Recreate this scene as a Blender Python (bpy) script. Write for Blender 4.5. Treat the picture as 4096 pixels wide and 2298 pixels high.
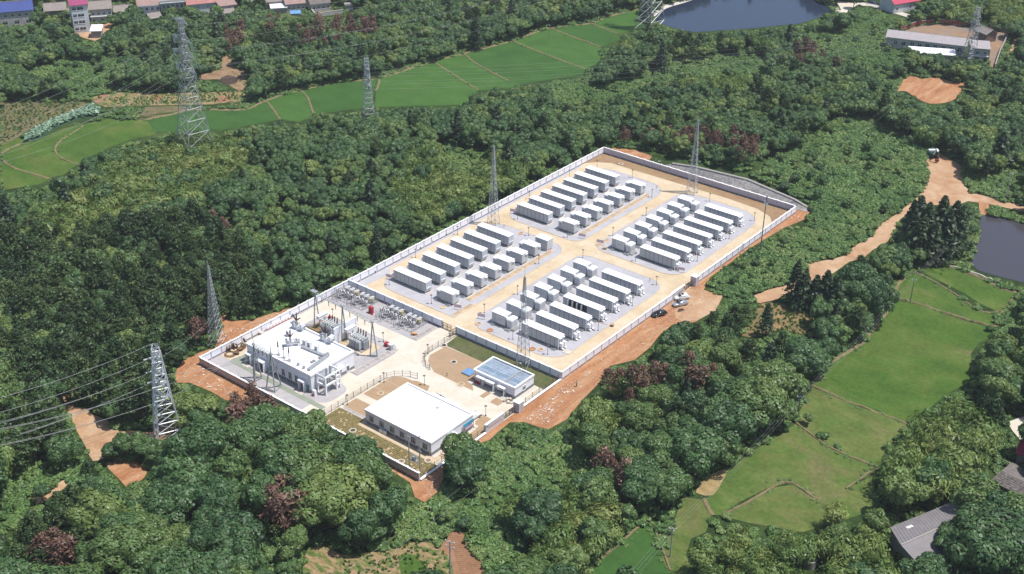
import bpy, math, random
import numpy as np
from mathutils import Vector, Matrix

sc = bpy.context.scene
for _o in list(bpy.data.objects):
    bpy.data.objects.remove(_o)

# ------------------------------------------------------------------ camera
CF, CPITCH, CROLL, CYAW = 4983.24, 0.508645, 0.015017, -0.664297
O = np.array([219.71, -225.73, 173.03])
_F = np.array([math.sin(CYAW) * math.cos(CPITCH), math.cos(CYAW) * math.cos(CPITCH), -math.sin(CPITCH)])
_R = np.array([math.cos(CYAW), -math.sin(CYAW), 0.0])
_U = np.cross(_R, _F)
_c, _s = math.cos(CROLL), math.sin(CROLL)
_R, _U = _c * _R + _s * _U, -_s * _R + _c * _U
cam = bpy.data.cameras.new("camera")
cam.sensor_width = 36.0
cam.lens = CF / 4096 * 36.0
cam.clip_start, cam.clip_end = 1.0, 6000.0
camo = bpy.data.objects.new("camera", cam)
sc.collection.objects.link(camo)
m = Matrix.Identity(4)
for i in range(3):
    m[i][0], m[i][1], m[i][2], m[i][3] = _R[i], _U[i], -_F[i], O[i]
camo.matrix_world = m
sc.camera = camo

# ------------------------------------------------------------------ light
SUN_AZ = np.array([0.86, 0.51]) / np.hypot(0.86, 0.51)
SUN_EL = math.radians(68)
w = bpy.data.worlds.new("World")
sc.world = w
w.use_nodes = True
nt = w.node_tree
sky = nt.nodes.new("ShaderNodeTexSky")
sky.sky_type = "NISHITA"
sky.sun_disc = False
sky.sun_elevation = SUN_EL
sky.sun_rotation = math.atan2(SUN_AZ[0], SUN_AZ[1])
bg = nt.nodes["Background"]
bg.inputs["Strength"].default_value = 0.105
nt.links.new(sky.outputs[0], bg.inputs[0])
sl = bpy.data.lights.new("sun", "SUN")
sl.energy = 4.1
sl.angle = math.radians(0.5)
sl.color = (1.0, 0.96, 0.9)
so = bpy.data.objects.new("sun", sl)
sc.collection.objects.link(so)
so.location = (0, 0, 300)
_d = Vector((-SUN_AZ[0] * math.cos(SUN_EL), -SUN_AZ[1] * math.cos(SUN_EL), -math.sin(SUN_EL)))
so.rotation_euler = _d.to_track_quat("-Z", "Y").to_euler()
vs = sc.view_settings
vs.view_transform, vs.look = "Standard", "None"
vs.exposure, vs.gamma, vs.use_curve_mapping = 0.4, 1.0, False
sc.cycles.use_denoising = True
sc.cycles.max_bounces = 5
sc.cycles.diffuse_bounces = 3
sc.cycles.transparent_max_bounces = 6

rnd = random.Random(7)
R = np.random.default_rng(11)
COL = sc.collection

# ------------------------------------------------------------------ helpers
def at(x, y, z=0.0):
    """ground (or height z) point seen at photograph pixel x, y"""
    d = _F + _R * (x - 2048) / CF - _U * (y - 1149) / CF
    return O + d * ((z - O[2]) / d[2])

def pts(l, z=0.0):
    return [tuple(at(a, b, z)) for a, b in l]

def proj(P):
    d = np.asarray(P, float) - O
    zz = d @ _F
    return np.stack([2048 + CF * (d @ _R) / zz, 1149 - CF * (d @ _U) / zz], -1)

def inside(P, poly):
    P = np.asarray(P, float)
    poly = np.asarray(poly, float)
    x, y = P[:, 0], P[:, 1]
    r = np.zeros(len(P), bool)
    j = len(poly) - 1
    for i in range(len(poly)):
        xi, yi = poly[i, :2]
        xj, yj = poly[j, :2]
        c = (yi > y) != (yj > y)
        if c.any():
            r ^= c & (x < (xj - xi) * (y - yi) / ((yj - yi) if yj != yi else 1e-9) + xi)
        j = i
    return r

ORD = "first second third fourth fifth sixth seventh eighth ninth tenth eleventh twelfth".split()

_mats = {}
def M(name, col, rough=0.7, var=0.12, scale=1.5, bump=0.0, bscale=None, metal=0.0, spec=0.3, rand=0.0, detail=5.0):
    """procedural paint: base colour with two octaves of noise and optional relief"""
    if name in _mats:
        return _mats[name]
    mt = bpy.data.materials.new(name)
    mt.use_nodes = True
    n, L = mt.node_tree.nodes, mt.node_tree.links
    b = n["Principled BSDF"]
    b.inputs["Roughness"].default_value = rough
    b.inputs["Metallic"].default_value = metal
    b.inputs["Specular IOR Level"].default_value = spec
    tc = n.new("ShaderNodeTexCoord")
    no = n.new("ShaderNodeTexNoise")
    no.inputs["Scale"].default_value = scale
    no.inputs["Detail"].default_value = detail
    no.inputs["Roughness"].default_value = 0.65
    L.new(tc.outputs["Object"], no.inputs["Vector"])
    rp = n.new("ShaderNodeValToRGB")
    rp.color_ramp.elements[0].position, rp.color_ramp.elements[1].position = 0.3, 0.7
    rp.color_ramp.elements[0].color = (*[max(0, c * (1 - var)) for c in col], 1)
    rp.color_ramp.elements[1].color = (*[min(1, c * (1 + var)) for c in col], 1)
    L.new(no.outputs["Fac"], rp.inputs["Fac"])
    out = rp.outputs["Color"]
    if rand:
        oi = n.new("ShaderNodeObjectInfo")
        hs = n.new("ShaderNodeHueSaturation")
        mr = n.new("ShaderNodeMapRange")
        mr.inputs["To Min"].default_value, mr.inputs["To Max"].default_value = 1 - rand, 1 + rand
        L.new(oi.outputs["Random"], mr.inputs["Value"])
        L.new(mr.outputs[0], hs.inputs["Value"])
        L.new(out, hs.inputs["Color"])
        out = hs.outputs["Color"]
    L.new(out, b.inputs["Base Color"])
    if bump:
        n2 = n.new("ShaderNodeTexNoise")
        n2.inputs["Scale"].default_value = bscale or scale * 4
        n2.inputs["Detail"].default_value = 4
        L.new(tc.outputs["Object"], n2.inputs["Vector"])
        bp = n.new("ShaderNodeBump")
        bp.inputs["Strength"].default_value = 0.6
        bp.inputs["Distance"].default_value = bump
        L.new(n2.outputs["Fac"], bp.inputs["Height"])
        L.new(bp.outputs["Normal"], b.inputs["Normal"])
    _mats[name] = mt
    return mt

def patchy(name, stops, scale, fine, fine_amt=0.25, rough=0.95, bump=0.0, stretch=None, big=None):
    """ground cover: colour stops mixed by broad noise, broken up by a finer one; stretch=(angle, along, across)"""
    if name in _mats:
        return _mats[name]
    stops = [(p, tuple(v * .76 for v in c)) for p, c in stops]
    mt = bpy.data.materials.new(name)
    mt.use_nodes = True
    n, L = mt.node_tree.nodes, mt.node_tree.links
    b = n["Principled BSDF"]
    b.inputs["Roughness"].default_value = rough
    b.inputs["Specular IOR Level"].default_value = 0.12
    tc = n.new("ShaderNodeTexCoord")
    src = tc.outputs["Object"]
    no = n.new("ShaderNodeTexNoise")
    no.inputs["Scale"].default_value = scale
    no.inputs["Detail"].default_value = 6
    no.inputs["Roughness"].default_value = 0.70
    no.inputs["Distortion"].default_value = 0.6
    if stretch:
        mp = n.new("ShaderNodeMapping")
        mp.inputs["Rotation"].default_value = (0, 0, stretch[0])
        mp.inputs["Scale"].default_value = (stretch[1], stretch[2], 1)
        L.new(src, mp.inputs["Vector"])
        L.new(mp.outputs[0], no.inputs["Vector"])
    else:
        L.new(src, no.inputs["Vector"])
    rp = n.new("ShaderNodeValToRGB")
    els = rp.color_ramp.elements
    while len(els) < len(stops):
        els.new(0.5)
    for e, (p, c) in zip(els, stops):
        e.position = p
        e.color = (*c, 1)
    L.new(no.outputs["Fac"], rp.inputs["Fac"])
    nf = n.new("ShaderNodeTexNoise")
    nf.inputs["Scale"].default_value = fine
    nf.inputs["Detail"].default_value = 5
    nf.inputs["Roughness"].default_value = 0.7
    L.new(src, nf.inputs["Vector"])
    mr = n.new("ShaderNodeMapRange")
    mr.inputs["From Min"].default_value, mr.inputs["From Max"].default_value = 0.3, 0.7
    mr.inputs["To Min"].default_value, mr.inputs["To Max"].default_value = 1 - fine_amt, 1 + fine_amt
    L.new(nf.outputs["Fac"], mr.inputs["Value"])
    nb = n.new("ShaderNodeTexNoise")
    nb.inputs["Scale"].default_value = scale * 3.3
    nb.inputs["Detail"].default_value = 4
    L.new(src, nb.inputs["Vector"])
    mb_ = n.new("ShaderNodeMapRange")
    mb_.inputs["From Min"].default_value, mb_.inputs["From Max"].default_value = 0.3, 0.7
    mb_.inputs["To Min"].default_value, mb_.inputs["To Max"].default_value = 1 - fine_amt * .6, 1 + fine_amt * .6
    L.new(nb.outputs["Fac"], mb_.inputs["Value"])
    mm = n.new("ShaderNodeMath")
    mm.operation = "MULTIPLY"
    L.new(mr.outputs[0], mm.inputs[0])
    L.new(mb_.outputs[0], mm.inputs[1])
    hs = n.new("ShaderNodeHueSaturation")
    L.new(mm.outputs[0], hs.inputs["Value"])
    L.new(rp.outputs["Color"], hs.inputs["Color"])
    L.new(hs.outputs["Color"], b.inputs["Base Color"])
    if bump:
        bp = n.new("ShaderNodeBump")
        bp.inputs["Strength"].default_value = 0.8
        bp.inputs["Distance"].default_value = bump
        L.new(nf.outputs["Fac"], bp.inputs["Height"])
        L.new(bp.outputs["Normal"], b.inputs["Normal"])
    _mats[name] = mt
    return mt

def leafmat(name, stops, trans=0.25, leafvar=0.24):
    """foliage: a colour per plant (object random) and a tint per leaf (random per island)"""
    stops = [(p, tuple(v * .92 for v in c)) for p, c in stops]
    mt = bpy.data.materials.new(name)
    mt.use_nodes = True
    n, L = mt.node_tree.nodes, mt.node_tree.links
    n.remove(n["Principled BSDF"])
    oi = n.new("ShaderNodeObjectInfo")
    rp = n.new("ShaderNodeValToRGB")
    els = rp.color_ramp.elements
    while len(els) < len(stops):
        els.new(0.5)
    for e, (p, c) in zip(els, stops):
        e.position = p
        e.color = (*c, 1)
    no = n.new("ShaderNodeTexNoise")
    no.inputs["Scale"].default_value = 0.045
    no.inputs["Detail"].default_value = 3
    L.new(oi.outputs["Location"], no.inputs["Vector"])
    m1 = n.new("ShaderNodeMapRange")
    m1.inputs["From Min"].default_value, m1.inputs["From Max"].default_value = .32, .68
    m1.inputs["To Min"].default_value, m1.inputs["To Max"].default_value = 0, .5
    L.new(no.outputs["Fac"], m1.inputs["Value"])
    m2 = n.new("ShaderNodeMath")
    m2.operation = "MULTIPLY_ADD"
    m2.inputs[1].default_value = .62
    L.new(oi.outputs["Random"], m2.inputs[0])
    L.new(m1.outputs[0], m2.inputs[2])
    L.new(m2.outputs[0], rp.inputs["Fac"])
    ge = n.new("ShaderNodeNewGeometry")
    mr = n.new("ShaderNodeMapRange")
    mr.inputs["To Min"].default_value, mr.inputs["To Max"].default_value = 1 - leafvar, 1 + leafvar
    L.new(ge.outputs["Random Per Island"], mr.inputs["Value"])
    mh = n.new("ShaderNodeMapRange")
    mh.inputs["To Min"].default_value, mh.inputs["To Max"].default_value = 0.485, 0.515
    L.new(ge.outputs["Random Per Island"], mh.inputs["Value"])
    hs = n.new("ShaderNodeHueSaturation")
    L.new(mr.outputs[0], hs.inputs["Value"])
    L.new(mh.outputs[0], hs.inputs["Hue"])
    L.new(rp.outputs["Color"], hs.inputs["Color"])
    df = n.new("ShaderNodeBsdfDiffuse")
    tr = n.new("ShaderNodeBsdfTranslucent")
    gl = n.new("ShaderNodeBsdfGlossy")
    gl.inputs["Roughness"].default_value = 0.5
    gl.inputs["Color"].default_value = (0.8, 0.85, 0.8, 1)
    mx = n.new("ShaderNodeMixShader")
    mx.inputs[0].default_value = trans
    mg = n.new("ShaderNodeMixShader")
    mg.inputs[0].default_value = 0.035
    L.new(hs.outputs["Color"], df.inputs["Color"])
    L.new(hs.outputs["Color"], tr.inputs["Color"])
    L.new(df.outputs[0], mx.inputs[1])
    L.new(tr.outputs[0], mx.inputs[2])
    L.new(mx.outputs[0], mg.inputs[1])
    L.new(gl.outputs[0], mg.inputs[2])
    L.new(mg.outputs[0], n["Material Output"].inputs[0])
    return mt

class MB:
    """mesh builder: boxes, tubes, prisms, quads with a material index each"""
    def __init__(s):
        s.v, s.f, s.m = [], [], []
    def add(s, vs_, fs, mi=0):
        k = len(s.v)
        s.v += [tuple(map(float, p)) for p in vs_]
        s.f += [tuple(k + i for i in f) for f in fs]
        s.m += [mi] * len(fs)
        return s
    def box(s, x0, x1, y0, y1, z0, z1, mi=0, rz=0.0, c=(0, 0), bot=True):
        p = [(x0, y0), (x1, y0), (x1, y1), (x0, y1)]
        if rz:
            ca, sa = math.cos(rz), math.sin(rz)
            p = [(c[0] + (a - c[0]) * ca - (b - c[1]) * sa, c[1] + (a - c[0]) * sa + (b - c[1]) * ca) for a, b in p]
        return s.prism(p, z0, z1, mi)
    def prism(s, p, z0, z1, mi=0):
        n = len(p)
        vv = [(a, b, z0) for a, b in p] + [(a, b, z1) for a, b in p]
        ff = [tuple(range(n))[::-1], tuple(range(n, 2 * n))] + [(i, (i + 1) % n, n + (i + 1) % n, n + i) for i in range(n)]
        return s.add(vv, ff, mi)
    def tube(s, p, q, r, n=5, r2=None, mi=0, cap=True):
        p, q = np.array(p, float), np.array(q, float)
        d = q - p
        l = np.linalg.norm(d)
        if l < 1e-9:
            return s
        d /= l
        a = np.cross(d, (0, 0, 1) if abs(d[2]) < 0.9 else (1, 0, 0))
        a /= np.linalg.norm(a)
        b = np.cross(d, a)
        r2 = r if r2 is None else r2
        vv = []
        for c, rr in ((p, r), (q, r2)):
            for i in range(n):
                t = 2 * math.pi * i / n
                vv.append(c + rr * (math.cos(t) * a + math.sin(t) * b))
        ff = [(i, (i + 1) % n, n + (i + 1) % n, n + i) for i in range(n)]
        if cap:
            ff += [tuple(range(n))[::-1], tuple(range(n, 2 * n))]
        return s.add(vv, ff, mi)
    def cyl(s, x, y, z0, z1, r, n=12, r2=None, mi=0):
        return s.tube((x, y, z0), (x, y, z1), r, n, r2, mi)
    def ball(s, c, r, n=8, mi=0, sz=1.0):
        vv, ff = [], []
        k = n // 2
        for i in range(k + 1):
            t = math.pi * i / k
            for j in range(n):
                u = 2 * math.pi * j / n
                vv.append((c[0] + r * math.sin(t) * math.cos(u), c[1] + r * math.sin(t) * math.sin(u), c[2] + sz * r * math.cos(t)))
        for i in range(k):
            for j in range(n):
                ff.append((i * n + j, (i + 1) * n + j, (i + 1) * n + (j + 1) % n, i * n + (j + 1) % n))
        return s.add(vv, ff, mi)
    def ring(s, x, y, z, r, t, n=16, mi=0, h=None):
        h = t if h is None else h
        vv, ff = [], []
        for i in range(n):
            a = 2 * math.pi * i / n
            ca, sa = math.cos(a), math.sin(a)
            for rr, zz in ((r - t, z), (r + t, z), (r + t, z + h), (r - t, z + h)):
                vv.append((x + rr * ca, y + rr * sa, zz))
        for i in range(n):
            k, j = 4 * i, 4 * ((i + 1) % n)
            for e in range(4):
                ff.append((k + e, j + e, j + (e + 1) % 4, k + (e + 1) % 4))
        return s.add(vv, ff, mi)
    def quad(s, a, b, c, d, mi=0):
        return s.add([a, b, c, d], [(0, 1, 2, 3)], mi)
    def poly(s, P, z=None, mi=0):
        return s.add([(p[0], p[1], (p[2] if z is None else z)) for p in P], [tuple(range(len(P)))], mi)
    def mesh(s, name, mats, smooth=False):
        me = bpy.data.meshes.new(name)
        me.from_pydata(s.v, [], s.f)
        for x in (mats if isinstance(mats, (list, tuple)) else [mats]):
            me.materials.append(x)
        if len(me.polygons) and max(s.m) > 0:
            me.polygons.foreach_set("material_index", s.m)
        if smooth:
            me.polygons.foreach_set("use_smooth", [True] * len(me.polygons))
        me.update()
        return me
    def ob(s, name, mats, parent=None, smooth=False):
        return link(name, s.mesh(name, mats, smooth), parent)

def link(name, data, parent=None, loc=None, rz=0.0):
    o = bpy.data.objects.new(name, data)
    COL.objects.link(o)
    if parent is not None:
        o.parent = parent
    if loc is not None:
        o.location = loc
    if rz:
        o.rotation_euler = (0, 0, rz)
    return o

def tag(o, label=None, cat=None, group=None, kind=None):
    if label: o["label"] = label
    if cat: o["category"] = cat
    if group: o["group"] = group
    if kind: o["kind"] = kind
    return o

def thing(name, label, cat, loc=(0, 0, 0), rz=0.0, group=None):
    return tag(link(name, None, None, loc, rz), label, cat, group)

KIDS = {}
def dup(root, loc, rz=0.0, label=None, group=None, scale=None):
    r = root.copy()
    COL.objects.link(r)
    r.location = loc
    r.rotation_euler = (0, 0, rz)
    if scale is not None:
        r.scale = scale
    if label: r["label"] = label
    if group: r["group"] = group
    if root not in KIDS:
        KIDS[root] = [(c, list(c.children)) for c in root.children]
    for ch, sub in KIDS[root]:
        c = ch.copy()
        COL.objects.link(c)
        c.parent = r
        for g in sub:
            d = g.copy()
            COL.objects.link(d)
            d.parent = c
    return r

def structure(name, mb, mats, smooth=False):
    return tag(mb.ob(name, mats, None, smooth), kind="structure")

def sheet(name, P, z, mat):
    return structure(name, MB().poly(P, z), mat)

def rrect(x0, x1, y0, y1, r, n=6):
    """rounded rectangle; r = radii (x0y0, x1y0, x1y1, x0y1)"""
    out = []
    for cx, cy, a0, rr in ((x0, y0, 180, r[0]), (x1, y0, 270, r[1]), (x1, y1, 0, r[2]), (x0, y1, 90, r[3])):
        ox = cx + (rr if cx == x0 else -rr)
        oy = cy + (rr if cy == y0 else -rr)
        for k in range(n + 1):
            a = math.radians(a0 + 90 * k / n)
            out.append((ox + rr * math.cos(a), oy + rr * math.sin(a)))
    return out

def strip(P, wd):
    """offset polyline into left and right edges"""
    P = np.asarray(P, float)[:, :2]
    T = np.gradient(P, axis=0)
    T /= np.linalg.norm(T, axis=1)[:, None] + 1e-9
    N = np.stack([-T[:, 1], T[:, 0]], 1)
    return P + N * wd / 2, P - N * wd / 2

def smoothline(P, k=4):
    """Catmull-Rom through the points"""
    P = np.asarray(P, float)
    Q = np.vstack([2 * P[0] - P[1], P, 2 * P[-1] - P[-2]])
    out = []
    for i in range(1, len(Q) - 2):
        for t in np.linspace(0, 1, k, endpoint=False):
            a, b, c, d = Q[i - 1], Q[i], Q[i + 1], Q[i + 2]
            out.append(0.5 * ((2 * b) + (-a + c) * t + (2 * a - 5 * b + 4 * c - d) * t * t + (-a + 3 * b - 3 * c + d) * t ** 3))
    out.append(P[-1])
    return np.array(out)

def smoothpoly(P, k=3):
    P = np.asarray(P, float)
    Q = np.vstack([P[-1], P, P[0], P[1]])
    out = []
    for i in range(1, len(Q) - 2):
        for t in np.linspace(0, 1, k, endpoint=False):
            a, b, c, d = Q[i - 1], Q[i], Q[i + 1], Q[i + 2]
            out.append(0.5 * ((2 * b) + (-a + c) * t + (2 * a - 5 * b + 4 * c - d) * t * t + (-a + 3 * b - 3 * c + d) * t ** 3))
    return np.array(out)
# ------------------------------------------------------------------ pixel frames used when reading the photograph
def cr(ox, oy, s):
    return lambda l: [(ox + a * s, oy + b * s) for a, b in l]
TL, TM, TR = cr(0, 0, .5303), cr(1366, 0, .5303), cr(2732, 0, .5301)
ML, MR = cr(0, 766, .5303), cr(2732, 766, .5301)
BL, BM, BR = cr(0, 1532, .5303), cr(1366, 1532, .5303), cr(2732, 1532, .5301)

# ------------------------------------------------------------------ materials
WHITE = M("white_paint", (0.78, 0.79, 0.81), 0.5, 0.04, 0.7)
ROOFW = M("white_membrane", (0.70, 0.70, 0.725), 0.7, 0.09, 0.16)
CONT = M("container_white_shaded", (0.50, 0.52, 0.545), 0.5, 0.10, 1.3, rand=0.05)  # white paint greyed below the roof tone, side shade put into the colour
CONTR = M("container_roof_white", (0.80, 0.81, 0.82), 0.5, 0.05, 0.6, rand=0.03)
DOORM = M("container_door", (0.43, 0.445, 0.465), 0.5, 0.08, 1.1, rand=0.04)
WALLP = M("wall_render", (0.80, 0.80, 0.86), 0.85, 0.06, 0.8, rand=0.03)
COPE = M("wall_coping", (0.80, 0.79, 0.79), 0.8, 0.08, 2.0)
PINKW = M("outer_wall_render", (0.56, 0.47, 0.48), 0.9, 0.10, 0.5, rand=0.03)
PLINTH = M("plinth_grey", (0.21, 0.20, 0.22), 0.9, 0.15, 1.2)
BPLINTH = M("building_plinth", (0.20, 0.20, 0.22), 0.85, 0.1, 1.2)
BWALL = M("building_wall", (0.74, 0.75, 0.80), 0.85, 0.05, 0.6)
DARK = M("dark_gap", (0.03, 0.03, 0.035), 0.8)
STEEL = M("galvanised_steel", (0.38, 0.40, 0.42), 0.45, 0.15, 2.0, metal=0.35, spec=0.5)
STEELD = M("weathered_steel", (0.20, 0.19, 0.18), 0.6, 0.2, 2.0, metal=0.2)
BROWNM = M("brown_iron", (0.13, 0.09, 0.065), 0.55, 0.2, 3.0)
GLASS = M("dark_glass", (0.02, 0.03, 0.04), 0.25, 0.1, 1.0, spec=0.25)
FRAME = M("window_frame_white", (0.72, 0.73, 0.74), 0.5)
RED = M("red_paint", (0.36, 0.03, 0.045), 0.5, 0.1)
CONC = M("pale_concrete", (0.50, 0.455, 0.40), 0.9, 0.1, 0.9)
GREYC = M("grey_concrete", (0.31, 0.295, 0.285), 0.9, 0.15, 1.2, bump=0.02)
INSUL = M("brown_insulator", (0.07, 0.035, 0.03), 0.3, 0.2, 4)
INSG = M("grey_insulator", (0.42, 0.42, 0.42), 0.35, 0.15, 4)
TRGREY = M("transformer_grey", (0.33, 0.36, 0.38), 0.5, 0.12, 1.5)
YELP = M("yellow_pipe", (0.55, 0.45, 0.15), 0.5)
BLACKP = M("black_rubber", (0.02, 0.02, 0.022), 0.7)

SOIL = patchy("red_soil", [(0.3, (.36, .155, .075)), (.5, (.47, .235, .118)), (.7, (.57, .36, .215))], 0.22, 1.3, 0.18, bump=.06, stretch=(0, 1.5, .3))
ROADM = patchy("dirt_track", [(0.3, (.41, .22, .12)), (.5, (.53, .335, .20)), (.72, (.62, .46, .31))], 0.12, 1.3, 0.12, bump=.04)
CREAM = patchy("cream_concrete", [(0.28, (.60, .46, .30)), (.5, (.69, .555, .385)), (.75, (.76, .66, .52))], 0.11, 1.4, 0.08)
PALEC = patchy("pale_road_concrete", [(0.3, (.66, .57, .44)), (.55, (.74, .68, .58)), (.8, (.78, .74, .68))], 0.10, 1.2, 0.05)
GRAVEL = patchy("grey_gravel", [(0.3, (.46, .45, .48)), (.55, (.52, .51, .545)), (.8, (.56, .54, .55))], 0.12, 3.0, 0.10, bump=.02)
SUBGR = patchy("substation_gravel", [(0.3, (.42, .40, .41)), (.6, (.50, .475, .48)), (.8, (.56, .52, .50))], 0.14, 3.0, 0.10, bump=.02)
EARTH = patchy("bare_brown_earth", [(0.3, (.30, .185, .10)), (.5, (.38, .25, .15)), (.7, (.33, .27, .13))], 0.10, 1.6, 0.14, bump=.03)
PAVEB = patchy("tan_paving", [(0.3, (.42, .285, .175)), (.6, (.47, .33, .21)), (.8, (.50, .36, .24))], 0.15, 2.0, 0.07)
GREENP = patchy("green_path", [(0.3, (.26, .30, .23)), (.7, (.36, .39, .32))], 0.2, 2.0, 0.08)
LAWN = patchy("thin_lawn", [(0.3, (.17, .15, .085)), (.5, (.13, .14, .06)), (.72, (.085, .115, .04))], 0.16, 1.6, 0.25, bump=.05)
PADDY = patchy("paddy_rice", [(0.3, (.054, .132, .028)), (.55, (.070, .155, .034)), (.75, (.098, .175, .046))], 0.035, 0.9, 0.16, bump=.12, stretch=(.5, 1.0, 2.5))
PADDYD = patchy("paddy_rice_dark", [(0.3, (.044, .112, .027)), (.6, (.058, .134, .031)), (.8, (.078, .150, .040))], 0.035, 0.9, 0.16, bump=.12, stretch=(.5, 1.0, 2.5))
FIELDR = patchy("weedy_field", [(0.24, (.060, .125, .024)), (.42, (.100, .160, .036)), (.55, (.140, .172, .050)), (.68, (.190, .172, .078)), (.8, (.250, .190, .105))], 0.055, 0.9, 0.24, bump=.14, stretch=(.9, 1.0, 1.9))
FIELDL = patchy("green_field", [(0.28, (.052, .118, .020)), (.46, (.078, .145, .026)), (.6, (.110, .160, .036)), (.74, (.200, .175, .080))], 0.045, 0.9, 0.22, bump=.12, stretch=(.9, 1.0, 1.6))
FIELDS = patchy("straw_field", [(0.3, (.11, .13, .045)), (.5, (.19, .155, .085)), (.7, (.15, .16, .055))], 0.06, 0.9, 0.25, bump=.1)
BUND = patchy("bund_earth", [(0.3, (.15, .14, .06)), (.5, (.27, .21, .12)), (.75, (.12, .14, .05))], 0.35, 1.5, 0.2, bump=.05)
FLOOR = patchy("forest_floor", [(0.3, (.022, .045, .014)), (.5, (.045, .080, .022)), (.66, (.075, .105, .032)), (.82, (.17, .12, .065))], 0.03, 0.5, 0.4, bump=.3)
TILL = patchy("tilled_soil", [(0.3, (.30, .16, .09)), (.7, (.38, .22, .13))], 0.2, 1.5, 0.15, bump=.1)
VEG = patchy("vegetable_rows", [(0.3, (.07, .14, .03)), (.45, (.13, .18, .05)), (.52, (.34, .24, .13)), (.8, (.44, .31, .19))], 0.28, 1.5, 0.25, bump=.15, stretch=(.45, 1.0, 3.0))
BURNT = patchy("burnt_grass", [(0.3, (.05, .035, .03)), (.7, (.12, .085, .065))], 0.3, 1.6, .3)
STONE = M("revetment_stone", (0.33, 0.31, 0.295), 0.9, 0.3, 0.9, bump=.05, rand=0.12)

# ------------------------------------------------------------------ terrain
def gh(x, y):
    """height of the open ground: a low mound behind the far wall, flat elsewhere"""
    b = 4.2 * np.exp(-(((x - 44) / 27) ** 2 + ((y - 134) / 8.5) ** 2)) - 0.12
    return np.maximum(b, 0.0)

gx = np.concatenate([[-2600, -1200, -700], np.arange(-450, 451, 6.0), [700, 1200, 2600]])
gy = np.concatenate([[-2600, -1000, -500], np.arange(-260, 641, 6.0), [900, 1400, 2600]])
X, Y = np.meshgrid(gx, gy, indexing="ij")
Z = gh(X, Y) - 0.02
b = MB()
b.v = list(zip(X.ravel().tolist(), Y.ravel().tolist(), Z.ravel().tolist()))
nx, ny = len(gx), len(gy)
b.f = [(i * ny + j, (i + 1) * ny + j, (i + 1) * ny + j + 1, i * ny + j + 1) for i in range(nx - 1) for j in range(ny - 1)]
b.m = [0] * len(b.f)
structure("ground", b, FLOOR, True)

AZ = 0.0
CLEAR = []       # photograph areas that no crown may cover
def area(name, px, z, mat, clear=True, smooth=0):
    P = np.array(px, float)
    if clear:
        CLEAR.append(P)
    global AZ
    AZ += .0002
    z += AZ
    W = np.array([at(a, c)[:2] for a, c in px])
    if smooth:
        W = smoothpoly(W, smooth)
    return sheet(name, W, z, mat)

# paddies of the far valley
N = dict(a=(583, 480), b=(684, 459), c=(774, 440), d=(970, 440), e=(1050, 408), f=(1193, 363), g=(1366, 329), h=(1514, 313), i=(1732, 247), j=(1849, 217), k=(2050, 164), l=(2193, 114), m=(2363, 95), n=(2427, 69), o=(2586, 29))
area("paddy_field", TL([(0, 1165), (160, 1085), (260, 1070), (480, 970), (820, 900), (1085, 905)]) + [(640, 490), (620, 540), (520, 560), (440, 590), (339, 640), (255, 700), (150, 740), (0, 764)], .05, FIELDL)
area("paddy_field", [N["a"], N["b"], N["c"], N["d"], N["e"], (1076, 418), (1121, 480), (900, 520), (620, 530)], .05, PADDYD)
area("paddy_field", [N["e"], N["f"], (1204, 363), (1230, 392), (1254, 459), (1200, 490), (1121, 480), (1076, 418)], .06, PADDY)
area("paddy_field", [N["f"], N["g"], N["h"], (1514, 330), (1500, 366), (1480, 430), (1254, 459), (1230, 392)], .05, PADDYD)
area("paddy_field", [N["h"], N["i"], (1915, 363), (1860, 420), (1500, 430), (1504, 366), (1516, 330)], .06, PADDY)
area("paddy_field", [N["i"], N["j"], (1856, 220), (1928, 270), (2037, 326), (2060, 350), (1915, 363)], .05, PADDY)
area("paddy_field", [N["j"], N["k"], (2151, 207), (2342, 278), (2330, 300), (2040, 345), (1928, 270)], .06, PADDYD)
area("paddy_field", [N["k"], N["l"], (2201, 114), (2405, 191), (2400, 250), (2342, 278), (2151, 207)], .05, PADDY)
area("paddy_field", [N["l"], N["m"], (2474, 138), (2480, 160), (2405, 191)], .06, PADDYD)
area("paddy_field", [N["m"], N["n"], N["o"], (2570, 60), (2580, 110), (2474, 138)], .05, PADDY)
# western grass, lotus bed floor and gardens
area("rough_grass", TL([(0, 760), (330, 775), (620, 770), (690, 800), (560, 855), (250, 965), (130, 1040), (0, 1110)]), .04, FIELDS)
area("grass_verge", TL([(0, 1110), (130, 1040), (200, 1050), (160, 1085), (0, 1165)]), .03, FIELDL)
area("lotus_pond", TL([(180, 1085), (200, 1030), (260, 980), (440, 895), (580, 845), (680, 795), (770, 830), (750, 880), (600, 895), (430, 965), (300, 1045)]), .06, M("lotus_water", (.05, .11, .07), .2))
area("vegetable_garden", TL([(640, 740), (900, 700), (1250, 705), (1500, 700), (1860, 690), (1850, 760), (1600, 790), (1000, 800), (790, 810)]), .04, VEG)
area("garden_plot", TL([(1100, 812), (1250, 803), (1400, 805), (1390, 835), (1150, 868), (1060, 870)]), .05, FIELDS)
for q in ([(700, 770), (760, 720), (820, 712), (750, 785)], [(1160, 765), (1190, 718), (1230, 722), (1200, 770)], [(1620, 780), (1650, 730), (1755, 725), (1750, 770)]):
    area("bare_plot", TL(q), .07, TILL)
area("bare_slope", TL([(1680, 420), (1740, 425), (1760, 500), (1860, 540), (1865, 640), (1800, 690), (1650, 600), (1430, 610), (1540, 560), (1660, 520)]), .04, patchy("dry_slope", [(0.3, (.22, .15, .09)), (.5, (.36, .23, .14)), (.7, (.20, .17, .09))], .12, 1.2, .25), smooth=2)
area("burnt_patch", TL([(1660, 600), (1720, 570), (1790, 590), (1780, 630), (1700, 640)]), .07, BURNT, smooth=3)

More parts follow.
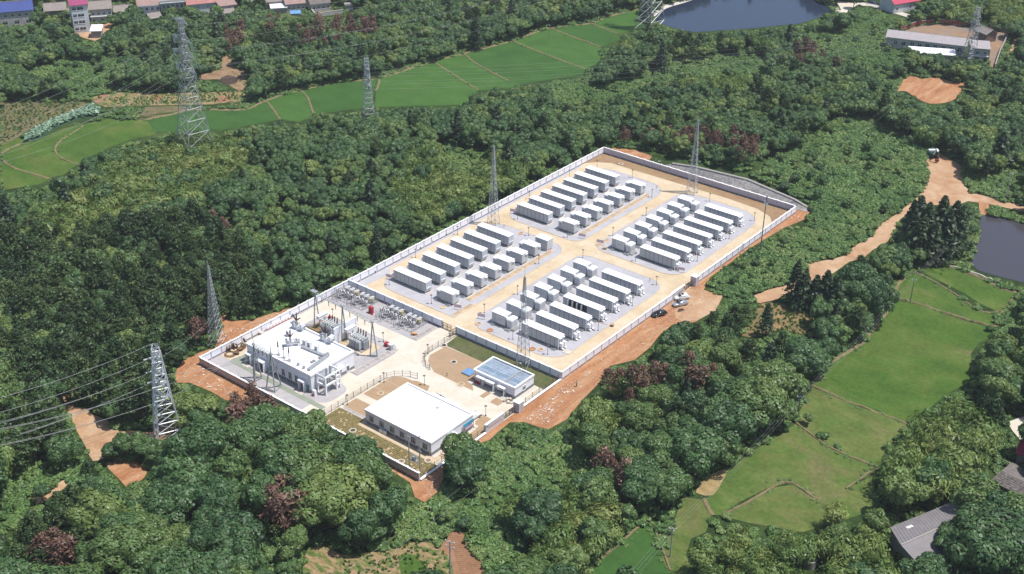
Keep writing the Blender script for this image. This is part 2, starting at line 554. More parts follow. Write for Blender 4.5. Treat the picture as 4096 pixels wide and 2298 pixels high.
BUNDS = []
def bund(px, wd=1.1, h=.28, name="field_bund", mat=BUND):
    W = smoothline([at(a, c)[:2] for a, c in px], 4)
    if mat is BUND:
        BUNDS.append(W)
    k = len(W)
    jit = 1 + 0.25 * R.standard_normal(k)
    wd = wd * (.68 if mat is BUND else 1)
    l, r = strip(W, wd)
    l2, r2 = strip(W, wd * .5)
    b = MB()
    for i in range(k):
        b.v += [(*l[i], 0.0), (*(l2[i]), h * abs(jit[i])), (*(r2[i]), h * abs(jit[i])), (*r[i], 0.0)]
    for i in range(k - 1):
        for e in range(3):
            b.f.append((4 * i + e, 4 * i + e + 1, 4 * i + e + 5, 4 * i + e + 4))
            b.m.append(0)
    return structure(name, b, mat)

bund([N[c] for c in "abcdefghijklmno"], 2.6)
for l in ([N["e"], (1076, 418), (1121, 480)], [(1204, 363), (1230, 392), (1254, 459)], [N["h"], (1516, 330), (1504, 366)], [N["i"], (1915, 363)], [(1852, 217), (1928, 270), (2037, 326)], [N["k"], (2151, 207), (2342, 278)], [(2201, 114), (2405, 191)], [N["m"], (2474, 138)]):
    bund(l, 1.5)
bund(TL([(625, 955), (540, 1010), (470, 1055), (420, 1110), (430, 1170), (500, 1215), (600, 1245)]), 1.2)
bund(TL([(0, 1195), (80, 1255), (200, 1300), (410, 1360)]), 1.6)
bund(TL([(0, 1165), (80, 1120), (160, 1085)]), 1.8)
bund(TL([(1090, 905), (1110, 915), (1000, 870), (1150, 880), (1290, 865)]), 1.0)
bund(TL([(1760, 545), (1820, 600), (1860, 690), (1850, 750), (1740, 780), (1880, 805)]), 1.2, .1, "footpath")
for l in ([(640, 750), (900, 805), (1290, 770), (1600, 770)], [(960, 710), (920, 790)], [(1085, 730), (1070, 765)], [(1100, 812), (1095, 860)], [(1040, 830), (1035, 868)]):
    bund(TL(l), 0.8, .15)

# fields on the right
area("paddy_field", MR([(1775, 590), (1850, 545), (2010, 570), (2200, 640), (2420, 735), (2500, 770), (2450, 860), (2390, 910), (2330, 890), (2240, 850), (2120, 770), (1960, 690), (1830, 620)]), .05, FIELDL)
area("paddy_field", MR([(1590, 740), (1640, 670), (1740, 612), (1810, 640), (1980, 730), (2120, 830), (2260, 910), (2360, 935), (2360, 1005), (2330, 1015), (2160, 970), (1960, 905), (1740, 840), (1630, 810)]), .06, FIELDL)
area("grass_field", MR([(1565, 830), (1640, 825), (1760, 850), (1960, 920), (2150, 985), (2330, 1030), (2320, 1100), (2230, 1150), (2170, 1230), (2200, 1400), (2150, 1445)]) + BR([(2000, 80), (1850, 200), (1680, 300), (1450, 215), (1250, 140), (980, 25)]) + MR([(1040, 1400), (1120, 1270), (1270, 1190), (1380, 1130), (1440, 1060), (1530, 930)]), .05, FIELDL)
area("grass_field", BR([(970, 35), (1250, 150), (1450, 225), (1680, 310), (1690, 350), (1600, 420), (1500, 560), (1480, 640), (1440, 625), (1250, 545), (1100, 470), (870, 310), (860, 280), (900, 160)]), .06, FIELDR)
area("grass_field", BR([(850, 310), (1080, 470), (1250, 555), (1450, 640), (1380, 690), (1230, 800), (1100, 890), (1010, 880), (840, 750), (700, 765), (420, 905), (280, 1000), (235, 1000), (170, 880), (200, 850), (300, 740), (330, 660), (480, 560), (600, 470), (740, 390)]), .05, FIELDR)
area("grass_field", BR([(285, 1005), (480, 915), (700, 790), (830, 770), (1000, 885), (1210, 815), (1440, 700), (1460, 960), (900, 1130), (500, 1060)]), .06, FIELDR)
area("grass_field", BR([(0, 860), (150, 885), (220, 1010), (170, 1130), (60, 1180), (20, 1300), (90, 1445), (-140, 1445), (-160, 1300)]) , .05, FIELDR)
area("paddy_field", BM([(2310, 1050), (2360, 1130), (2440, 1380), (2480, 1445), (1860, 1445), (1960, 1340), (2100, 1220), (2220, 1110)]), .07, PADDYD)
area("bare_patch", BR([(100, 810), (200, 700), (330, 650), (300, 740), (225, 850), (120, 840)]), .07, patchy("dry_earth", [(0.3, (.34, .24, .11)), (.6, (.40, .31, .15)), (.8, (.24, .24, .09))], .2, 1.2, .2), smooth=2)
for l, wd in ((MR([(1600, 780), (1620, 700), (1740, 605), (1840, 545), (2000, 565), (2200, 640), (2420, 740), (2510, 770), (2450, 870), (2400, 930), (2360, 1010), (2340, 1060)]), 2.0),
              (MR([(1740, 608), (1980, 730), (2120, 830), (2260, 910), (2380, 910)]), 1.1), (MR([(1570, 785), (1640, 812), (1740, 840), (1960, 910), (2160, 975), (2340, 1022)]), 1.3),
              (BR([(960, 15), (1250, 145), (1450, 220), (1690, 310)]), 1.2), (BR([(850, 305), (1080, 470), (1250, 555), (1480, 640)]), 1.1),
              (BR([(1480, 640), (1380, 695), (1230, 800)]), .9), (BR([(290, 1000), (480, 910), (700, 775), (830, 760), (1010, 885)]), 1.0), (BR([(160, 880), (190, 950), (230, 1010)]), 1.8),
              (BM([(1960, 1330), (2100, 1210), (2250, 1080), (2320, 1040), (2380, 1150), (2480, 1420)]), 1.0),
              (MR([(1560, 830), (1530, 920), (1430, 1040), (1360, 1140), (1200, 1240), (1080, 1320), (1010, 1430)]), 1.8)):
    bund(l, wd)
bund(MR([(1960, 550), (2080, 590), (2220, 630), (2340, 680), (2420, 700), (2560, 765)]), .7, .55, "concrete_ditch", CONC)

# gardens at the bottom
area("tilled_field", BM([(790, 1130), (880, 1100), (925, 1150), (985, 1260), (1110, 1420), (1125, 1460), (850, 1460), (820, 1320), (720, 1240), (800, 1180)]), .05, TILL)
area("vegetable_garden", BM([(-20, 1290), (130, 1290), (330, 1260), (560, 1200), (700, 1210), (820, 1300), (860, 1460), (-60, 1460)]), .04, VEG)
area("vegetable_garden", BL([(2290, 1330), (2330, 1240), (2450, 1235), (2560, 1290), (2560, 1460), (2280, 1460)]), .04, VEG)
area("crop_bed", BM([(430, 1330), (470, 1285), (560, 1300), (690, 1460), (450, 1460)]), .08, FIELDL)
b = MB()
for k in range(22):                      # ridges of the tilled strip
    p, q = at(*BM([(800 + k * 5, 1125 + k * 15)])[0]), at(*BM([(900 + k * 10.5, 1115 + k * 15)])[0])
    b.tube((p[0], p[1], .08), (q[0], q[1], .08), .16, 4)
tag(b.ob("soil_ridge", TILL), kind="stuff")

# dirt tracks
area("dirt_track", MR([(-60, 760), (60, 735), (140, 745), (300, 790), (250, 900), (110, 975), (0, 985), (-60, 960)]), .06, ROADM)
area("dirt_road", MR([(505, 800), (640, 745), (800, 705), (950, 605), (930, 545), (1020, 530), (1120, 515), (1210, 490), (1300, 410), (1420, 345), (1500, 240), (1600, 180), (1740, 70), (1810, 0)]) + TR([(1860, 1300), (1820, 1230), (1850, 1150), (1920, 1150), (2050, 1220), (2110, 1260), (2110, 1380), (2150, 1430)]) + MR([(2190, 10), (2400, 75), (2573, 105), (2700, 140), (2700, 190), (2573, 155), (2300, 95), (2150, 75), (2060, 110), (1800, 100), (1640, 210), (1560, 370), (1430, 445), (1350, 515), (1260, 530), (1160, 600), (1070, 665), (900, 705), (700, 820), (580, 845), (520, 830)]), .05, ROADM)
area("red_earth", MR([(2230, 70), (2310, 100), (2300, 180), (2240, 180)]), .06, SOIL)
area("dirt_yard", [(3191, 835), (3245, 842), (3215, 880), (3130, 915), (2990, 1000), (2905, 1065), (2840, 1110), (2815, 1160), (2890, 1185), (2860, 1240), (2780, 1290), (2690, 1300), (2640, 1340), (2600, 1390), (2540, 1440), (2440, 1465), (2390, 1540), (2330, 1600), (2265, 1680), (2190, 1720), (2100, 1690), (2040, 1690), (1990, 1730), (1960, 1760), (1850, 1800), (1770, 1850), (1775, 1900), (1760, 1960), (1700, 2010), (1660, 1990), (1640, 1930), (1560, 1880), (1480, 1810), (1460, 1770), (1700, 1820), (2230, 1440), (2700, 1100)], .004, SOIL)
area("dirt_yard", [(880, 1252), (905, 1262), (935, 1285), (1010, 1280), (1130, 1240), (1180, 1230), (900, 1420), (820, 1440), (1160, 1600), (1060, 1595), (1000, 1600), (960, 1612), (900, 1600), (840, 1565), (760, 1532), (705, 1532), (690, 1500), (740, 1435), (800, 1410), (860, 1390), (880, 1340), (890, 1300)], .004, SOIL)
area("dirt_slope", [(2440, 590), (2700, 618), (2690, 665), (2620, 650), (2520, 630)], .03, SOIL)
area("forest_clearing", BL([(440, 60), (520, 100), (560, 180), (640, 190), (700, 240), (820, 290), (900, 370), (1000, 360), (1160, 375), (1290, 270), (1330, 340), (1200, 470), (1090, 500), (960, 450), (860, 490), (800, 560), (700, 590), (640, 470), (560, 330), (500, 200)]), .05, ROADM, smooth=2)
area("forest_clearing", BL([(800, 620), (860, 590), (1000, 588), (1090, 640), (1105, 690), (1060, 740), (980, 800), (900, 730)]), .05, SOIL, smooth=3)
area("forest_clearing", TR([(1600, 690), (1640, 620), (1720, 565), (1800, 600), (1880, 580), (2000, 610), (2140, 640), (2090, 720), (2010, 770), (1900, 785), (1830, 775), (1740, 730), (1680, 690)]), .05, SOIL, smooth=3)
area("footpath", TR([(2490, 260), (2520, 290), (2510, 340), (2480, 400), (2440, 440), (2430, 420), (2480, 350), (2490, 300)]), .05, ROADM, smooth=2)
area("footpath", TR([(440, 1325), (560, 1220), (670, 1150), (690, 1160), (600, 1240), (470, 1340)]), .05, BUND)
area("bare_bank", BL([(230, 890), (330, 830), (470, 740), (530, 740), (480, 800), (380, 860), (300, 920)]), .04, ROADM, smooth=2)
area("weedy_ground", MR([(580, 850), (740, 850), (900, 900), (1010, 960), (900, 1080), (760, 1040), (600, 1090), (440, 1090), (540, 960)]), .03, patchy("weedy_soil", [(0.3, (.07, .12, .035)), (.5, (.22, .17, .08)), (.7, (.42, .24, .13))], .1, 1.2, .25), smooth=2)

# water
WATER = bpy.data.materials.new("pond_water")
WATER.use_nodes = True
_b = WATER.node_tree.nodes["Principled BSDF"]
_b.inputs["Base Color"].default_value = (.052, .048, .056, 1)
_b.inputs["Roughness"].default_value = .12
_n = WATER.node_tree.nodes.new("ShaderNodeTexNoise")
_n.inputs["Scale"].default_value = 1.2
_n.inputs["Detail"].default_value = 3
_tc = WATER.node_tree.nodes.new("ShaderNodeTexCoord")
_bp = WATER.node_tree.nodes.new("ShaderNodeBump")
_bp.inputs["Strength"].default_value = .25
_bp.inputs["Distance"].default_value = .05
WATER.node_tree.links.new(_tc.outputs["Object"], _n.inputs["Vector"])
WATER.node_tree.links.new(_n.outputs["Fac"], _bp.inputs["Height"])
WATER.node_tree.links.new(_bp.outputs["Normal"], _b.inputs["Normal"])
WATER2 = WATER.copy()
WATER2.node_tree.nodes["Principled BSDF"].inputs["Base Color"].default_value = (.022, .032, .060, 1)
area("pond_water", [(2612, 62), (2660, 30), (2732, 10), (2811, -14), (2900, -60), (3200, -60), (3250, 0), (3304, 21), (3331, 42), (3326, 55), (3200, 95), (3000, 115), (2780, 130), (2720, 120), (2660, 102), (2625, 85)], .04, WATER2)
area("pond_water", MR([(2238, 175), (2400, 200), (2573, 240), (2800, 290), (2900, 500), (2800, 760), (2573, 690), (2400, 650), (2230, 600), (2165, 540), (2200, 420), (2235, 350)]), .05, WATER)
bund([(2586, 95), (2600, 65), (2650, 30), (2740, 2), (2850, -40)], 5.0, .6, "pond_bank", CONC)
bund([(3225, -20), (3290, 5), (3340, 30), (3352, 62), (3330, 72)], 3.0, .5, "pond_bank", CONC)
area("village_road", TR([(1150, 0), (1250, 20), (1330, 20), (1290, 60), (1230, 100), (1150, 125), (1190, 70), (1160, 20), (1100, -30)]), .05, PALEC)
area("village_lane", TR([(1290, 20), (1440, 25), (1640, 90), (1720, 115), (1700, 135), (1600, 105), (1420, 50), (1290, 40)]), .06, CONC)

# ------------------------------------------------------------------ the plant's own ground
x0, x1, yF, yP, yL = -7.3, 67.8, 115.6, -11.0, -64.0
PLANT = [tuple(proj([(a, c, 0)])[0]) for a, c in ((x0, yL), (x1, yL), (x1, yF), (x0, yF))]
CLEAR.append(np.array([tuple(proj([(a, c, 2.2)])[0]) for a, c in ((x0 - .3, yL - .3), (x1, yL - .3), (x1 + .4, yF), (x0 - .3, yF + .4))]))
sheet("plant_yard", rrect(x0, x1, yP, yF, (.1,) * 4, 1), .03, CREAM)
sheet("forecourt", [(27.2, yL), (x1, yL), (x1, yP), (27.2, yP)], .034, PALEC)
sheet("substation_yard", [(x0, yL), (27.2, yL), (27.2, yP), (x0, yP)], .03, SUBGR)
sheet("gravel_verge", [(x0, yP), (-4.4, yP), (-3.6, 2), (-6.1, 5), (-6.1, 100), (x0, 103)], .05, GRAVEL)
sheet("bare_strip", [(x0, 104), (-4.5, 107.5), (0, 110), (20, 110.3), (46, 110.8), (57, 110), (63, 107.5), (66.3, 103), (67.8, 98), (x1, yF), (x0, yF)], .05, EARTH)
# the four gravel pads, 0.12 m kerbs round each
def pad(name, P):
    P = [(a, c) for a, c in P]
    b = MB().prism(P, 0.0, .10)
    structure(name, b, GRAVEL)
    Q = np.array(P + [P[0]])
    c = MB()
    for i in range(len(Q) - 1):
        p, q = Q[i], Q[i + 1]
        d = (q - p) / (np.linalg.norm(q - p) + 1e-9)
        nrm = np.array([d[1], -d[0]]) * .14
        c.prism([tuple(p), tuple(p + nrm), tuple(q + nrm), tuple(q)], .0, .15)
    structure("pad_kerb", c, CREAM)
pad("gravel_pad", rrect(-2.6, 27.0, -5.0, 48.4, (6, .6, 6, 6)))
pad("gravel_pad", rrect(-2.6, 27.0, 52.8, 105.2, (6, 4, 8, 7)))
pad("gravel_pad", rrect(31.6, 62.0, -5.2, 48.2, (6, 6, 6, 4)))
pad("gravel_pad", rrect(31.4, 62.2, 53.2, 106.2, (5, 6, 9, 6)))
# substation: roads, kerbed transformer yard, painted path
sheet("substation_road", [(27.6, yL), (33.2, yL), (33.2, -40), (35.8, -34.5), (40.0, -33.6), (54, -33), (54, -29), (40.4, -29.4), (35.6, -26), (33.9, -23), (33.5, yP), (27.6, yP)], .045, PALEC)
sheet("substation_road", [(-6.4, -20.8), (27.58, -20.8), (27.58, -29), (24.6, -25.6), (1.5, -25.6), (-1.6, -28), (-2.0, -40.5), (-6.4, -42)], .05, PALEC)
sheet("green_path", [(-3, -58.6), (31, -58.6), (31, -57.1), (1, -57.1), (-.6, -55.5), (-1.4, -52), (-3, -52)], .05, GREENP)
sheet("laydown_yard", [(-6.8, -58), (-3.2, -58), (-1.6, -50), (-1.4, -42), (-6.8, -44)], .055, CREAM)
sheet("transformer_pit", [(10.2, -34.6), (22.4, -34.6), (22.4, -28.6), (10.2, -28.6)], .06, CREAM)
sheet("transformer_pit", [(.2, -34.6), (9.6, -34.6), (9.6, -28.6), (.2, -28.6)], .06, EARTH)
sheet("entrance_apron", [(24.6, -47.4), (30.6, -47.4), (30.6, -42.6), (24.6, -42.6)], .055, PALEC)
sheet("gravel_apron", rrect(24.4, 30.2, -57.0, -47.6, (.5, 3, 3, .5)), .058, SUBGR)
# admin yard
sheet("tan_paving", [(34.6, -23.5), (35.0, -17.6), (47.2, -17.2), (51, -17.3), (51, -26), (54.0, -29.0), (40.8, -28.8), (36.2, -26)], .05, PAVEB)
sheet("lawn", [(34.4, -17.3), (67.4, -17.3), (67.4, -11.3), (33.8, -11.3)], .05, LAWN)
sheet("tan_paving", [(33.9, -54.2), (42.4, -54.2), (42.4, -49.6), (33.9, -49.6)], .05, PAVEB)
sheet("tan_paving", rrect(33.9, 42.4, -47.2, -35.2, (.3, .3, .3, 4)), .05, PAVEB)
sheet("tan_paving", [(42.0, -40.3), (47.5, -40.3), (44.2, -34.2), (40.0, -34.6), (38, -36)], .054, PAVEB)
for y in (-43.4, -39.4):
    structure("paving_edge", MB().box(33.9, 42.6, y - .08, y + .08, 0, .1), CREAM)
sheet("tan_paving", [(64.6, -54.5), (67.4, -54.5), (67.4, -35.4), (62.6, -35.4), (62.6, -38.6), (64.6, -41)], .05, PAVEB)
sheet("building_apron", [(42.0, -57.2), (66.0, -57.2), (66.0, -54.4), (42.0, -54.4)], .052, CREAM)
sheet("parking_bay", [(55.0, -40.4), (62.4, -40.4), (62.4, -33.8), (55.0, -33.8)], .05, PALEC)
sheet("tan_paving", [(56.6, -29.8), (58.0, -29.8), (58.0, -26.8), (56.6, -26.8)], .05, PAVEB)
sheet("tan_paving", [(60.2, -30.2), (62.8, -30.2), (62.8, -27.6), (60.2, -27.6)], .05, PAVEB)
sheet("planting_bed", [(33.6, -63.8), (67.4, -63.8), (67.4, -57.3), (42.2, -57.3), (42.2, -55.0), (33.6, -55.0)], .05, patchy("bed_soil", [(0.3, (.44, .32, .19)), (.7, (.54, .41, .26))], .3, 2, .15))
b = MB()                                  # blocks of turf laid in rows on the bed
for i in range(58):
    for j in range(15):
        x, y = 33.9 + i * .58 + .1 * rnd.random(), -63.6 + j * .58 + .1 * rnd.random()
        if (y > -57.6 and x > 41.6) or rnd.random() < .1:
            continue
        a, c = .21 + .07 * rnd.random(), .19 + .08 * rnd.random()
        b.box(x - a, x + a, y - c, y + c, .05, .13 + .06 * rnd.random(), 0, rnd.uniform(-.3, .3), (x, y))
tag(b.ob("turf", patchy("turf_sod", [(0.35, (.30, .23, .11)), (.6, (.22, .20, .075))], .4, 3, .25)), kind="stuff")
# ------------------------------------------------------------------ boundary walls
def wall(label, p, q, h=2.2, t=.26, bay=3.4, panel=WALLP, piers=True, endp=True, name="boundary_wall", pl=.42):
    p, q = np.array(p, float), np.array(q, float)
    L_ = np.linalg.norm(q - p)
    n = max(1, round(L_ / bay))
    s = L_ / n
    rz = math.atan2(q[1] - p[1], q[0] - p[0])
    r = thing(name, label, "wall", (p[0], p[1], 0), rz)
    pm = MB().box(.17, s - .17, -t / 2, t / 2, pl, h).mesh("wall_panel", panel)
    im = MB().box(-.17, .17, -t / 2 - .05, t / 2 + .05, 0, h + .04).mesh("pier", M("wall_pier", (.46, .46, .52), .85, .08, 1.0))
    for i in range(n):
        link("wall_panel", pm, r, (i * s, 0, 0))
    for i in range(n + (1 if endp else 0)):
        link("pier", im, r, (i * s, 0, 0))
    c = MB()
    for i in range(n):                   # coping stones step up over the piers
        c.box(i * s + .2, (i + 1) * s - .2, -t / 2 - .1, t / 2 + .1, h, h + .13)
    for i in range(n + (1 if endp else 0)):
        c.box(i * s - .26, i * s + .26, -t / 2 - .15, t / 2 + .15, h + .042, h + .24)
    c.ob("coping", COPE, r)
    MB().box(0, L_, -t / 2 - .04, t / 2 + .04, 0, pl - .005).ob("plinth", PLINTH, r)
    return r

wall("long white boundary wall dividing the plant from the dense forest", (x0, yL), (x0, yF))
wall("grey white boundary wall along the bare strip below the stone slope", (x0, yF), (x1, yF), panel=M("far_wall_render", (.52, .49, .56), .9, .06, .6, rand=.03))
wall("white boundary wall above the parked cars and dirt track", (x1, yP), (x1, 41.2))
wall("white boundary wall running beyond the gate pillar beside the dirt track", (x1, 54.1), (x1, yF))
wall("white dividing wall behind the two fenced capacitor yards", (x0, yP), (28.0, yP), h=2.3)
wall("white dividing wall behind the lawn and lattice mast", (33.0, yP), (x1, yP), h=2.3)
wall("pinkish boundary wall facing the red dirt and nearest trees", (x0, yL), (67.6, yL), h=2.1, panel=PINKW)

# ------------------------------------------------------------------ iron fences
def fence_panel(s, h):
    b = MB()
    for z in (.12, h * .55, h - .12):
        b.box(.04, s - .04, -.02, .02, z, z + .035)
    n = int(s / .3)
    for i in range(1, n):
        x = i * s / n
        b.box(x - .009, x + .009, -.009, .009, .1, h - .04)
    return b
def fence(label, P, h=1.7, step=2.6, mat=BROWNM, z=0.0, name="iron_fence"):
    P = [np.array(p, float) for p in P]
    r = thing(name, label, "fence", (P[0][0], P[0][1], z))
    post = MB().box(-.05, .05, -.05, .05, 0, h + .12).box(-.08, .08, -.08, .08, h + .12, h + .17).mesh("post", mat)
    cache = {}
    for p, q in zip(P[:-1], P[1:]):
        L_ = np.linalg.norm(q - p)
        n = max(1, round(L_ / step))
        s = round(L_ / n, 2)
        rz = math.atan2(q[1] - p[1], q[0] - p[0])
        if s not in cache:
            cache[s] = fence_panel(s, h).mesh("fence_panel", mat)
        for i in range(n):
            c = p + (q - p) * i / n - P[0]
            link("post", post, r, (c[0], c[1], 0), rz)
            link("fence_panel", cache[s], r, (c[0], c[1], 0), rz)
    c = P[-1] - P[0]
    link("post", post, r, (c[0], c[1], 0))
    return r

arc = lambda cx, cy, rr, a, b_, n: [(cx + rr * math.cos(math.radians(a + (b_ - a) * k / n)), cy + rr * math.sin(math.radians(a + (b_ - a) * k / n))) for k in range(n + 1)]
fence("brown iron fence curving round the tan paving beside the white roofed office", [(33.2, -62), (33.3, -55.2), (33.3, -47.4)] + arc(40.3, -40.8, 7.0, 178, 95, 5))
fence("brown iron fence from the lawn corner round the tan paving with round lids", [(33.7, -12.0), (33.7, -21.5)] + arc(40.3, -22.2, 6.6, 185, 262, 4))
fence("short brown iron fence on the white kerb beside the small blue roofed building", [(67.4, -27.9), (67.4, -11.6)], z=.3, h=1.5)
fence("short brown iron fence on the white kerb at the lowest yard corner", [(67.4, -63.6), (67.4, -41.0)], z=.3, h=1.5)
def kerbwall(label, y, y2):
    r = thing("low_wall", label, "wall", (x1, y, 0))
    MB().box(-.25, .25, 0, y2 - y, 0, .3).ob("plinth", PLINTH, r)
    MB().box(-.3, .3, 0, y2 - y, .302, .42).ob("coping", COPE, r)
kerbwall("low white kerb wall under the fence at the lowest yard corner", yL + .2, -40.9)
kerbwall("low white kerb wall under the fence beside the blue roofed building", -28.0, yP - .2)

# ------------------------------------------------------------------ gates, gate pillars, sign walls
def leaf(name, label, cat, x, y, rz, L_, h, mat=BROWNM, n=4, solid=True):
    r = thing(name, label, cat, (x, y, .05), rz)
    f = MB()
    for z in (0, h * .5, h - .1):
        f.box(0, L_, -.05, .05, z, z + .1)
    for i in range(n + 1):
        f.box(i * L_ / n - .05, i * L_ / n + .05, -.06, .06, 0, h)
    f.ob("gate_frame", mat, r)
    k = int(L_ / .15)
    for i in range(n):
        b = MB()
        for j in range(1, k // n):
            x_ = (i + j / (k // n)) * L_ / n
            b.box(x_ - .012, x_ + .012, -.012, .012, .1, h - .1)
        b.ob("gate_panel", mat, r)
    return r
leaf("sliding_gate", "brown sliding gate between the red tipped sign wall and tall pillar", "gate", 67.5, 47.9, math.pi / 2, 5.2, 1.8)
leaf("sliding_gate", "brown sliding gate beside the orange lettered sign wall", "gate", 67.5, -34.2, math.pi / 2, 5.0, 1.8)
leaf("swing_gate", "iron gate leaf open at the end of the capacitor yard wall", "gate", 28.3, -11.0, -.02, 2.9, 1.9, n=2)
leaf("swing_gate", "iron gate leaf open beside the lawn fence corner", "gate", 33.0, -10.9, math.radians(-100), 2.6, 1.9, n=2)
def pillar(label, x, y, wx=.9, wy=1.9, h=2.9):
    r = thing("gate_pillar", label, "pillar", (x, y, 0))
    for k in range(4):
        MB().box(-wx, wx, -wy / 2 + k * wy / 4 + .03, -wy / 2 + (k + 1) * wy / 4 - .03, 0, h).ob("fluted_strip", M("pillar_stone", (.50, .47, .50), .8, .1, 1.0), r)
    MB().box(-wx + .06, wx - .06, -wy / 2 + .04, wy / 2 - .04, 0, h - .03).ob("core", PLINTH, r)
    MB().box(-wx - .08, wx + .08, -wy / 2 - .08, wy / 2 + .08, h, h + .18).ob("cap", COPE, r)
    MB().cyl(0, 0, h + .18, h + .42, .22).ob("lamp_base", FRAME, r)
pillar("fluted grey gate pillar above the white car", 67.8, 53.2)
pillar("fluted grey gate pillar beside the small blue roofed building", 67.8, -28.5, h=2.7)
def signwall(label, x, y, L_, h, letters, lcol, n, logo, band):
    r = thing("sign_wall", label, "sign wall", (x, y, 0), math.pi / 2)
    MB().box(0, L_, -.25, .25, 0, h).ob("slab", M("sign_render", (.56, .55, .58), .8, .08, .8), r)
    MB().box(-.08, L_ + .08, -.32, .32, h, h + .14).ob("coping", COPE, r)
    if band:
        MB().box(.5, L_ - .6, -.262, -.245, h * .28, h * .42).ob("name_band", M("sign_bronze", (.30, .24, .19), .5), r)
    q = np.random.default_rng(n)
    for k in range(n):                  # raised characters, too small in the photograph to read
        b = MB()
        u = L_ * (.12 + .76 * k / n)
        wd, z = L_ * .76 / n * .8, h * .45
        hh = h * .2
        b.box(u, u + wd, -.29, -.25, z + hh * .42, z + hh * .56)
        b.box(u + wd * .42, u + wd * .56, -.285, -.25, z, z + hh)
        for t in range(2):
            a = q.random() * .7
            b.box(u + wd * a, u + wd * (a + .3), -.28, -.25, z + hh * (.05 + .7 * t), z + hh * (.18 + .7 * t))
        b.ob("character", lcol, r)
    MB().box(.25, .8, -.28, -.25, h * .7, h * .9).ob("emblem", logo, r)
    return r
signwall("grey sign wall with orange characters at the lower gate", 67.6, -40.8, 6.6, 2.3, "", M("orange_letter", (.55, .22, .08), .6), 13, M("blue_emblem", (.05, .25, .55), .5), False)
s = signwall("grey sign wall with bronze band and red end above the white car", 67.6, 41.3, 6.4, 2.2, "", M("bronze_letter", (.34, .27, .21), .6), 9, M("blue_emblem2", (.10, .28, .45), .5), True)
MB().box(5.7, 6.3, -.28, -.25, 1.2, 2.1).ob("red_panel", RED, s)

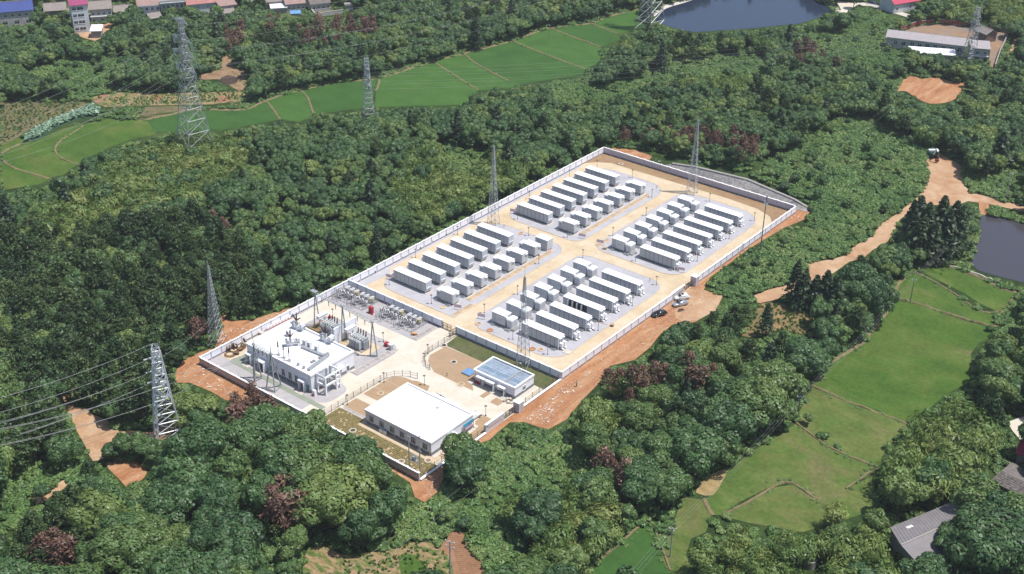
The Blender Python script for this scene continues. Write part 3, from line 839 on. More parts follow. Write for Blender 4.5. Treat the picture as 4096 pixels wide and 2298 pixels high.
# ------------------------------------------------------------------ battery containers
H0 = .65
def wheels_steps(r, x0_, x1_, y):
    b = MB().box(x0_, x1_, y - .75, y - .05, .36, .42).box(x0_, x1_, y - 1.05, y - .75, .17, .23)
    for x in (x0_ + .03, x1_ - .03):
        b.tube((x, y - 1.05, .02), (x, y - .05, .5), .03, 4)
        b.tube((x, y - .75, .42), (x, y - .75, 1.2), .02, 4)
    b.ob("step", STEEL, r)
def long_container(name, label, right, openset=()):
    r = thing(name, label, "battery container", (0, 0, .10))
    L_, W_, H_ = 12.3, 2.55, 3.04
    z = H0 - .1
    MB().box(-.35, L_ + .35, -.30, W_ + .3, 0, .05).ob("foundation", CONC, r)
    u = MB().box(.2, L_ - .2, .2, .4, z - .22, z).box(.2, L_ - .2, W_ - .4, W_ - .2, z - .22, z)
    for x in np.linspace(.5, L_ - .5, 6):
        u.box(x - .18, x + .18, .25, W_ - .25, .05, z - .222)
    u.ob("underframe", STEELD, r)
    sh = MB()
    if openset:
        sh.box(0, L_, .9, W_, z, z + H_ - .12)
        sh.box(0, L_, 0, .9, z, z + .12).box(0, L_, 0, .9, z + H_ - .3, z + H_ - .12)
        sh.box(0, .12, 0, .9, z + .12, z + H_ - .3).box(L_ - 1.3, L_, 0, .9, z + .12, z + H_ - .3)
    else:
        sh.box(0, L_, 0, W_, z, z + H_ - .12)
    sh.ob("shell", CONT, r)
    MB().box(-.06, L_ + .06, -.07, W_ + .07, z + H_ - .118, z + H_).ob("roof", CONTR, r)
    if not openset:
        MB().box(.03, L_ - .03, -.02, -.001, z + .08, z + H_ - .2).ob("door_gap_shade", M("gap_shade_grey", (.10, .105, .11), .7), r)  # dark backing sheet that paints shade into the gaps between the doors
    n = 8
    wd = [1.02] + [(L_ - 1.02 - 1.7) / 6.0] * 6 + [1.7] if not right else [2.0] + [(L_ - 3.2) / 6] * 6 + [1.2]
    x = 0.0
    for i in range(n):
        w_ = wd[i]
        d = MB()
        if i in openset:
            xx, a = x + .06, math.radians(100)
            d.box(0, w_ / 2 - .05, -.07, 0, z + .12, z + H_ - .26)
            d.v = [(xx + p[0] * math.cos(a) + p[1] * math.sin(a), -p[0] * math.sin(a) + p[1] * math.cos(a), p[2]) for p in d.v]
            d.ob("open_door", DOORM, r)
            MB().box(x + .2, x + w_ - .1, .42, .9, z + .2, z + H_ - .5).ob("battery_rack", M("rack_dark", (.05, .05, .06), .5, .3, 3), r)
        else:
            d.box(x + .075, x + w_ - .075, -.06, -.021, z + .12, z + H_ - .26, 0)
            if i not in (0, 7):
                for q in (.25, .72):
                    d.box(x + w_ * q - .07, x + w_ * q + .07, -.075, -.062, z + H_ - .78, z + H_ - .54, 1)
                d.box(x + w_ * .5 - .012, x + w_ * .5 + .012, -.068, -.062, z + .14, z + H_ - .28, 1)
            d.ob("door_panel", [DOORM, STEELD], r)
        x += w_
    e = L_
    if right:
        for y in (.25, 1.45):
            MB().box(e, e + .12, y, y + .85, z + .25, z + H_ - .35).ob("end_door", DOORM, r)
            MB().box(e, e + .4, y - .05, y + .9, z + H_ - .42, z + H_ - .3).ob("canopy", WHITE, r)
            MB().box(e + .122, e + .95, y + .08, y + .78, z + .35, z + 1.35).box(e + .122, e + 1.0, y + .03, y + .83, z + 1.352, z + 1.42).ob("cooling_unit", WHITE, r)
            MB().box(e + .3, e + 1.25, y + .1, y + .75, z - .18, z - .1).ob("shelf", WHITE, r)
        MB().box(e - .1, e + .06, -.1, .06, .0, z + H_ - .14).ob("corner_post", FRAME, r)
        wheels_steps(r, L_ - 1.7, L_ - .4, -.05)
    else:
        for y in (.35, .95, 1.55):
            MB().box(e, e + .18, y, y + .36, z + .72, z + 1.05).prism([(e, y), (e + .3, y), (e + .3, y + .36), (e, y + .36)], z + 1.052, z + 1.10).ob("vent_hood", WHITE, r)
        MB().box(e, e + .03, .1, W_ - .1, z + .15, z + H_ - .3).ob("end_panel", CONT, r)
        for y in (.25, 1.45):
            MB().box(-.75, -.005, y, y + .8, z + .5, z + 1.55).box(-.8, 0, y - .04, y + .84, z + 1.552, z + 1.6).ob("cooling_unit", WHITE, r)
        MB().box(L_ - .35, L_ + .05, -.02, .02, .14, .5).ob("drain_box", WHITE, r)
    for x in (3.6, 5.9, 8.3):
        MB().ball((x, -.12, z - .12), .14, 6).ob("cable_gland", STEEL, r)
    return r
def short_container(name, label, right, plain=False):
    L_, W_, H_ = 4.55, 2.75, 3.04
    r = thing(name, label, "inverter container", (0, 0, .10))
    z = H0 - .1
    if plain:
        MB().box(-.2, L_ + .2, -.25, W_ + .25, 0, .14).ob("foundation", CONC, r)
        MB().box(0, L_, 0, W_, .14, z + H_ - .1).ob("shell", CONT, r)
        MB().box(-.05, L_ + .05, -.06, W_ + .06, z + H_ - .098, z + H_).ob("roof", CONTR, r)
        for x in (.4, 1.4, 2.4, 3.4):
            MB().box(x, x + .9, -.04, -.002, .5, z + H_ - .3).box(x + .3, x + .5, -.055, -.042, 2.4, 2.6, 1).ob("door_panel", [DOORM, STEELD], r)
        MB().box(L_ + .01, L_ + .12, .6, 2.2, .2, .34).ob("end_rail", RED, r)
        return r
    fx = (-1.9, L_ + .4) if not right else (-.4, L_ + 2.5)
    MB().box(fx[0], fx[1], -.3, W_ + .3, 0, .05).ob("foundation", CONC, r)
    u = MB().box(.1, L_ - .1, .2, .4, z - .2, z).box(.1, L_ - .1, W_ - .4, W_ - .2, z - .2, z)
    for x in (.4, 2.2, 4.1):
        u.box(x - .16, x + .16, .3, W_ - .3, .05, z - .202)
    u.ob("underframe", STEELD, r)
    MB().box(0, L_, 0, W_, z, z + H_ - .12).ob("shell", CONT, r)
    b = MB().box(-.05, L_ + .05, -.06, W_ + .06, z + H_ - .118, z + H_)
    b.box(1.7, 2.5, .9, 1.6, z + H_, z + H_ + .02).ob("roof", CONTR, r)
    for x, w_ in ((.25, 1.1), (1.5, 1.2), (2.9, 1.1)) if not right else ((.3, 1.2),):
        MB().box(x, x + w_, -.04, -.002, z + .15, z + H_ - .45).box(x + .1, x + w_ - .1, -.05, -.042, z + H_ - .85, z + H_ - .65, 1).ob("door_panel", [DOORM, STEEL], r)
    if right:
        MB().box(1.9, 3.6, -.02, -.002, z + 1.3, z + 1.55).ob("name_plate", STEEL, r)
        MB().box(L_, L_ + .4, .15, .9, z + H_ - .5, z + H_ - .35).ob("canopy", WHITE, r)
        bx0, bx1 = L_ + .5, L_ + 2.2
        b = MB().box(bx0, bx1, .1, W_ - .1, z + .1, z + 2.1)
        b.ob("transformer_box", CONT, r)
        p = [(bx0 - .1, 0), (bx1 + .1, 0), (bx1 + .1, W_), (bx0 - .1, W_)]
        MB().prism(p, z + 2.102, z + 2.42).prism([(bx0 + .15, .15), (bx1 - .15, .15), (bx1 - .15, W_ - .15), (bx0 + .15, W_ - .15)], z + 2.422, z + 2.62).ob("box_roof", CONTR, r)
        MB().box(bx1, bx1 + .05, .2, W_ - .2, z + .3, z + 1.6).ob("box_door", DOORM, r)
        b = MB()
        for k in range(4):
            b.box(bx0 - .1 + k * .02, bx1 + .7, -.5 + k * .0, -.35, .0 + k * .01, .1)
        b = MB().box(bx0 - .1, bx1 + .1, -.05, W_ + .05, .05, z + .09)
        b.ob("plinth", CONC, r)
        s_ = MB()
        for k in range(5):
            s_.box(bx1 + .12 + k * .17, bx1 + .26 + k * .17, -.1, W_ - .2, .5 - k * .09, .54 - k * .09)
        s_.tube((bx1 + .12, -.1, .55), (bx1 + 1.0, -.1, .05), .04, 4).tube((bx1 + .12, W_ - .2, .55), (bx1 + 1.0, W_ - .2, .05), .04, 4)
        s_.ob("step", STEEL, r)
        wheels_steps(r, bx0, bx1, -.05)
        wheels_steps(r, .3, 1.5, -.05)
    else:
        MB().box(L_ + .01, L_ + .35, 1.5, 2.5, z + H_ - .55, z + H_ - .4).ob("canopy", WHITE, r)
        MB().box(L_, L_ + .05, 1.55, 2.45, z + 1.5, z + H_ - .6).ob("vent_panel", STEEL, r)
        MB().box(L_, L_ + .03, .2, 1.3, z + .2, z + H_ - .3).ob("end_panel", CONT, r)
        b = MB().box(-1.65, -.3, .25, W_ - .25, z + .0, z + 2.2)
        b.ob("transformer_box", CONT, r)
        MB().box(-1.75, -.2, .12, W_ - .12, z + 2.202, z + 2.5).prism([(-1.6, .3), (-.35, .3), (-.35, W_ - .3), (-1.6, W_ - .3)], z + 2.502, z + 2.62).ob("box_roof", CONTR, r)
        MB().box(-1.2, -.8, .2, .248, z + 1.2, z + 1.6).ob("gauge_window", STEELD, r)
        MB().box(-1.75, -.2, .15, W_ - .15, .05, z - .01).ob("plinth", CONC, r)
        wheels_steps(r, -1.5, -.5, .1)
        wheels_steps(r, 2.6, 4.0, -.05)
    return r

BL_ = [("forest side near block", 0, -.2), ("forest side far block", 0, 56.8), ("gate side near block", 1, -.2), ("gate side far block", 1, 56.9)]
ref = {"forest side near block": "the dividing wall", "forest side far block": "the cross road", "gate side near block": "the dividing wall", "gate side far block": "the cross road"}
protoL, protoS = {}, {}
for bn, rt, yb in BL_:
    for k in range(7):
        y = yb + 6.205 * k
        if rt and bn.startswith("gate side near") and k == 3:
            o = long_container("battery_container", "long white battery container with its doors standing open on dark racks", True, (1, 2, 3, 4))
            o.location = (46.5, y, .1)
            o["group"] = "battery containers"
        else:
            lb = f"long white container, {ORD[k]} from {ref[bn]} in the {bn}"
            if rt not in protoL:
                protoL[rt] = o = long_container("battery_container", lb, bool(rt))
                o.location = ((46.5 if rt else 0.02), y, .1)
                o["group"] = "battery containers"
            else:
                dup(protoL[rt], ((46.5 if rt else 0.02), y, .1), 0, lb, "battery containers")
        lb = f"short white cabin, {ORD[k]} from {ref[bn]} in the {bn}"
        if rt not in protoS:
            protoS[rt] = o = short_container("inverter_container", lb, bool(rt))
            o.location = ((36.6 if rt else 18.1), y - .3, .1)
            o["group"] = "inverter cabins"
        else:
            dup(protoS[rt], ((36.6 if rt else 18.1), y - .3, .1), 0, lb, "inverter cabins")
o = short_container("storage_container", "short plain white container with red rail beside the crossroads", False, True)
o.location = (18.4, 42.4, .1)

# ------------------------------------------------------------------ cable trench covers
def trench(x, y, x2, y2, wd, label_mat, tint):
    p, q = np.array([x, y], float), np.array([x2, y2], float)
    L_ = np.linalg.norm(q - p)
    r = tag(link("cable_trench", None, None, (x, y, .105), math.atan2(y2 - y, x2 - x)), kind="structure")
    n = int(L_ / .62)
    me = MB().box(0, .56, -wd / 2, wd / 2, 0, .06).mesh("cover_slab", tint)
    me2 = MB().box(0, .56, -wd / 2, wd / 2, 0, .05).box(.2, .36, wd / 2 - .22, wd / 2 - .08, .05, .066, 1).mesh("cover_slab", [tint, CONC])
    for i in range(n):
        link("cover_slab", me2 if i % 2 else me, r, (i * .62, 0, rnd.uniform(-.01, .015)))
    MB().box(-.1, n * .62 + .1, -wd / 2 - .16, -wd / 2 - .02, 0, .09).box(-.1, n * .62 + .1, wd / 2 + .02, wd / 2 + .16, 0, .09).ob("trench_edge", CONC, r)
TANS = M("cover_slab_tan", (.45, .33, .22), .9, .15, .5, rand=.14)
GRYS = M("cover_slab_grey", (.36, .33, .32), .9, .15, .5, rand=.14)
trench(23.9, 4.6, 23.9, 44.2, 1.5, 0, TANS)
trench(26.2, -4.4, 26.2, 4.0, 1.3, 0, TANS)
trench(24.2, 57.5, 24.2, 97.0, 1.4, 0, TANS)
trench(32.6, 55.0, 32.6, 61.5, 1.3, 0, TANS)
trench(26.3, -20.2, 26.3, -11.6, 1.5, 0, GRYS)
trench(25.8, -42.2, 25.8, -26.3, 1.6, 0, GRYS)
trench(34.4, -54.6, 42.0, -54.6, .8, 0, GRYS)

# ------------------------------------------------------------------ manholes
def manhole(label, px, r_=.75, mat=CONC, lid=STEELD, z=.06):
    P = at(*px)
    t = thing("manhole", label, "manhole", (P[0], P[1], z), 0, "manhole rings")
    MB().ring(0, 0, 0, r_, .14, 16, 0, .16).ob("rim", mat, t)
    MB().cyl(0, 0, .01, .05, r_ - .15, 14).ob("lid", lid, t)
c2 = lambda a, b_: (1300 + a * .44984, 1300 + b_ * .44984)
RUSTL = M("rusty_lid", (.40, .20, .10), .8)
for lb, px, mt_, ld, zz in (
    ("round white manhole ring at the lawn corner", c2(1058, 187), CONC, BURNT, .06), ("round white manhole ring on the line across the tan paving", c2(1145, 335), CONC, BURNT, .06),
    ("round manhole ring by the office road edge of tan paving", c2(1212, 532), CREAM, PAVEB, .06), ("pale ring set in paving near the curved fence", c2(493, 617), CREAM, PAVEB, .06),
    ("white manhole ring in the planting bed near the gap in the wall", c2(248, 946), CONC, FLOOR, .1), ("white manhole ring near the double pole transformer", c2(918, 1213), CONC, EARTH, .1),
    ("white manhole ring against the pinkish wall in the planting bed", c2(678, 1222), CONC, EARTH, .1), ("pale manhole ring on the grass beside the office corner", c2(1060, 1137), CONC, EARTH, .1),
    ("small white manhole in the concrete road by the substation", c2(920, 373), CONC, CONC, .06), ("white manhole ring near the long container by the lattice mast", (2163.7, 1401.5), CONC, RUSTL, .11),
    ("white manhole ring near the curved corner by the notice board", (1915, 1297), CONC, RUSTL, .11), ("brown lidded manhole near the tall lattice mast foot", (2130, 1399), RUSTL, RUSTL, .11),
    ("brown lidded manhole on gravel near the dividing wall corner", (1960, 1324), RUSTL, RUSTL, .11), ("brown manhole on gravel between cabin row and cross road", (2084, 936), CREAM, RUSTL, .11),
    ("pale manhole ring on gravel near the dividing wall lamp", (1772, 1232), CREAM, CREAM, .11), ("white manhole ring on the bare strip beside the far wall", (2484, 658), CONC, EARTH, .07)):
    manhole(lb, px, .75 if "small" not in lb else .5, mt_, ld, zz)

# ------------------------------------------------------------------ yard lamps
LAMPS = [((1557, 1142), "by the notice board nearest the forest wall"), ((1725.6, 1217), "on the near gravel beside the dividing wall"), ((1937, 1254), "at the road corner by the dividing wall"),
 ((2070, 1180), "midway along the central road below the cabins"), ((2155, 1057.5), "beside the tan trench covers of the near block"), ((2114, 945), "on gravel behind the plain container"),
 ((1662, 1032), "on the wall road behind the second container"), ((1830, 940), "on the wall road behind the sixth container"), ((2069.5, 879), "beside the far block notice board near the mast"),
 ((2269.5, 951.7), "below the first cabin of the far forest block"), ((2117, 797), "on the wall road beside the black bins"), ((2277, 712), "on the wall road near the far corner"),
 ((2388, 672), "behind the farthest forest side container"), ((2529, 712), "between the farthest cabin and bare strip"), ((2607, 791), "at the far end of the trench covers"),
 ((2838, 807), "between the far mast and last container"), ((3016, 885), "on the rounded far gravel corner"), ((2584, 865), "on the central road beside the far cabins"),
 ((2451, 945), "near the cardboard box and far cabins"), ((2331, 1034), "at the crossroads by the cabin row"), ((2542, 1047), "by the first long container of the far gate block"),
 ((2625.4, 1142), "on the rounded gravel corner near the gate"), ((2788.5, 1047), "between containers of the far gate block, nearer the gate"), ((2916, 957.6), "between containers of the far gate block, farther out"),
 ((2051, 1359.6), "beside the first cabin of the near gate block"), ((2190.5, 1419.8), "in front of the container by the lattice mast"), ((2392, 1324.7), "beside the red cable on the gravel"),
 ((2529, 1225.7), "at the container ends above the black car"), ((1533.7, 1369), "beside the red cabinet of the transformers"), ((1332, 1274), "behind the farther transformer"),
 ((1536, 1531), "inside the curved fence of the tan paving"), ((1389.6, 1620), "at the fence corner near the planting bed"), ((1698, 1542), "at the end of the curved fence"),
 ((1943, 1664), "beside the white pickup"), ((1711.5, 1417), "at the lawn fence by the substation road")]
lampm = None
for px, wh in LAMPS:
    P = at(*px)
    lb = "brown post lamp " + wh
    if lampm is None:
        lampm = thing("yard_lamp", lb, "lamp", (P[0], P[1], .1), 0, "yard lamps")
        MB().cyl(0, 0, 0, .12, .2, 8).ob("base", BROWNM, lampm)
        MB().cyl(0, 0, .12, 2.55, .055, 6).ob("post", BROWNM, lampm)
        MB().cyl(0, 0, 2.55, 2.75, .10, 8, .36).cyl(0, 0, 2.75, 2.82, .36, 8, .3).ob("lamp_head", BROWNM, lampm)
    else:
        dup(lampm, (P[0], P[1], .1), 0, lb, "yard lamps")

# ------------------------------------------------------------------ notice boards
def board(label, x, y, rz):
    t = thing("notice_board", label, "notice board", (x, y, .1), rz, "notice boards")
    MB().box(-1.1, 1.1, -.03, .03, .7, 1.75).ob("panel", M("board_white", (.66, .62, .66), .5), t)
    q = MB()
    for i in range(4):
        q.box(-1.0 + i * .52, -.58 + i * .52, -.045, -.032, .8, 1.5)
    q.ob("printed_sheet", M("board_print", (.60, .44, .52), .6, .25, 6), t)
    for x_ in (-1.0, 1.0):
        MB().box(x_ - .03, x_ + .03, -.03, .03, 0, .7).ob("leg", STEEL, t)
    MB().box(-1.1, 1.1, -.2, .2, 0, .06).ob("base", STEEL, t)
for lb, x, y, rz in (("pink printed notice board at the forest corner of the near block", -1.4, -.6, .3), ("pink printed notice board beside the first cabin near the trench", 25.0, -1.2, .35), ("pink printed notice board at the central road corner by the lamp", 33.2, -.9, .3),
                     ("pink printed notice board at the far block corner near the mast", -1.0, 56.2, .3), ("pink printed notice board by the trench at the crossroads", 26.0, 56.2, .3), ("pink printed notice board across the road from the box", 32.6, 56.3, .3), ("pink printed notice board at the container end nearest the gate", 60.9, 57.0, .35)):
    board(lb, x, y, rz)

# bins and odd pieces along the forest wall road and about the yard
def binobj(label, px, g="black bins by the forest wall"):
    P = at(*px)
    t = thing("waste_bin", label, "bin", (P[0], P[1], .04), 0, g)
    MB().cyl(0, 0, 0, .75, .3, 10, .36).ob("body", M("bin_black", (.04, .04, .05), .6), t)
    MB().ring(0, 0, .72, .34, .04, 10).ob("rim", M("bin_rim", (.25, .12, .10), .6), t)
for k, (a, b_) in enumerate([(1499, 1093), (1606, 1036), (1626, 1024), (1662, 1006), (1680, 998), (1694, 990), (1728, 972), (1783, 944), (1995, 832), (2067, 793), (2076, 788), (2091, 780)]):
    binobj(f"black bin beside the forest wall, {ORD[k]} from the dividing wall", (a, b_))
t = thing("cardboard_box", "brown cardboard box near the first cabin of the far gate block", "box", tuple(at(2420, 999)[:2]) + (.1,), .3)
MB().box(-.45, .45, -.35, .35, 0, .6).ob("body", M("cardboard", (.40, .28, .15), .9, .15, 2), t)
MB().quad((-.45, -.35, .6), (-.45, .35, .6), (-.75, .35, .75), (-.75, -.35, .75)).ob("flap", M("cardboard", (0, 0, 0)), t)
t = thing("cable_drum", "small wooden cable drum on the road above the long wall", "drum", tuple(at(2449, 1306)[:2]) + (.05,), .3)
MB().cyl(0, 0, 0, .07, .55, 14).cyl(0, 0, .55, .62, .55, 14).ob("flange", M("drum_wood", (.36, .25, .15), .9, .2, 3), t)
MB().cyl(0, 0, .07, .55, .36, 12).ob("core", STEELD, t)
b = MB()
P = smoothline([at(2380, 1290)[:2], at(2396, 1292)[:2], at(2412, 1298)[:2], at(2430, 1300)[:2]], 5)
for p, q in zip(P[:-1], P[1:]):
    b.tube((*p, .14), (*q, .14), .06, 4)
tag(b.ob("cable", M("red_cable", (.5, .12, .12), .6)), "thin red cable lying on the gravel near the lamp", "cable")
P = at(2269, 1410)
tag(MB().box(P[0] - 1.1, P[0] + 1.1, P[1] - .9, P[1] + .9, .1, .2).ob("concrete_slab", CONC), "square white slab on gravel beyond the first gate side container", "slab")
for lb, px in (("small dark hydrant post on gravel near the gate corner", (2599, 1127)), ("small dark hydrant post on gravel by the far lamp", (2627, 755)), ("small dark hydrant post on gravel behind the plain container", (2016, 911)), ("small brown hydrant post on the tan paving", c2(1085, 458))):
    P = at(*px)
    t = thing("hydrant", lb, "hydrant", (P[0], P[1], .1), 0, "hydrant posts")
    MB().cyl(0, 0, 0, .7, .08, 7).ob("post", BROWNM, t)
    MB().cyl(0, 0, .7, .9, .14, 7).ob("cap", BROWNM, t)
# ------------------------------------------------------------------ windows, doors
def face_pts(face, u, w_, z, h, d0, d1):
    """box on a wall: face = (axis, sign, plane)"""
    ax, sg, pl = face
    a, c = sorted((pl + sg * d0, pl + sg * d1))
    return (u, u + w_, a, c, z, z + h) if ax == "y" else (a, c, u, u + w_, z, z + h)
def fbox(b, face, u, w_, z, h, d0, d1, mi=0):
    return b.box(*face_pts(face, u, w_, z, h, d0, d1), mi)
def window(r, face, u, z, w_, h, cols=2, transom=True, name="window", fm=FRAME, gm=GLASS):
    b = MB()
    t = .07
    for q in (0, w_ - t):
        fbox(b, face, u + q, t, z, h, -.02, .06)
    for q in (0, h - t):
        fbox(b, face, u + t, w_ - 2 * t, z + q, t, -.02, .055)
    for i in range(1, cols):
        fbox(b, face, u + w_ * i / cols - .035, .07, z + t, h - 2 * t, -.02, .05)
    if transom:
        fbox(b, face, u + t, w_ - 2 * t, z + h * .66, .06, -.02, .045)
    wn = b.ob(name, fm, r)
    fbox(MB(), face, u + .02, w_ - .04, z + .02, h - .04, .004, .02).ob("pane", gm, wn)
    fbox(MB(), face, u - .06, w_ + .12, z - .07, .066, -.02, .12).ob("sill", fm, wn)
    return wn
def door(r, face, u, w_, h, z=0.0, mt=STEELD, leaves=2):
    d = fbox(MB(), face, u, w_, z, h, -.03, .05)
    o = d.ob("door", mt, r)
    for i in range(leaves):
        fbox(MB(), face, u + w_ * (i + .15) / leaves, w_ * .7 / leaves, z + h * .25, h * .6, .052, .07).ob("door_panel", M("door_panel_dark", (.10, .10, .11), .5), o)
    return o
def shell(r, X0, X1, Y0, Y1, h, par=.5, pl=.9, wall_m=BWALL, roof_m=ROOFW, t=.28, over=.12, coping=COPE):
    """walls, plinth, roof slab below a parapet with its coping"""
    MB().box(X0 + .04, X1 - .04, Y0 + .04, Y1 - .04, pl, h - par).ob("wall", wall_m, r)
    MB().box(X0, X1, Y0, Y1, 0, pl - .003).ob("plinth", BPLINTH, r)
    MB().box(X0 + t, X1 - t, Y0 + t, Y1 - t, h - par + .002, h - par + .10).ob("roof", roof_m, r)
    b = MB()
    for q in ((X0 - over, X1 + over, Y0 - over, Y0 + t), (X0 - over, X1 + over, Y1 - t, Y1 + over)):
        b.box(*q, h - par, h)
    for q in ((X0 - over, X0 + t), (X1 - t, X1 + over)):
        b.box(*q, Y0 + t, Y1 - t, h - par, h - .004)
    b.ob("parapet", [coping], r)

# ------------------------------------------------------------------ control building with switchgear on its roof
CX0, CX1, CY0, CY1, CH = .6, 24.1, -55.2, -40.4, 5.4
r = thing("control_building", "long white control building carrying switchgear on its flat roof", "building")
shell(r, CX0, CX1, CY0, CY1, CH, .55)
fy, fx = ("y", -1, CY0), ("x", 1, CX1)
for u in (13.4, 15.9, 18.2):
    window(r, fy, u, 1.1, 1.25, 2.0)
window(r, fy, 11.0, 1.4, .9, 1.5)
for u, w_, dp in ((.9, 1.9, 1.2), (5.6, 2.5, 1.5), (20.3, 2.0, 1.1)):
    c = fbox(MB(), fy, u, w_, 2.75, .3, .002, dp)
    c.ob("canopy", WHITE, r)
    fbox(MB(), fy, u + .05, .12, 0, 2.748, .002, dp - .1).ob("canopy_side", BWALL, r)
    fbox(MB(), fy, u + w_ - .17, .12, 0, 2.748, .002, dp - .1).ob("canopy_side", BWALL, r)
    door(r, fy, u + .25, w_ - .5, 2.4, 0, DARK, 1)
    fbox(MB(), fy, u - .1, w_ + .4, 0, .14, dp + .002, dp + 1.2).ob("step", CONC, r)
TEAL = M("teal_box", (.06, .25, .28), .5)
for u in (9.3, 22.6):
    fbox(MB(), fy, u, .7, 1.0, 1.0, .002, .25).ob("meter_box", TEAL, r)
for u in (4.4, 10.4, 15.2, 23.6):
    b = MB()
    p0 = face_pts(fy, u, .1, 0, 0, .1, .1)
    b.cyl(u, CY0 - .12, 0, CH - .6, .06, 6).ob("drainpipe", FRAME, r)
for u in (5.0, 12.2):
    fbox(MB(), fy, u, .3, 4.2, .2, .002, .25).ob("wall_lamp", FRAME, r)
fbox(MB(), fx, -47.2, 2.6, 3.0, .25, .002, 1.2).ob("canopy", WHITE, r)
door(r, fx, -46.9, 1.9, 2.7, 0, STEEL, 2)
door(r, fx, -43.2, 1.1, 2.2, 0, FRAME, 1)
fbox(MB(), fx, -42.2, 1.6, 0, .14, .002, 1.6).ob("step", CONC, r)
fbox(MB(), fx, -44.9, .5, 1.6, .5, .002, .05).ob("sign_plate", FRAME, r)
# outdoor stair tower
for x in (24.5, 27.4):
    for y in (-53.5, -49.9, -48.7):
        MB().box(x - .2, x + .2, y - .2, y + .2, 0, 5.2).ob("stair_column", WHITE, r)
b = MB()
for z in (2.5, 4.9):
    b.box(27.22, 27.58, -53.3, -50.1, z, z + .4).box(27.22, 27.58, -49.7, -48.9, z, z + .4)
    b.box(24.7, 27.2, -53.66, -53.34, z, z + .4).box(24.7, 27.2, -48.86, -48.54, z, z + .4)
b.box(27.22, 27.58, -49.7, -48.9, 1.2, 1.5).box(27.22, 27.58, -49.7, -48.9, 3.7, 4.0)
b.ob("stair_beam", WHITE, r)
def flight(y0_, y1_, z0, z1, xa, xb):
    s = MB()
    n = 12
    for k in range(n):
        y = y0_ + (y1_ - y0_) * k / n
        z = z0 + (z1 - z0) * k / n
        s.box(xa, xb, min(y, y + (y1_ - y0_) / n), max(y, y + (y1_ - y0_) / n), z + .1, z + .17)
    for x in (xa, xb):
        s.tube((x, y0_, z0), (x, y1_, z1), .09, 4)
        s.tube((x, y0_, z0 + 1), (x, y1_, z1 + 1), .035, 4)
    s.ob("stair_flight", STEEL, r)
flight(-53.0, -50.2, .1, 2.5, 25.9, 27.0)
flight(-50.2, -53.0, 2.5, 4.95, 24.6, 25.7)
MB().box(24.5, 27.2, -50.2, -48.9, 2.45, 2.55).ob("landing", GREYC, r)
g = MB()
for p, q in (((24.4, -53.4), (27.4, -53.4)), ((27.4, -53.4), (27.4, -48.8)), ((24.4, -48.8), (27.4, -48.8))):
    for z in (5.7, 6.2):
        g.tube((*p, z), (*q, z), .03, 4)
    for t in np.linspace(0, 1, 5):
        x, y = p[0] + (q[0] - p[0]) * t, p[1] + (q[1] - p[1]) * t
        g.tube((x, y, 5.2), (x, y, 6.2), .025, 4)
g.ob("handrail", STEEL, r)
MB().box(26.2, 26.9, -56.6, -55.6, 0, 1.3).ob("equipment_cabinet", FRAME, r) if False else None
t = thing("fire_cabinet", "white cabinet with red extinguishers at the stair tower corner", "cabinet", (25.2, -55.3, .05))
MB().box(-.4, .4, -.35, .35, 0, 1.5).ob("body", WHITE, t)
for k in range(2):
    MB().cyl(-.2 + k * .3, -.55, 0, .55, .12, 7).ob("extinguisher", RED, t)

RZ = CH - .45
for i in range(6):                         # membrane sheets of the control roof, laid with narrow joints
    for j in range(3):
        a_, b_ = CX0 + .4 + i * 3.8, CY0 + .4 + j * 4.66
        MB().box(a_, a_ + 3.74, b_, b_ + 4.6, CH - .448, CH - .43 + .006 * ((i + j) % 2)).ob("roof_membrane", M("white_membrane_sheet", (.68, .68, .71), .7, .08, .3, rand=.035), r)
def rf(x, y):
    return at(980 + x * .18684, 1240 + y * .18684, RZ)[:2]
def duct(label, a, c, w_, h):
    p, q = rf(*a), rf(*c)
    L_ = math.hypot(*(q - p))
    rz = math.atan2(q[1] - p[1], q[0] - p[0])
    t = thing("roof_duct", label, "duct", (p[0], p[1], RZ), rz)
    n = int(L_ / 1.2)
    for k in range(n):
        MB().box(k * L_ / n + .02, (k + 1) * L_ / n - .02, -w_ / 2, w_ / 2, .2, .2 + h).ob("duct_section", STEEL, t)
    MB().box(0, L_, -w_ / 2 + .15, w_ / 2 - .15, 0, .2).ob("support", STEELD, t)
duct("long grey cable duct down the middle of the control roof", (1215, 810), (1700, 1010), .8, .4)
duct("grey cable duct crossing the control roof towards the stair tower", (1790, 990), (1360, 1310), .8, .45)
def bushing(b, p, q, r0, mi, n=7):
    p, q = np.array(p, float), np.array(q, float)
    for k in range(7):
        a, c = p + (q - p) * k / 7, p + (q - p) * (k + .8) / 7
        b.tube(a, c, r0 * (1.25 - .05 * k), n, r0 * (.85 - .05 * k), mi)
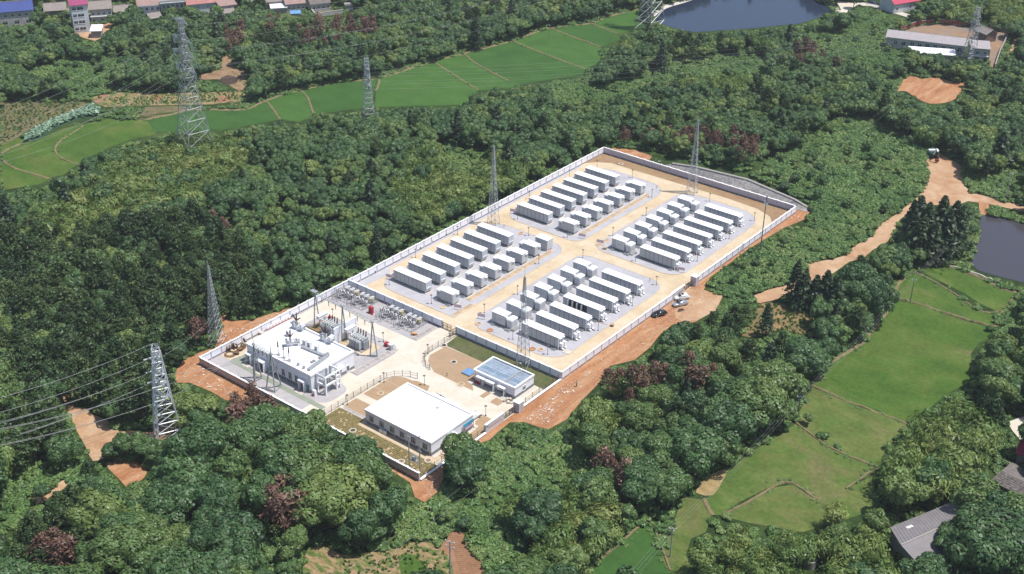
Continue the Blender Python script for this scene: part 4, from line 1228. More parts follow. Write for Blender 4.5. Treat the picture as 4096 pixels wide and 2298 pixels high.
def switchgear(label, a, rz, fan=True):
    p = rf(*a)
    t = thing("switchgear_bay", label, "switchgear", (p[0], p[1], RZ), rz, "roof switchgear bays")
    f = MB()
    for x in (-1.6, 1.6):
        for y in (-.6, .6):
            f.box(x - .08, x + .08, y - .08, y + .08, 0, 1.2)
    f.box(-1.7, 1.7, -.7, -.55, 1.2, 1.32).box(-1.7, 1.7, .55, .7, 1.2, 1.32)
    f.ob("support_frame", STEEL, t)
    for k in range(3):
        c = MB().tube((-1.5, -.5 + k * .5, .85), (1.5, -.5 + k * .5, .85), .2, 8)
        c.tube((-1.0 + .2 * k, -.5 + k * .5, .85), (-1.0 + .2 * k, -.5 + k * .5, 1.9), .17, 8).tube((.8, -.5 + k * .5, .8), (.8, -.5 + k * .5, 1.6), .22, 8)
        c.ob("busbar_tank", FRAME, t)
    MB().box(1.0, 1.8, -.75, .75, 1.35, 2.3).ob("drive_cabinet", FRAME, t)
    MB().box(-1.9, -1.3, -.7, .5, 1.35, 1.95).ob("control_box", STEEL, t)
    if fan:
        MB().cyl(-.6, 0, 1.0, 2.6, .3, 9, .26).ob("riser", STEEL, t)
        for dx, dy, dz in ((-.8, -.45, 1.7), (.15, .1, 2.1), (.95, .5, .7)):
            b = MB()
            bushing(b, (-.6 + dx * .15, dy * .15, 2.6 + dz * .1), (-.6 + dx * 1.0, dy, 2.6 + dz), .19, 0)
            b.tube((-.6 + dx, dy, 2.6 + dz), (-.6 + dx * 1.15, dy * 1.15, 2.6 + dz * 1.12), .06, 5)
            b.ob("bushing", INSUL, t)
switchgear("white switchgear bay with black bushings at the forest end of the control roof edge", (1150, 420), .1)
switchgear("white switchgear bay with black bushings in the middle of the control roof", (1030, 760), .9)
switchgear("white switchgear bay with black bushings at the roof edge before the fire wall", (1760, 690), .1)
for lb, a in (("single pale cabinet standing apart on the control roof", (935, 560)), ("pale roof cabinet at the head of the long duct", (1290, 760)), ("middle one of three pale cabinets along the roof duct", (1390, 810)), ("last pale roof cabinet beside the long duct", (1545, 890))):
    p = rf(*a)
    t = thing("roof_cabinet", lb, "cabinet", (p[0], p[1], RZ), 0, "roof cabinets")
    MB().box(-.5, .5, -.45, .45, .1, 1.7).ob("body", FRAME, t)
    MB().box(-.56, .56, -.5, .5, 1.702, 1.78).ob("lid", WHITE, t)
    MB().box(-.38, .38, -.48, -.452, .3, 1.5).ob("door", STEEL, t)
for k, (a, lb) in enumerate((((720, 970), "forest end"), ((835, 1035), "middle"), ((950, 1095), "stair end"))):
    p = rf(*a)
    t = thing("bushing_post", f"tall black tipped insulator post on the roof edge, {lb} of three", "insulator", (p[0], p[1], RZ), 0, "roof edge insulator posts")
    MB().cyl(0, 0, 0, .25, .5, 8).cyl(0, 0, .25, 2.5, .1, 6).ob("post", STEEL, t)
    b = MB()
    bushing(b, (0, 0, 2.5), (0, 0, 4.1), .17, 0)
    b.ob("bushing", INSUL, t)
    for s_ in (-1, 1):
        MB().tube((0, 0, .1), (s_ * .7, -.5, .1), .08, 5).ob("foot", STEELD, t)
for k, a in enumerate(((1145, 1190), (1265, 1255))):
    p = rf(*a)
    t = thing("roof_vent", f"round grey roof vent, {'nearer the forest' if k == 0 else 'nearer the stairs'} of two", "vent", (p[0], p[1], RZ), 0, "roof vents")
    MB().cyl(0, 0, .1, .55, .32, 9).ob("body", STEEL, t)
    MB().ball((0, 0, .55), .4, 8, 0, .6).ob("cowl", STEEL, t)
for k, a in enumerate(((1430, 1135), (1480, 1105), (1600, 1040), (1690, 985), (1730, 965), (1775, 945))):
    p = rf(*a)
    tag(MB().box(p[0] - .35, p[0] + .35, p[1] - .22, p[1] + .22, RZ + .02, RZ + .4).ob("roof_block", GREYC), f"small grey block by the control roof duct, {ORD[k]} from the stair tower", "block", "blocks on the control roof")

# ------------------------------------------------------------------ office with the big white roof
AX0, AX1, AY0, AY1, AH = 42.9, 63.8, -55.6, -40.8, 3.9
r = thing("office_building", "low office building with the widest plain white roof", "building")
shell(r, AX0, AX1, AY0, AY1, AH, .42, .95)
fy, fx = ("y", -1, AY0), ("x", 1, AX1)
for f0 in (.06, .217, .377, .53, .70, .873):
    window(r, fy, AX0 + (AX1 - AX0) * f0, 1.05, 1.5, 1.75, 3)
for k in range(2):
    o = MB().box(48.0 + k * 1.2, 49.0 + k * 1.2, AY0 - .75, AY0 - .3, .1, .9).ob("air_conditioner", FRAME, r)
    MB().cyl(0, 0, 0, .04, .28, 10)
for u in (.02, .33, .45, .63, .82, .98):
    MB().cyl(AX0 + (AX1 - AX0) * u, AY0 - .1, 0, AH - .45, .055, 6).ob("drainpipe", FRAME, r)
for u in (.03, .45, .80, .96):
    MB().ball((AX0 + (AX1 - AX0) * u, AY0 - .15, 3.1), .13, 6).ob("wall_lamp", FRAME, r)
fbox(MB(), fx, -50.2, 2.4, 2.6, .22, .002, 1.4).ob("canopy", WHITE, r)
fbox(MB(), fx, -50.1, .12, 0, 2.598, .002, 1.3).ob("canopy_side", BWALL, r)
fbox(MB(), fx, -48.0, .12, 0, 2.598, .002, 1.3).ob("canopy_side", BWALL, r)
door(r, fx, -49.8, 1.6, 2.3, 0, DARK, 1)
fbox(MB(), fx, -44.6, 3.6, 2.0, .9, .3, .42).ob("blue_banner", M("banner_blue", (.05, .30, .45), .6, .2, .8), r)
fbox(MB(), fx, -44.2, 3.0, 1.35, .32, .5, .62).ob("pink_banner", M("banner_pink", (.60, .33, .40), .6, .2, 2), r)
MB().box(64.1, 64.2, -44.7, -44.6, 0, 2.9).box(64.1, 64.2, -41.1, -41.0, 0, 2.9).ob("banner_post", STEEL, r)
MB().box(55.2, 55.7, -44.2, -43.6, AH - .3, AH - .1).ob("roof_hatch", M("hatch_pink", (.42, .36, .38), .8), r)
MB().box(AX0 + .3, AX1 + .9, AY1 + .13, AY1 + 1.1, 0, .15).ob("step", CONC, r)
fbox(MB(), ("y", 1, AY1), 50.0, 8.6, 2.9, .22, .12, 1.6).ob("canopy", WHITE, r)
for a, c in ((AX1 + .01, AX1 + 1.1),):
    MB().box(a, c, AY0, AY1, 0, .1).ob("apron", CONC, r)

# ------------------------------------------------------------------ small building under the blue sheet roof
PX0, PX1, PY0, PY1, PH = 51.1, 64.2, -25.4, -17.7, 3.5
r = thing("pump_house", "small white building with a blue sheeted roof inside its parapet", "building")
BLUEM = M("blue_roof_sheet", (.38, .45, .52), .28, .22, .7, metal=.35, spec=.6, rand=.08)
BLUEP = M("blue_roof_pane", (.28, .38, .48), .15, .25, .8, metal=.3, spec=.6, rand=.1)
shell(r, PX0, PX1, PY0, PY1, PH, .40, .9, roof_m=M("roof_seam_dark", (.10, .13, .17), .5))
zr = PH - .30
ys = np.linspace(PY0 + .34, PY1 - .55, 8)
xs = (PX0 + .4, 60.3, 60.75, PX1 - .4)
for j in range(7):
    for s_ in range(2):
        a, c = xs[2 * s_], xs[2 * s_ + 1]
        if j == 2:
            n = 9 if s_ == 0 else 4
            for k in range(n):
                p, q = a + (c - a) * k / n, a + (c - a) * (k + 1) / n
                MB().box(p + .07, q - .07, ys[j] + .06, ys[j + 1] - .04, zr + .01, zr + .07).ob("skylight_pane", BLUEP, r)
        else:
            n = 3 if s_ == 0 else 1
            for k in range(n):
                p, q = a + (c - a) * k / n, a + (c - a) * (k + 1) / n
                MB().box(p + .012, q - .012, ys[j] + .03, ys[j + 1] - .025, zr, zr + .06 + .012 * ((j + k) % 2)).ob("roof_sheet", BLUEM, r)
MB().box(60.36, 60.7, PY0 + .35, PY1 - .3, zr - .05, zr + .2).ob("roof_beam", GREYC, r)
for k in range(7):
    MB().box(52.4 + k * 1.75, 52.5 + k * 1.75, PY1 - .55, PY1 - .28, zr, zr + .22).ob("roof_bracket", STEELD, r)
fy, fx = ("y", -1, PY0), ("x", 1, PX1)
for u, w_ in ((52.6, 2.9), (55.3, 2.9), (59.4, 2.3)):
    fbox(MB(), fy, u, w_, 2.35, .2, .002, 1.1).ob("canopy", WHITE, r)
for u, w_ in ((53.2, 1.2), (57.0, .9), (60.3, .9)):
    door(r, fy, u, w_, 2.2, 0, DARK, 1)
    fbox(MB(), fy, u + w_ + .05, .08, 0, 2.345, .002, .95).ob("canopy_post", FRAME, r)
for u in (51.6, 58.5, 63.6):
    MB().cyl(u, PY0 - .1, 0, PH - .45, .05, 6).ob("drainpipe", FRAME, r)
fbox(MB(), fy, 62.6, .25, 1.9, .2, .002, .2).ob("wall_lamp", FRAME, r)
fbox(MB(), fy, 59.0, .7, 1.0, .6, .002, .3).ob("air_conditioner", FRAME, r)
window(r, fx, -22.2, 1.0, 1.1, 1.25, 2)
MB().box(PX0 - .8, PX1 + .9, PY0 - 1.6, PY0 - .01, 0, .12).box(PX1 + .01, PX1 + .9, PY0, PY1, 0, .115).ob("apron", CONC, r)
t = thing("fire_equipment_stand", "rack of red fire extinguishers against the blue roofed building", "fire stand", (51.7, PY0 - .6, .13))
MB().box(0, 1.9, .2, .3, 0, 1.4).ob("board", FRAME, t)
for k in range(6):
    MB().cyl(.15 + k * .32, 0, 0, .75, .12, 7).ob("extinguisher", RED, t)
    if k % 2 == 0:
        MB().box(.05 + k * .32, .25 + k * .32, .12, .198, .8, 1.3).ob("bucket", RED, t)
P = at(1820 + 400 * .1398, 1400 + 665 * .1398)
t = thing("hatch_cover", "square blue cover lying on the tan paving beside the small building", "cover", (P[0], P[1], .05))
MB().box(-1.3, 1.3, -1.3, 1.3, 0, .3).ob("kerb", CONC, t)
MB().box(-1.38, 1.38, -1.38, 1.38, .302, .38).ob("lid", M("lid_blue", (.14, .26, .45), .4, .15, 1.5), t)
t = thing("rubble_sack", "heap of pale sacks and timber by the lower gate", "sacks", tuple(at(2040, 1610)[:2]) + (.05,))
for k in range(9):
    MB().ball((rnd.uniform(-1.2, 1.2), rnd.uniform(-.8, .8), .25 + .2 * (k % 2)), rnd.uniform(.3, .45), 6, 0, .6).ob("sack", M("sack", (.62, .56, .48), .9, .2, 2, rand=.15), t)
for k in range(4):
    MB().tube((rnd.uniform(-1.3, 0), rnd.uniform(-1, .5), .4), (rnd.uniform(.2, 1.4), rnd.uniform(-.5, 1), .8), .06, 4).ob("timber", BROWNM, t)

# ------------------------------------------------------------------ transformers, fire wall
def transformer(label, x, y):
    t = thing("transformer", label, "transformer", (x, y, .06))
    MB().box(-.4, 5.0, -.6, 3.2, 0, .25).ob("foundation", GREYC, t)
    MB().box(.4, 4.4, .5, 2.5, .25, 2.9).ob("tank", TRGREY, t)
    for k in range(9):
        MB().box(.35 + k * .43, .62 + k * .43, -.5, .45, .5, 2.7).ob("radiator_fin", M("radiator_grey", (.42, .45, .47), .45, .1, 1, rand=.06), t)
    for k in range(4):
        MB().box(4.45, 5.0, .5 + k * .5, .8 + k * .5, .5, 2.6).ob("radiator_fin", TRGREY, t)
    MB().box(.3, 4.5, .4, 2.6, 2.902, 3.05).ob("deck", STEEL, t)
    for k in range(5):
        b = MB().tube((.5 + k * .75, .3, 3.2), (.5 + k * .75, 2.8, 3.35), .09, 6)
        b.tube((.5 + k * .75, .3, 3.2), (.5 + k * .75, -.2, 2.7), .08, 5)
        b.ob("top_pipe", FRAME, t)
    b = MB().tube((.2, 1.4, 3.5), (4.7, 1.4, 3.5), .07, 6).tube((.2, .8, 3.4), (4.2, .8, 3.4), .06, 5)
    b.ob("header_pipe", FRAME, t)
    b = MB()
    for k in range(4):
        b.cyl(.9 + k * .85, 1.1, 3.05, 3.45, .12, 6)
    b.ob("valve", M("valve_yellow", (.42, .42, .25), .5), t)
    for k in range(4):
        MB().cyl(.9 + k * .95, 2.4, 3.05, 3.4, .2, 8).ob("turret", TRGREY, t)
        b = MB()
        bushing(b, (.9 + k * .95, 2.4, 3.4), (.9 + k * .95, 2.55, 4.8), .17, 0)
        b.ob("bushing", INSUL, t)
    for k in range(3):
        b = MB()
        bushing(b, (1.6 + k * .6, .6, 3.05), (1.6 + k * .6, .45, 3.7), .12, 0)
        b.ob("low_voltage_bushing", M("cream_porcelain", (.60, .58, .48), .3), t)
    c = MB()
    n = 10
    for yy in (-1.9 + 2.6, 3.9):
        pass
    c.box(-2.6, -1.6, .9, 4.1, 2.75, 3.55).box(-2.7, -1.5, .85, 4.15, 3.552, 3.68)
    c.ob("conservator", FRAME, t)
    MB().box(-2.3, -1.9, 1.6, 2.0, 0, 2.748).box(-2.3, -1.9, 3.2, 3.6, 0, 2.748).ob("conservator_leg", FRAME, t)
    MB().tube((-1.6, 1.4, 2.9), (.4, 1.2, 3.1), .1, 6).ob("oil_pipe", FRAME, t)
    MB().tube((-1.6, -.4, .4), (.2, .3, 2.4), .08, 6).tube((-2.6, -.8, .4), (-1.6, -.4, .4), .08, 6).ob("yellow_pipe", YELP, t)
    MB().tube((2.3, -.7, .2), (2.3, -.55, 3.2), .1, 6).tube((2.9, -.7, .2), (2.9, -.55, 3.2), .1, 6).ob("cable_pipe", STEEL, t)
    return t
t = transformer("grey finned power transformer nearer the road, between fire wall and red cabinet", 15.4, -33.4)
t = transformer("grey finned power transformer nearer the forest, with a red tank on top", 4.8, -33.4)
MB().ball((.4, 2.9, 3.5), .55, 8, 0, .8).ob("red_tank", RED, t)
t = thing("fire_wall", "white fire wall standing between the two transformers", "wall", (12.0, -35.4, 0))
MB().box(-.16, .16, 0, 7.9, .25, 4.7).ob("slab", BWALL, t)
MB().box(-.22, .22, -.1, 8.0, 4.702, 4.85).ob("coping", COPE, t)
MB().box(-.22, .22, 0, 7.9, 0, .245).ob("plinth", PLINTH, t)
for y in (0.0, 7.9):
    MB().box(-.25, .25, y - .25, y + .25, 0, 4.7).ob("pier", BWALL, t)
t = thing("fire_cabinet", "red fire cabinet between the two fenced capacitor yards", "cabinet", (7.9, -17.6, .04))
MB().box(-.62, .62, -.4, .4, 0, 1.8).ob("body", RED, t)
MB().box(-.68, .68, -.46, .46, 1.802, 1.9).ob("roof", RED, t)
MB().box(.65, 1.1, -.8, -.4, 0, .35).ob("sand_box", RED, t)
for k in range(2):
    MB().box(-.56 + k * .58, -.02 + k * .58, -.43, -.402, .2, 1.65).ob("door", M("red_door", (.36, .03, .05), .5), t)
t = thing("sand_box", "red cubic sand box on gravel beside the transformer legs", "box", (23.0, -27.3, .04))
MB().box(-.55, .55, -.5, .5, 0, .95).ob("body", RED, t)
MB().box(-.6, .6, -.55, .55, .952, 1.05).ob("lid", RED, t)
t = thing("terminal_box", "pale grey upright terminal box beside the red sand box", "cabinet", (25.0, -28.0, .04))
MB().box(-.5, .5, -.4, .4, .1, 1.65).ob("body", STEEL, t)
MB().box(-.58, .58, -.48, .48, 1.652, 1.75).ob("lid", WHITE, t)

# ------------------------------------------------------------------ steel gantries
GALV = M("gantry_grey", (.30, .31, .31), .6, .15, 2)
def lattice_beam(b, p, q, w_, r_, n):
    p, q = np.array(p, float), np.array(q, float)
    d = (q - p) / np.linalg.norm(q - p)
    s_ = np.cross(d, (0, 0, 1))
    C = [s_ * w_ / 2, -s_ * w_ / 2, np.array((0, 0, -w_))]
    for c in C:
        b.tube(p + c, q + c, r_, 4)
    for k in range(n):
        a, c = p + (q - p) * k / n, p + (q - p) * (k + 1) / n
        for i in range(3):
            b.tube(a + C[i], c + C[(i + 1) % 3], r_ * .7, 3, cap=False)
            b.tube(a + C[i], a + C[(i + 1) % 3], r_ * .7, 3, cap=False)
def frame(label, bases, top, rod, g=None):
    B = [at(*p) for p in bases]
    c = np.mean(B, 0)
    t = thing("steel_gantry", label, "gantry", (c[0], c[1], 0), 0, g)
    for p in B:
        MB().tube(p - c, (0, 0, top), .17, 8, .15).ob("leg", GALV, t)
    for p, q in zip(B, B[1:] + B[:1]):
        b = MB().tube((p - c) + (0, 0, .35), (q - c) + (0, 0, .35), .13, 5)
        b.ob("foot_beam", GALV, t)
        f = .5
        MB().tube((p - c) * (1 - f) + (0, 0, top * f), (q - c) * (1 - f) + (0, 0, top * f), .06, 5).ob("tie", GALV, t)
    MB().box(-.35, .35, -.3, .3, top - .2, top + .25).ob("cap", STEEL, t)
    if rod:
        MB().cyl(0, 0, top, top + rod, .12, 6, .05).ob("rod", GALV, t)
    return c
def beam(label, p, q, z, n, w_=.7):
    t = thing("gantry_beam", label, "beam")
    b = MB()
    lattice_beam(b, (p[0], p[1], z), (q[0], q[1], z), w_, .055, n)
    b.ob("lattice", STEEL, t)
    for k in (.25, .5, .75):
        a = np.array((p[0] + (q[0] - p[0]) * k, p[1] + (q[1] - p[1]) * k, z - w_))
        s_ = MB()
        bushing(s_, a, a - (0, 0, 1.5), .1, 0)
        s_.ob("insulator_string", INSUL, t)
ga = frame("three legged grey gantry nearest the forest in front of the control building", [(1015, 1509), (1021, 1528), (1048, 1515)], 10.2, 3.0)
gb = frame("three legged grey gantry in front of the control building windows", [(1065, 1557), (1100, 1572), (1126, 1545)], 10.2, 3.2)
beam("lattice beam between the two gantries before the control building", ga, gb, 10.4, 7)
g1 = frame("grey A frame gantry beside the forest wall and farther transformer", [(1257, 1312), (1281, 1301)], 10.6, 1.6)
g2 = frame("grey A frame gantry standing behind the fire wall", [(1366, 1366), (1388, 1357)], 10.4, 0)
g3 = frame("grey A frame gantry beside the red sand box", [(1481, 1424), (1510, 1430)], 10.4, 0)
beam("lattice beam over the farther transformer", g1, g2, 10.5, 9)
beam("lattice beam over the nearer transformer", g2, g3, 10.4, 9)
P = g1
tag(MB().box(P[0] - 1.1, P[0] + .9, P[1] - .7, P[1] + .5, 10.9, 10.98).ob("gantry_platform", STEEL), "small pale platform on top of the gantry by the forest wall", "platform")

# ------------------------------------------------------------------ capacitor yards
ORB = M("reactor_ochre", (.45, .38, .22), .6, .2, 2)
def capyard(label, xa, xb, which):
    ya, yb2 = -18.1, -12.0
    fence(label, [(xa, ya), (xb, ya), (xb, yb2), (xa, yb2), (xa, ya)], 1.7, 1.5, STEEL, .04, "mesh_fence")
    sheet("capacitor_pad", [(xa + .2, ya + .2), (xb - .2, ya + .2), (xb - .2, yb2 - .2), (xa + .2, yb2 - .2)], .055, SUBGR)
    wd = (xb - xa) / 2
    for g in range(2):
        cx_ = xa + wd * (g + .5)
        wh = f"{which}, {'forest side' if g == 0 else 'road side'} set"
        for k in range(3):
            x = cx_ - 1.7 + k * 1.75
            t = thing("capacitor_bank", f"capacitor stack with white bars, {ORD[k]} from the forest in the {wh}", "capacitor", (x, -13.4, .06), 0, "capacitor stacks")
            f = MB()
            for a in (-.55, .55):
                for c in (-.5, .5):
                    f.cyl(a, c, 0, .7, .06, 5)
            f.ob("leg", STEEL, t)
            MB().cyl(0, 0, .7, 1.5, .72, 12, .66).ob("coil", ORB if k == 2 else INSG, t)
            for a in (-.25, .25):
                b = MB().tube((a - .05, -.8, 1.62), (a, 0, 1.9), .09, 6).tube((a, 0, 1.9), (a + .05, .8, 1.62), .09, 6)
                b.ob("top_bar", WHITE, t)
        for k in range(3):
            x = cx_ - 1.5 + k * 1.6
            t = thing("reactor", f"grey reactor drum, {ORD[k]} from the forest in the {wh}", "reactor", (x, -15.6 - .1 * k, .06), 0, "reactor drums")
            MB().cyl(0, 0, .55, 1.45, .62, 12).ob("drum", STEEL if k == 2 else INSG, t)
            MB().ring(0, 0, 1.45, .56, .06, 14).ob("rim", FRAME, t)
            f = MB()
            for a in range(4):
                f.cyl(.45 * math.cos(a * 1.57 + .8), .45 * math.sin(a * 1.57 + .8), 0, .56, .07, 5)
            f.ob("leg", M("porcelain", (.60, .55, .45), .4), t)
            b = MB()
            bushing(b, (-.3, -.5, 1.5), (-.55, -.9, 2.5), .11, 0)
            bushing(b, (.25, -.4, 1.5), (.25, -.55, 2.6), .11, 0)
            b.ob("bushing", INSUL, t)
        x = cx_ - 2.1
        t = thing("disconnector", f"disconnect switch on tall posts before the {wh}", "switch", (x, -17.3, .06), 0, "disconnect switches")
        for k in range(3):
            MB().cyl(k * .85, 0, 0, 1.6, .09, 6).ob("post", STEEL, t)
            b = MB()
            bushing(b, (k * .85, 0, 1.62), (k * .85 - .1, 0, 2.7), .12, 0)
            bushing(b, (k * .85, .55, 1.62), (k * .85 + .1, .6, 2.6), .12, 0)
            b.ob("insulator", INSG if k else INSUL, t)
            MB().tube((k * .85, -.1, 2.65), (k * .85, .8, 2.55), .06, 5).ob("switch_blade", WHITE, t)
        MB().box(-.3, 2.0, -.12, .7, 1.56, 1.62).ob("crossbeam", STEEL, t)
        t = thing("surge_arrester_stand", f"grey support stand on splayed feet before the {wh}", "stand", (cx_ - 2.2, -19.2, .05), 0, "arrester stands")
        for k in range(2):
            MB().cyl(k * 1.6, 0, 0, 1.5, .12, 6).ob("post", STEEL, t)
            for a in range(3):
                MB().tube((k * 1.6, 0, .3), (k * 1.6 + .6 * math.cos(a * 2.1 + .5), .6 * math.sin(a * 2.1 + .5), .04), .09, 4).ob("foot", STEEL, t)
            b = MB()
            bushing(b, (k * 1.6, 0, 1.5), (k * 1.6, 0, 2.4), .12, 0)
            b.ob("insulator", INSG, t)
capyard("pale mesh fence round the capacitor yard beside the forest wall", -6.3, 5.2, "forest yard")
capyard("pale mesh fence round the capacitor yard nearer the road", 10.2, 23.4, "road yard")

# drums and coils in the laydown corner
DRUM = M("cable_drum_wood", (.19, .11, .06), .9, .3, 3, rand=.3)
def drum(label, px, rr, upright, wd=.8):
    P = at(*px)
    t = thing("cable_drum", label, "drum", (P[0], P[1], .06), rnd.uniform(0, 3), "cable drums in the corner")
    for k in (0, 1):
        if upright:
            MB().tube((0, k * wd, rr), (0, k * wd + .08, rr), rr, 14).ob("flange", DRUM, t)
        else:
            MB().cyl(0, 0, k * wd * .7, k * wd * .7 + .08, rr, 14).ob("flange", DRUM, t)
    (MB().tube((0, .08, rr), (0, wd, rr), rr * .55, 10) if upright else MB().cyl(0, 0, .08, wd * .7, rr * .6, 10)).ob("core", STEELD, t)
z8 = lambda x, y: (780 + x * .12456, 1360 + y * .12456)
for lb, a, rr, up in (("dark upright wooden drum nearest the wall corner", (1140, 340), .8, True), ("dark upright wooden drum beside the mast foot", (1230, 270), .75, True), ("brown upright drum in the middle of the pile", (1350, 270), .7, True),
                      ("pale flat lying drum in front of the pile", (1335, 460), .75, False), ("pale flat lying drum by the building corner", (1450, 340), .75, False), ("brown drum leaning at the building corner", (1600, 300), .75, True), ("dark drum behind the pile at the wall", (1540, 90), .7, True)):
    drum(lb, z8(*a), rr, up)
for lb, a, rr in (("large coil of dark cable lying before the drums", (1120, 480), 1.5), ("pale coil of pipe propped by the control building", (1610, 120), .8)):
    P = at(*z8(*a))
    b = MB()
    for k in range(4):
        b.ring(P[0] + .1 * rnd.random(), P[1] + .1 * rnd.random(), .07 + .12 * k, rr * (1 - .1 * k), .07, 18)
    tag(b.ob("cable_coil", DRUM if rr > 1 else CONC), lb, "coil")
# road barriers in a row by the wall
for k in range(8):
    P = at(980 + (500 + 65 * k) * .18684, 1240 + (425 - 33 * k) * .18684)
    t = thing("barrier", f"red and white barrier, {ORD[k]} from the wire crate in the row", "barrier", (P[0], P[1], .06), 1.57, "row of red white barriers")
    MB().box(-.5, .5, -.2, .2, 0, .25).ob("foot", M("barrier_pink", (.45, .16, .14), .6), t)
    MB().box(-.45, .45, -.1, .1, .25, .9).ob("panel", WHITE, t)
P = at(980 + 1005 * .18684, 1240 + 150 * .18684)
t = thing("blue_barrel", "blue barrel lying at the end of the barrier row", "barrel", (P[0], P[1], .06))
MB().tube((0, -.5, .3), (0, .5, .3), .3, 10).ob("body", M("barrel_blue", (.05, .08, .25), .5), t)
MB().ring(0, 0, 0, .2, .05, 10).ob("hoop", STEELD, t)
t = thing("mesh_crate", "pale wire crate between the control building and forest wall", "crate", tuple(at(980 + 370 * .18684, 1240 + 530 * .18684)[:2]) + (.06,))
b = MB()
for x in (-.9, .9):
    for y in (-.7, .7):
        b.tube((x, y, 0), (x, y, 1.6), .04, 4)
for z in (.05, .8, 1.6):
    b.tube((-.9, -.7, z), (.9, -.7, z), .035, 4).tube((-.9, .7, z), (.9, .7, z), .035, 4).tube((-.9, -.7, z), (-.9, .7, z), .035, 4).tube((.9, -.7, z), (.9, .7, z), .035, 4)
b.ob("frame", FRAME, t)
MB().box(-.8, .8, -.6, .6, .06, .7).ob("load", CONC, t)
P = at(1480 + 1190 * .1481, 1180 + 1090 * .1481)
t = thing("wheelbarrow", "orange wheelbarrow at the capacitor yard fence corner", "barrow", (P[0], P[1], .06), .4)
MB().prism([(-.6, -.4), (.7, -.3), (.7, .3), (-.6, .4)], .35, .65).ob("tray", M("orange_tray", (.60, .30, .10), .6), t)
MB().tube((.75, -.08, .2), (.75, .08, .2), .2, 10).ob("wheel", BLACKP, t)
MB().tube((-.5, -.3, .4), (-1.1, -.3, .6), .03, 4).tube((-.5, .3, .4), (-1.1, .3, .6), .03, 4).tube((-.3, -.3, .35), (-.3, -.3, 0), .03, 4).ob("handle", STEELD, t)
# ------------------------------------------------------------------ lattice masts and pylons
def tower(t, h, wb, wt, n, rl, rb, taper=1.0, z0=0.0, rz=0.0, mat=STEEL):
    """four tapering legs and a lattice of crossed braces; returns a width function"""
    wid = lambda z: wt + (wb - wt) * max(0.0, 1 - z / h) ** taper
    zs = [0.0]
    k = sum(wid(h * i / n) for i in range(n))
    for i in range(n):                      # panels get shorter towards the top
        zs.append(zs[-1] + h * (0.35 / n + 0.65 * wid(h * i / n) / k))
    zs = [z * h / zs[-1] for z in zs]
    ca, sa = math.cos(rz), math.sin(rz)
    def c(i, z):
        x, y = ((-1, -1), (1, -1), (1, 1), (-1, 1))[i % 4]
        x, y = x * wid(z) / 2, y * wid(z) / 2
        return (x * ca - y * sa, x * sa + y * ca, z + z0)
    for i in range(4):
        b = MB()
        for a, e in zip(zs[:-1], zs[1:]):
            b.tube(c(i, a), c(i, e), rl, 4)
        b.ob("leg", mat, t)
    b = MB()
    for a, e in zip(zs[:-1], zs[1:]):
        for i in range(4):
            b.tube(c(i, a), c(i + 1, e), rb, 3, cap=False)
            b.tube(c(i + 1, a), c(i, e), rb, 3, cap=False)
            b.tube(c(i, e), c(i + 1, e), rb, 3, cap=False)
    b.ob("lattice", mat, t)
    return wid
def mast(label, x, y, h, wb=2.9):
    t = thing("lattice_mast", label, "mast", (x, y, .03), .2)
    tower(t, h - 3.0, wb, .38, 17, .075, .042, 1.15)
    MB().cyl(0, 0, h - 3.2, h, .07, 5, .02).ob("lightning_rod", STEEL, t)
    for i in range(4):
        MB().box(-.3, .3, -.3, .3, 0, .3).ob("footing", CONC, t).location = [(((-1, -1), (1, -1), (1, 1), (-1, 1))[i][k]) * wb / 2 * .98 for k in (0, 1)] + [0]
    return t
mast("steel lattice mast at the corner between pine wood and control building", -11.4, -55.2, 26.5, 3.4)
mast("steel lattice mast behind the last long container near the forest wall", -1.0, 46.2, 29.5)
mast("steel lattice mast at the far wall above the gate side far block", 34.4, 106.6, 29.0)
mast("steel lattice mast standing on the lawn before the dividing wall", 57.0, -12.9, 29.5)

WIREM = M("conductor_wire", (.26, .27, .27), .6, .1, 1)
def wire(label, p, q, sag, r_=.035, grp="power lines", n=22):
    p, q = np.array(p, float), np.array(q, float)
    b = MB()
    pr = None
    for i in range(n + 1):
        t = i / n
        c = p + (q - p) * t - np.array((0, 0, sag * 4 * t * (1 - t)))
        if pr is not None:
            b.tube(pr, c, r_, 4, cap=False)
        pr = c
    return tag(b.ob("power_line", WIREM), label, "power line", grp)

def arm(t, d, z, L_, half, wd, name="cross_arm"):
    """tapering lattice arm along direction d from the tower body"""
    d = np.array(d, float)
    s_ = np.array((-d[1], d[0], 0))
    tip = d * L_ + np.array((0, 0, z + .25))
    b = MB()
    rs = []
    for sg in (-1, 1):
        lo = d * half + s_ * wd * sg + np.array((0, 0, z))
        up = d * half * .9 + s_ * wd * .9 * sg + np.array((0, 0, z + 1.5))
        b.tube(lo, tip, .09, 4).tube(up, tip, .08, 4)
        for k in range(4):
            u, v = lo + (tip - lo) * k / 4, up + (tip - up) * (k + 1) / 4
            b.tube(u, v, .05, 3, cap=False).tube(up + (tip - up) * k / 4, u, .05, 3, cap=False)
        rs.append(lo)
    for k in range(4):
        b.tube(rs[0] + (tip - rs[0]) * k / 4, rs[1] + (tip - rs[1]) * (k + 1) / 4, .05, 3, cap=False)
    b.ob(name, STEEL, t)
    return tip
GLASSI = M("insulator_glass", (.25, .33, .30), .25, .2, 5)
def hang(t, tip, l):
    b = MB()
    for sx in (-.35, .35):
        for k in range(8):
            b.cyl(tip[0] + sx, tip[1], tip[2] - l * (k + 1) / 8, tip[2] - l * (k + .3) / 8, .17, 6)
    b.ob("insulator_string", GLASSI, t)
    return np.array(tip) - (0, 0, l)
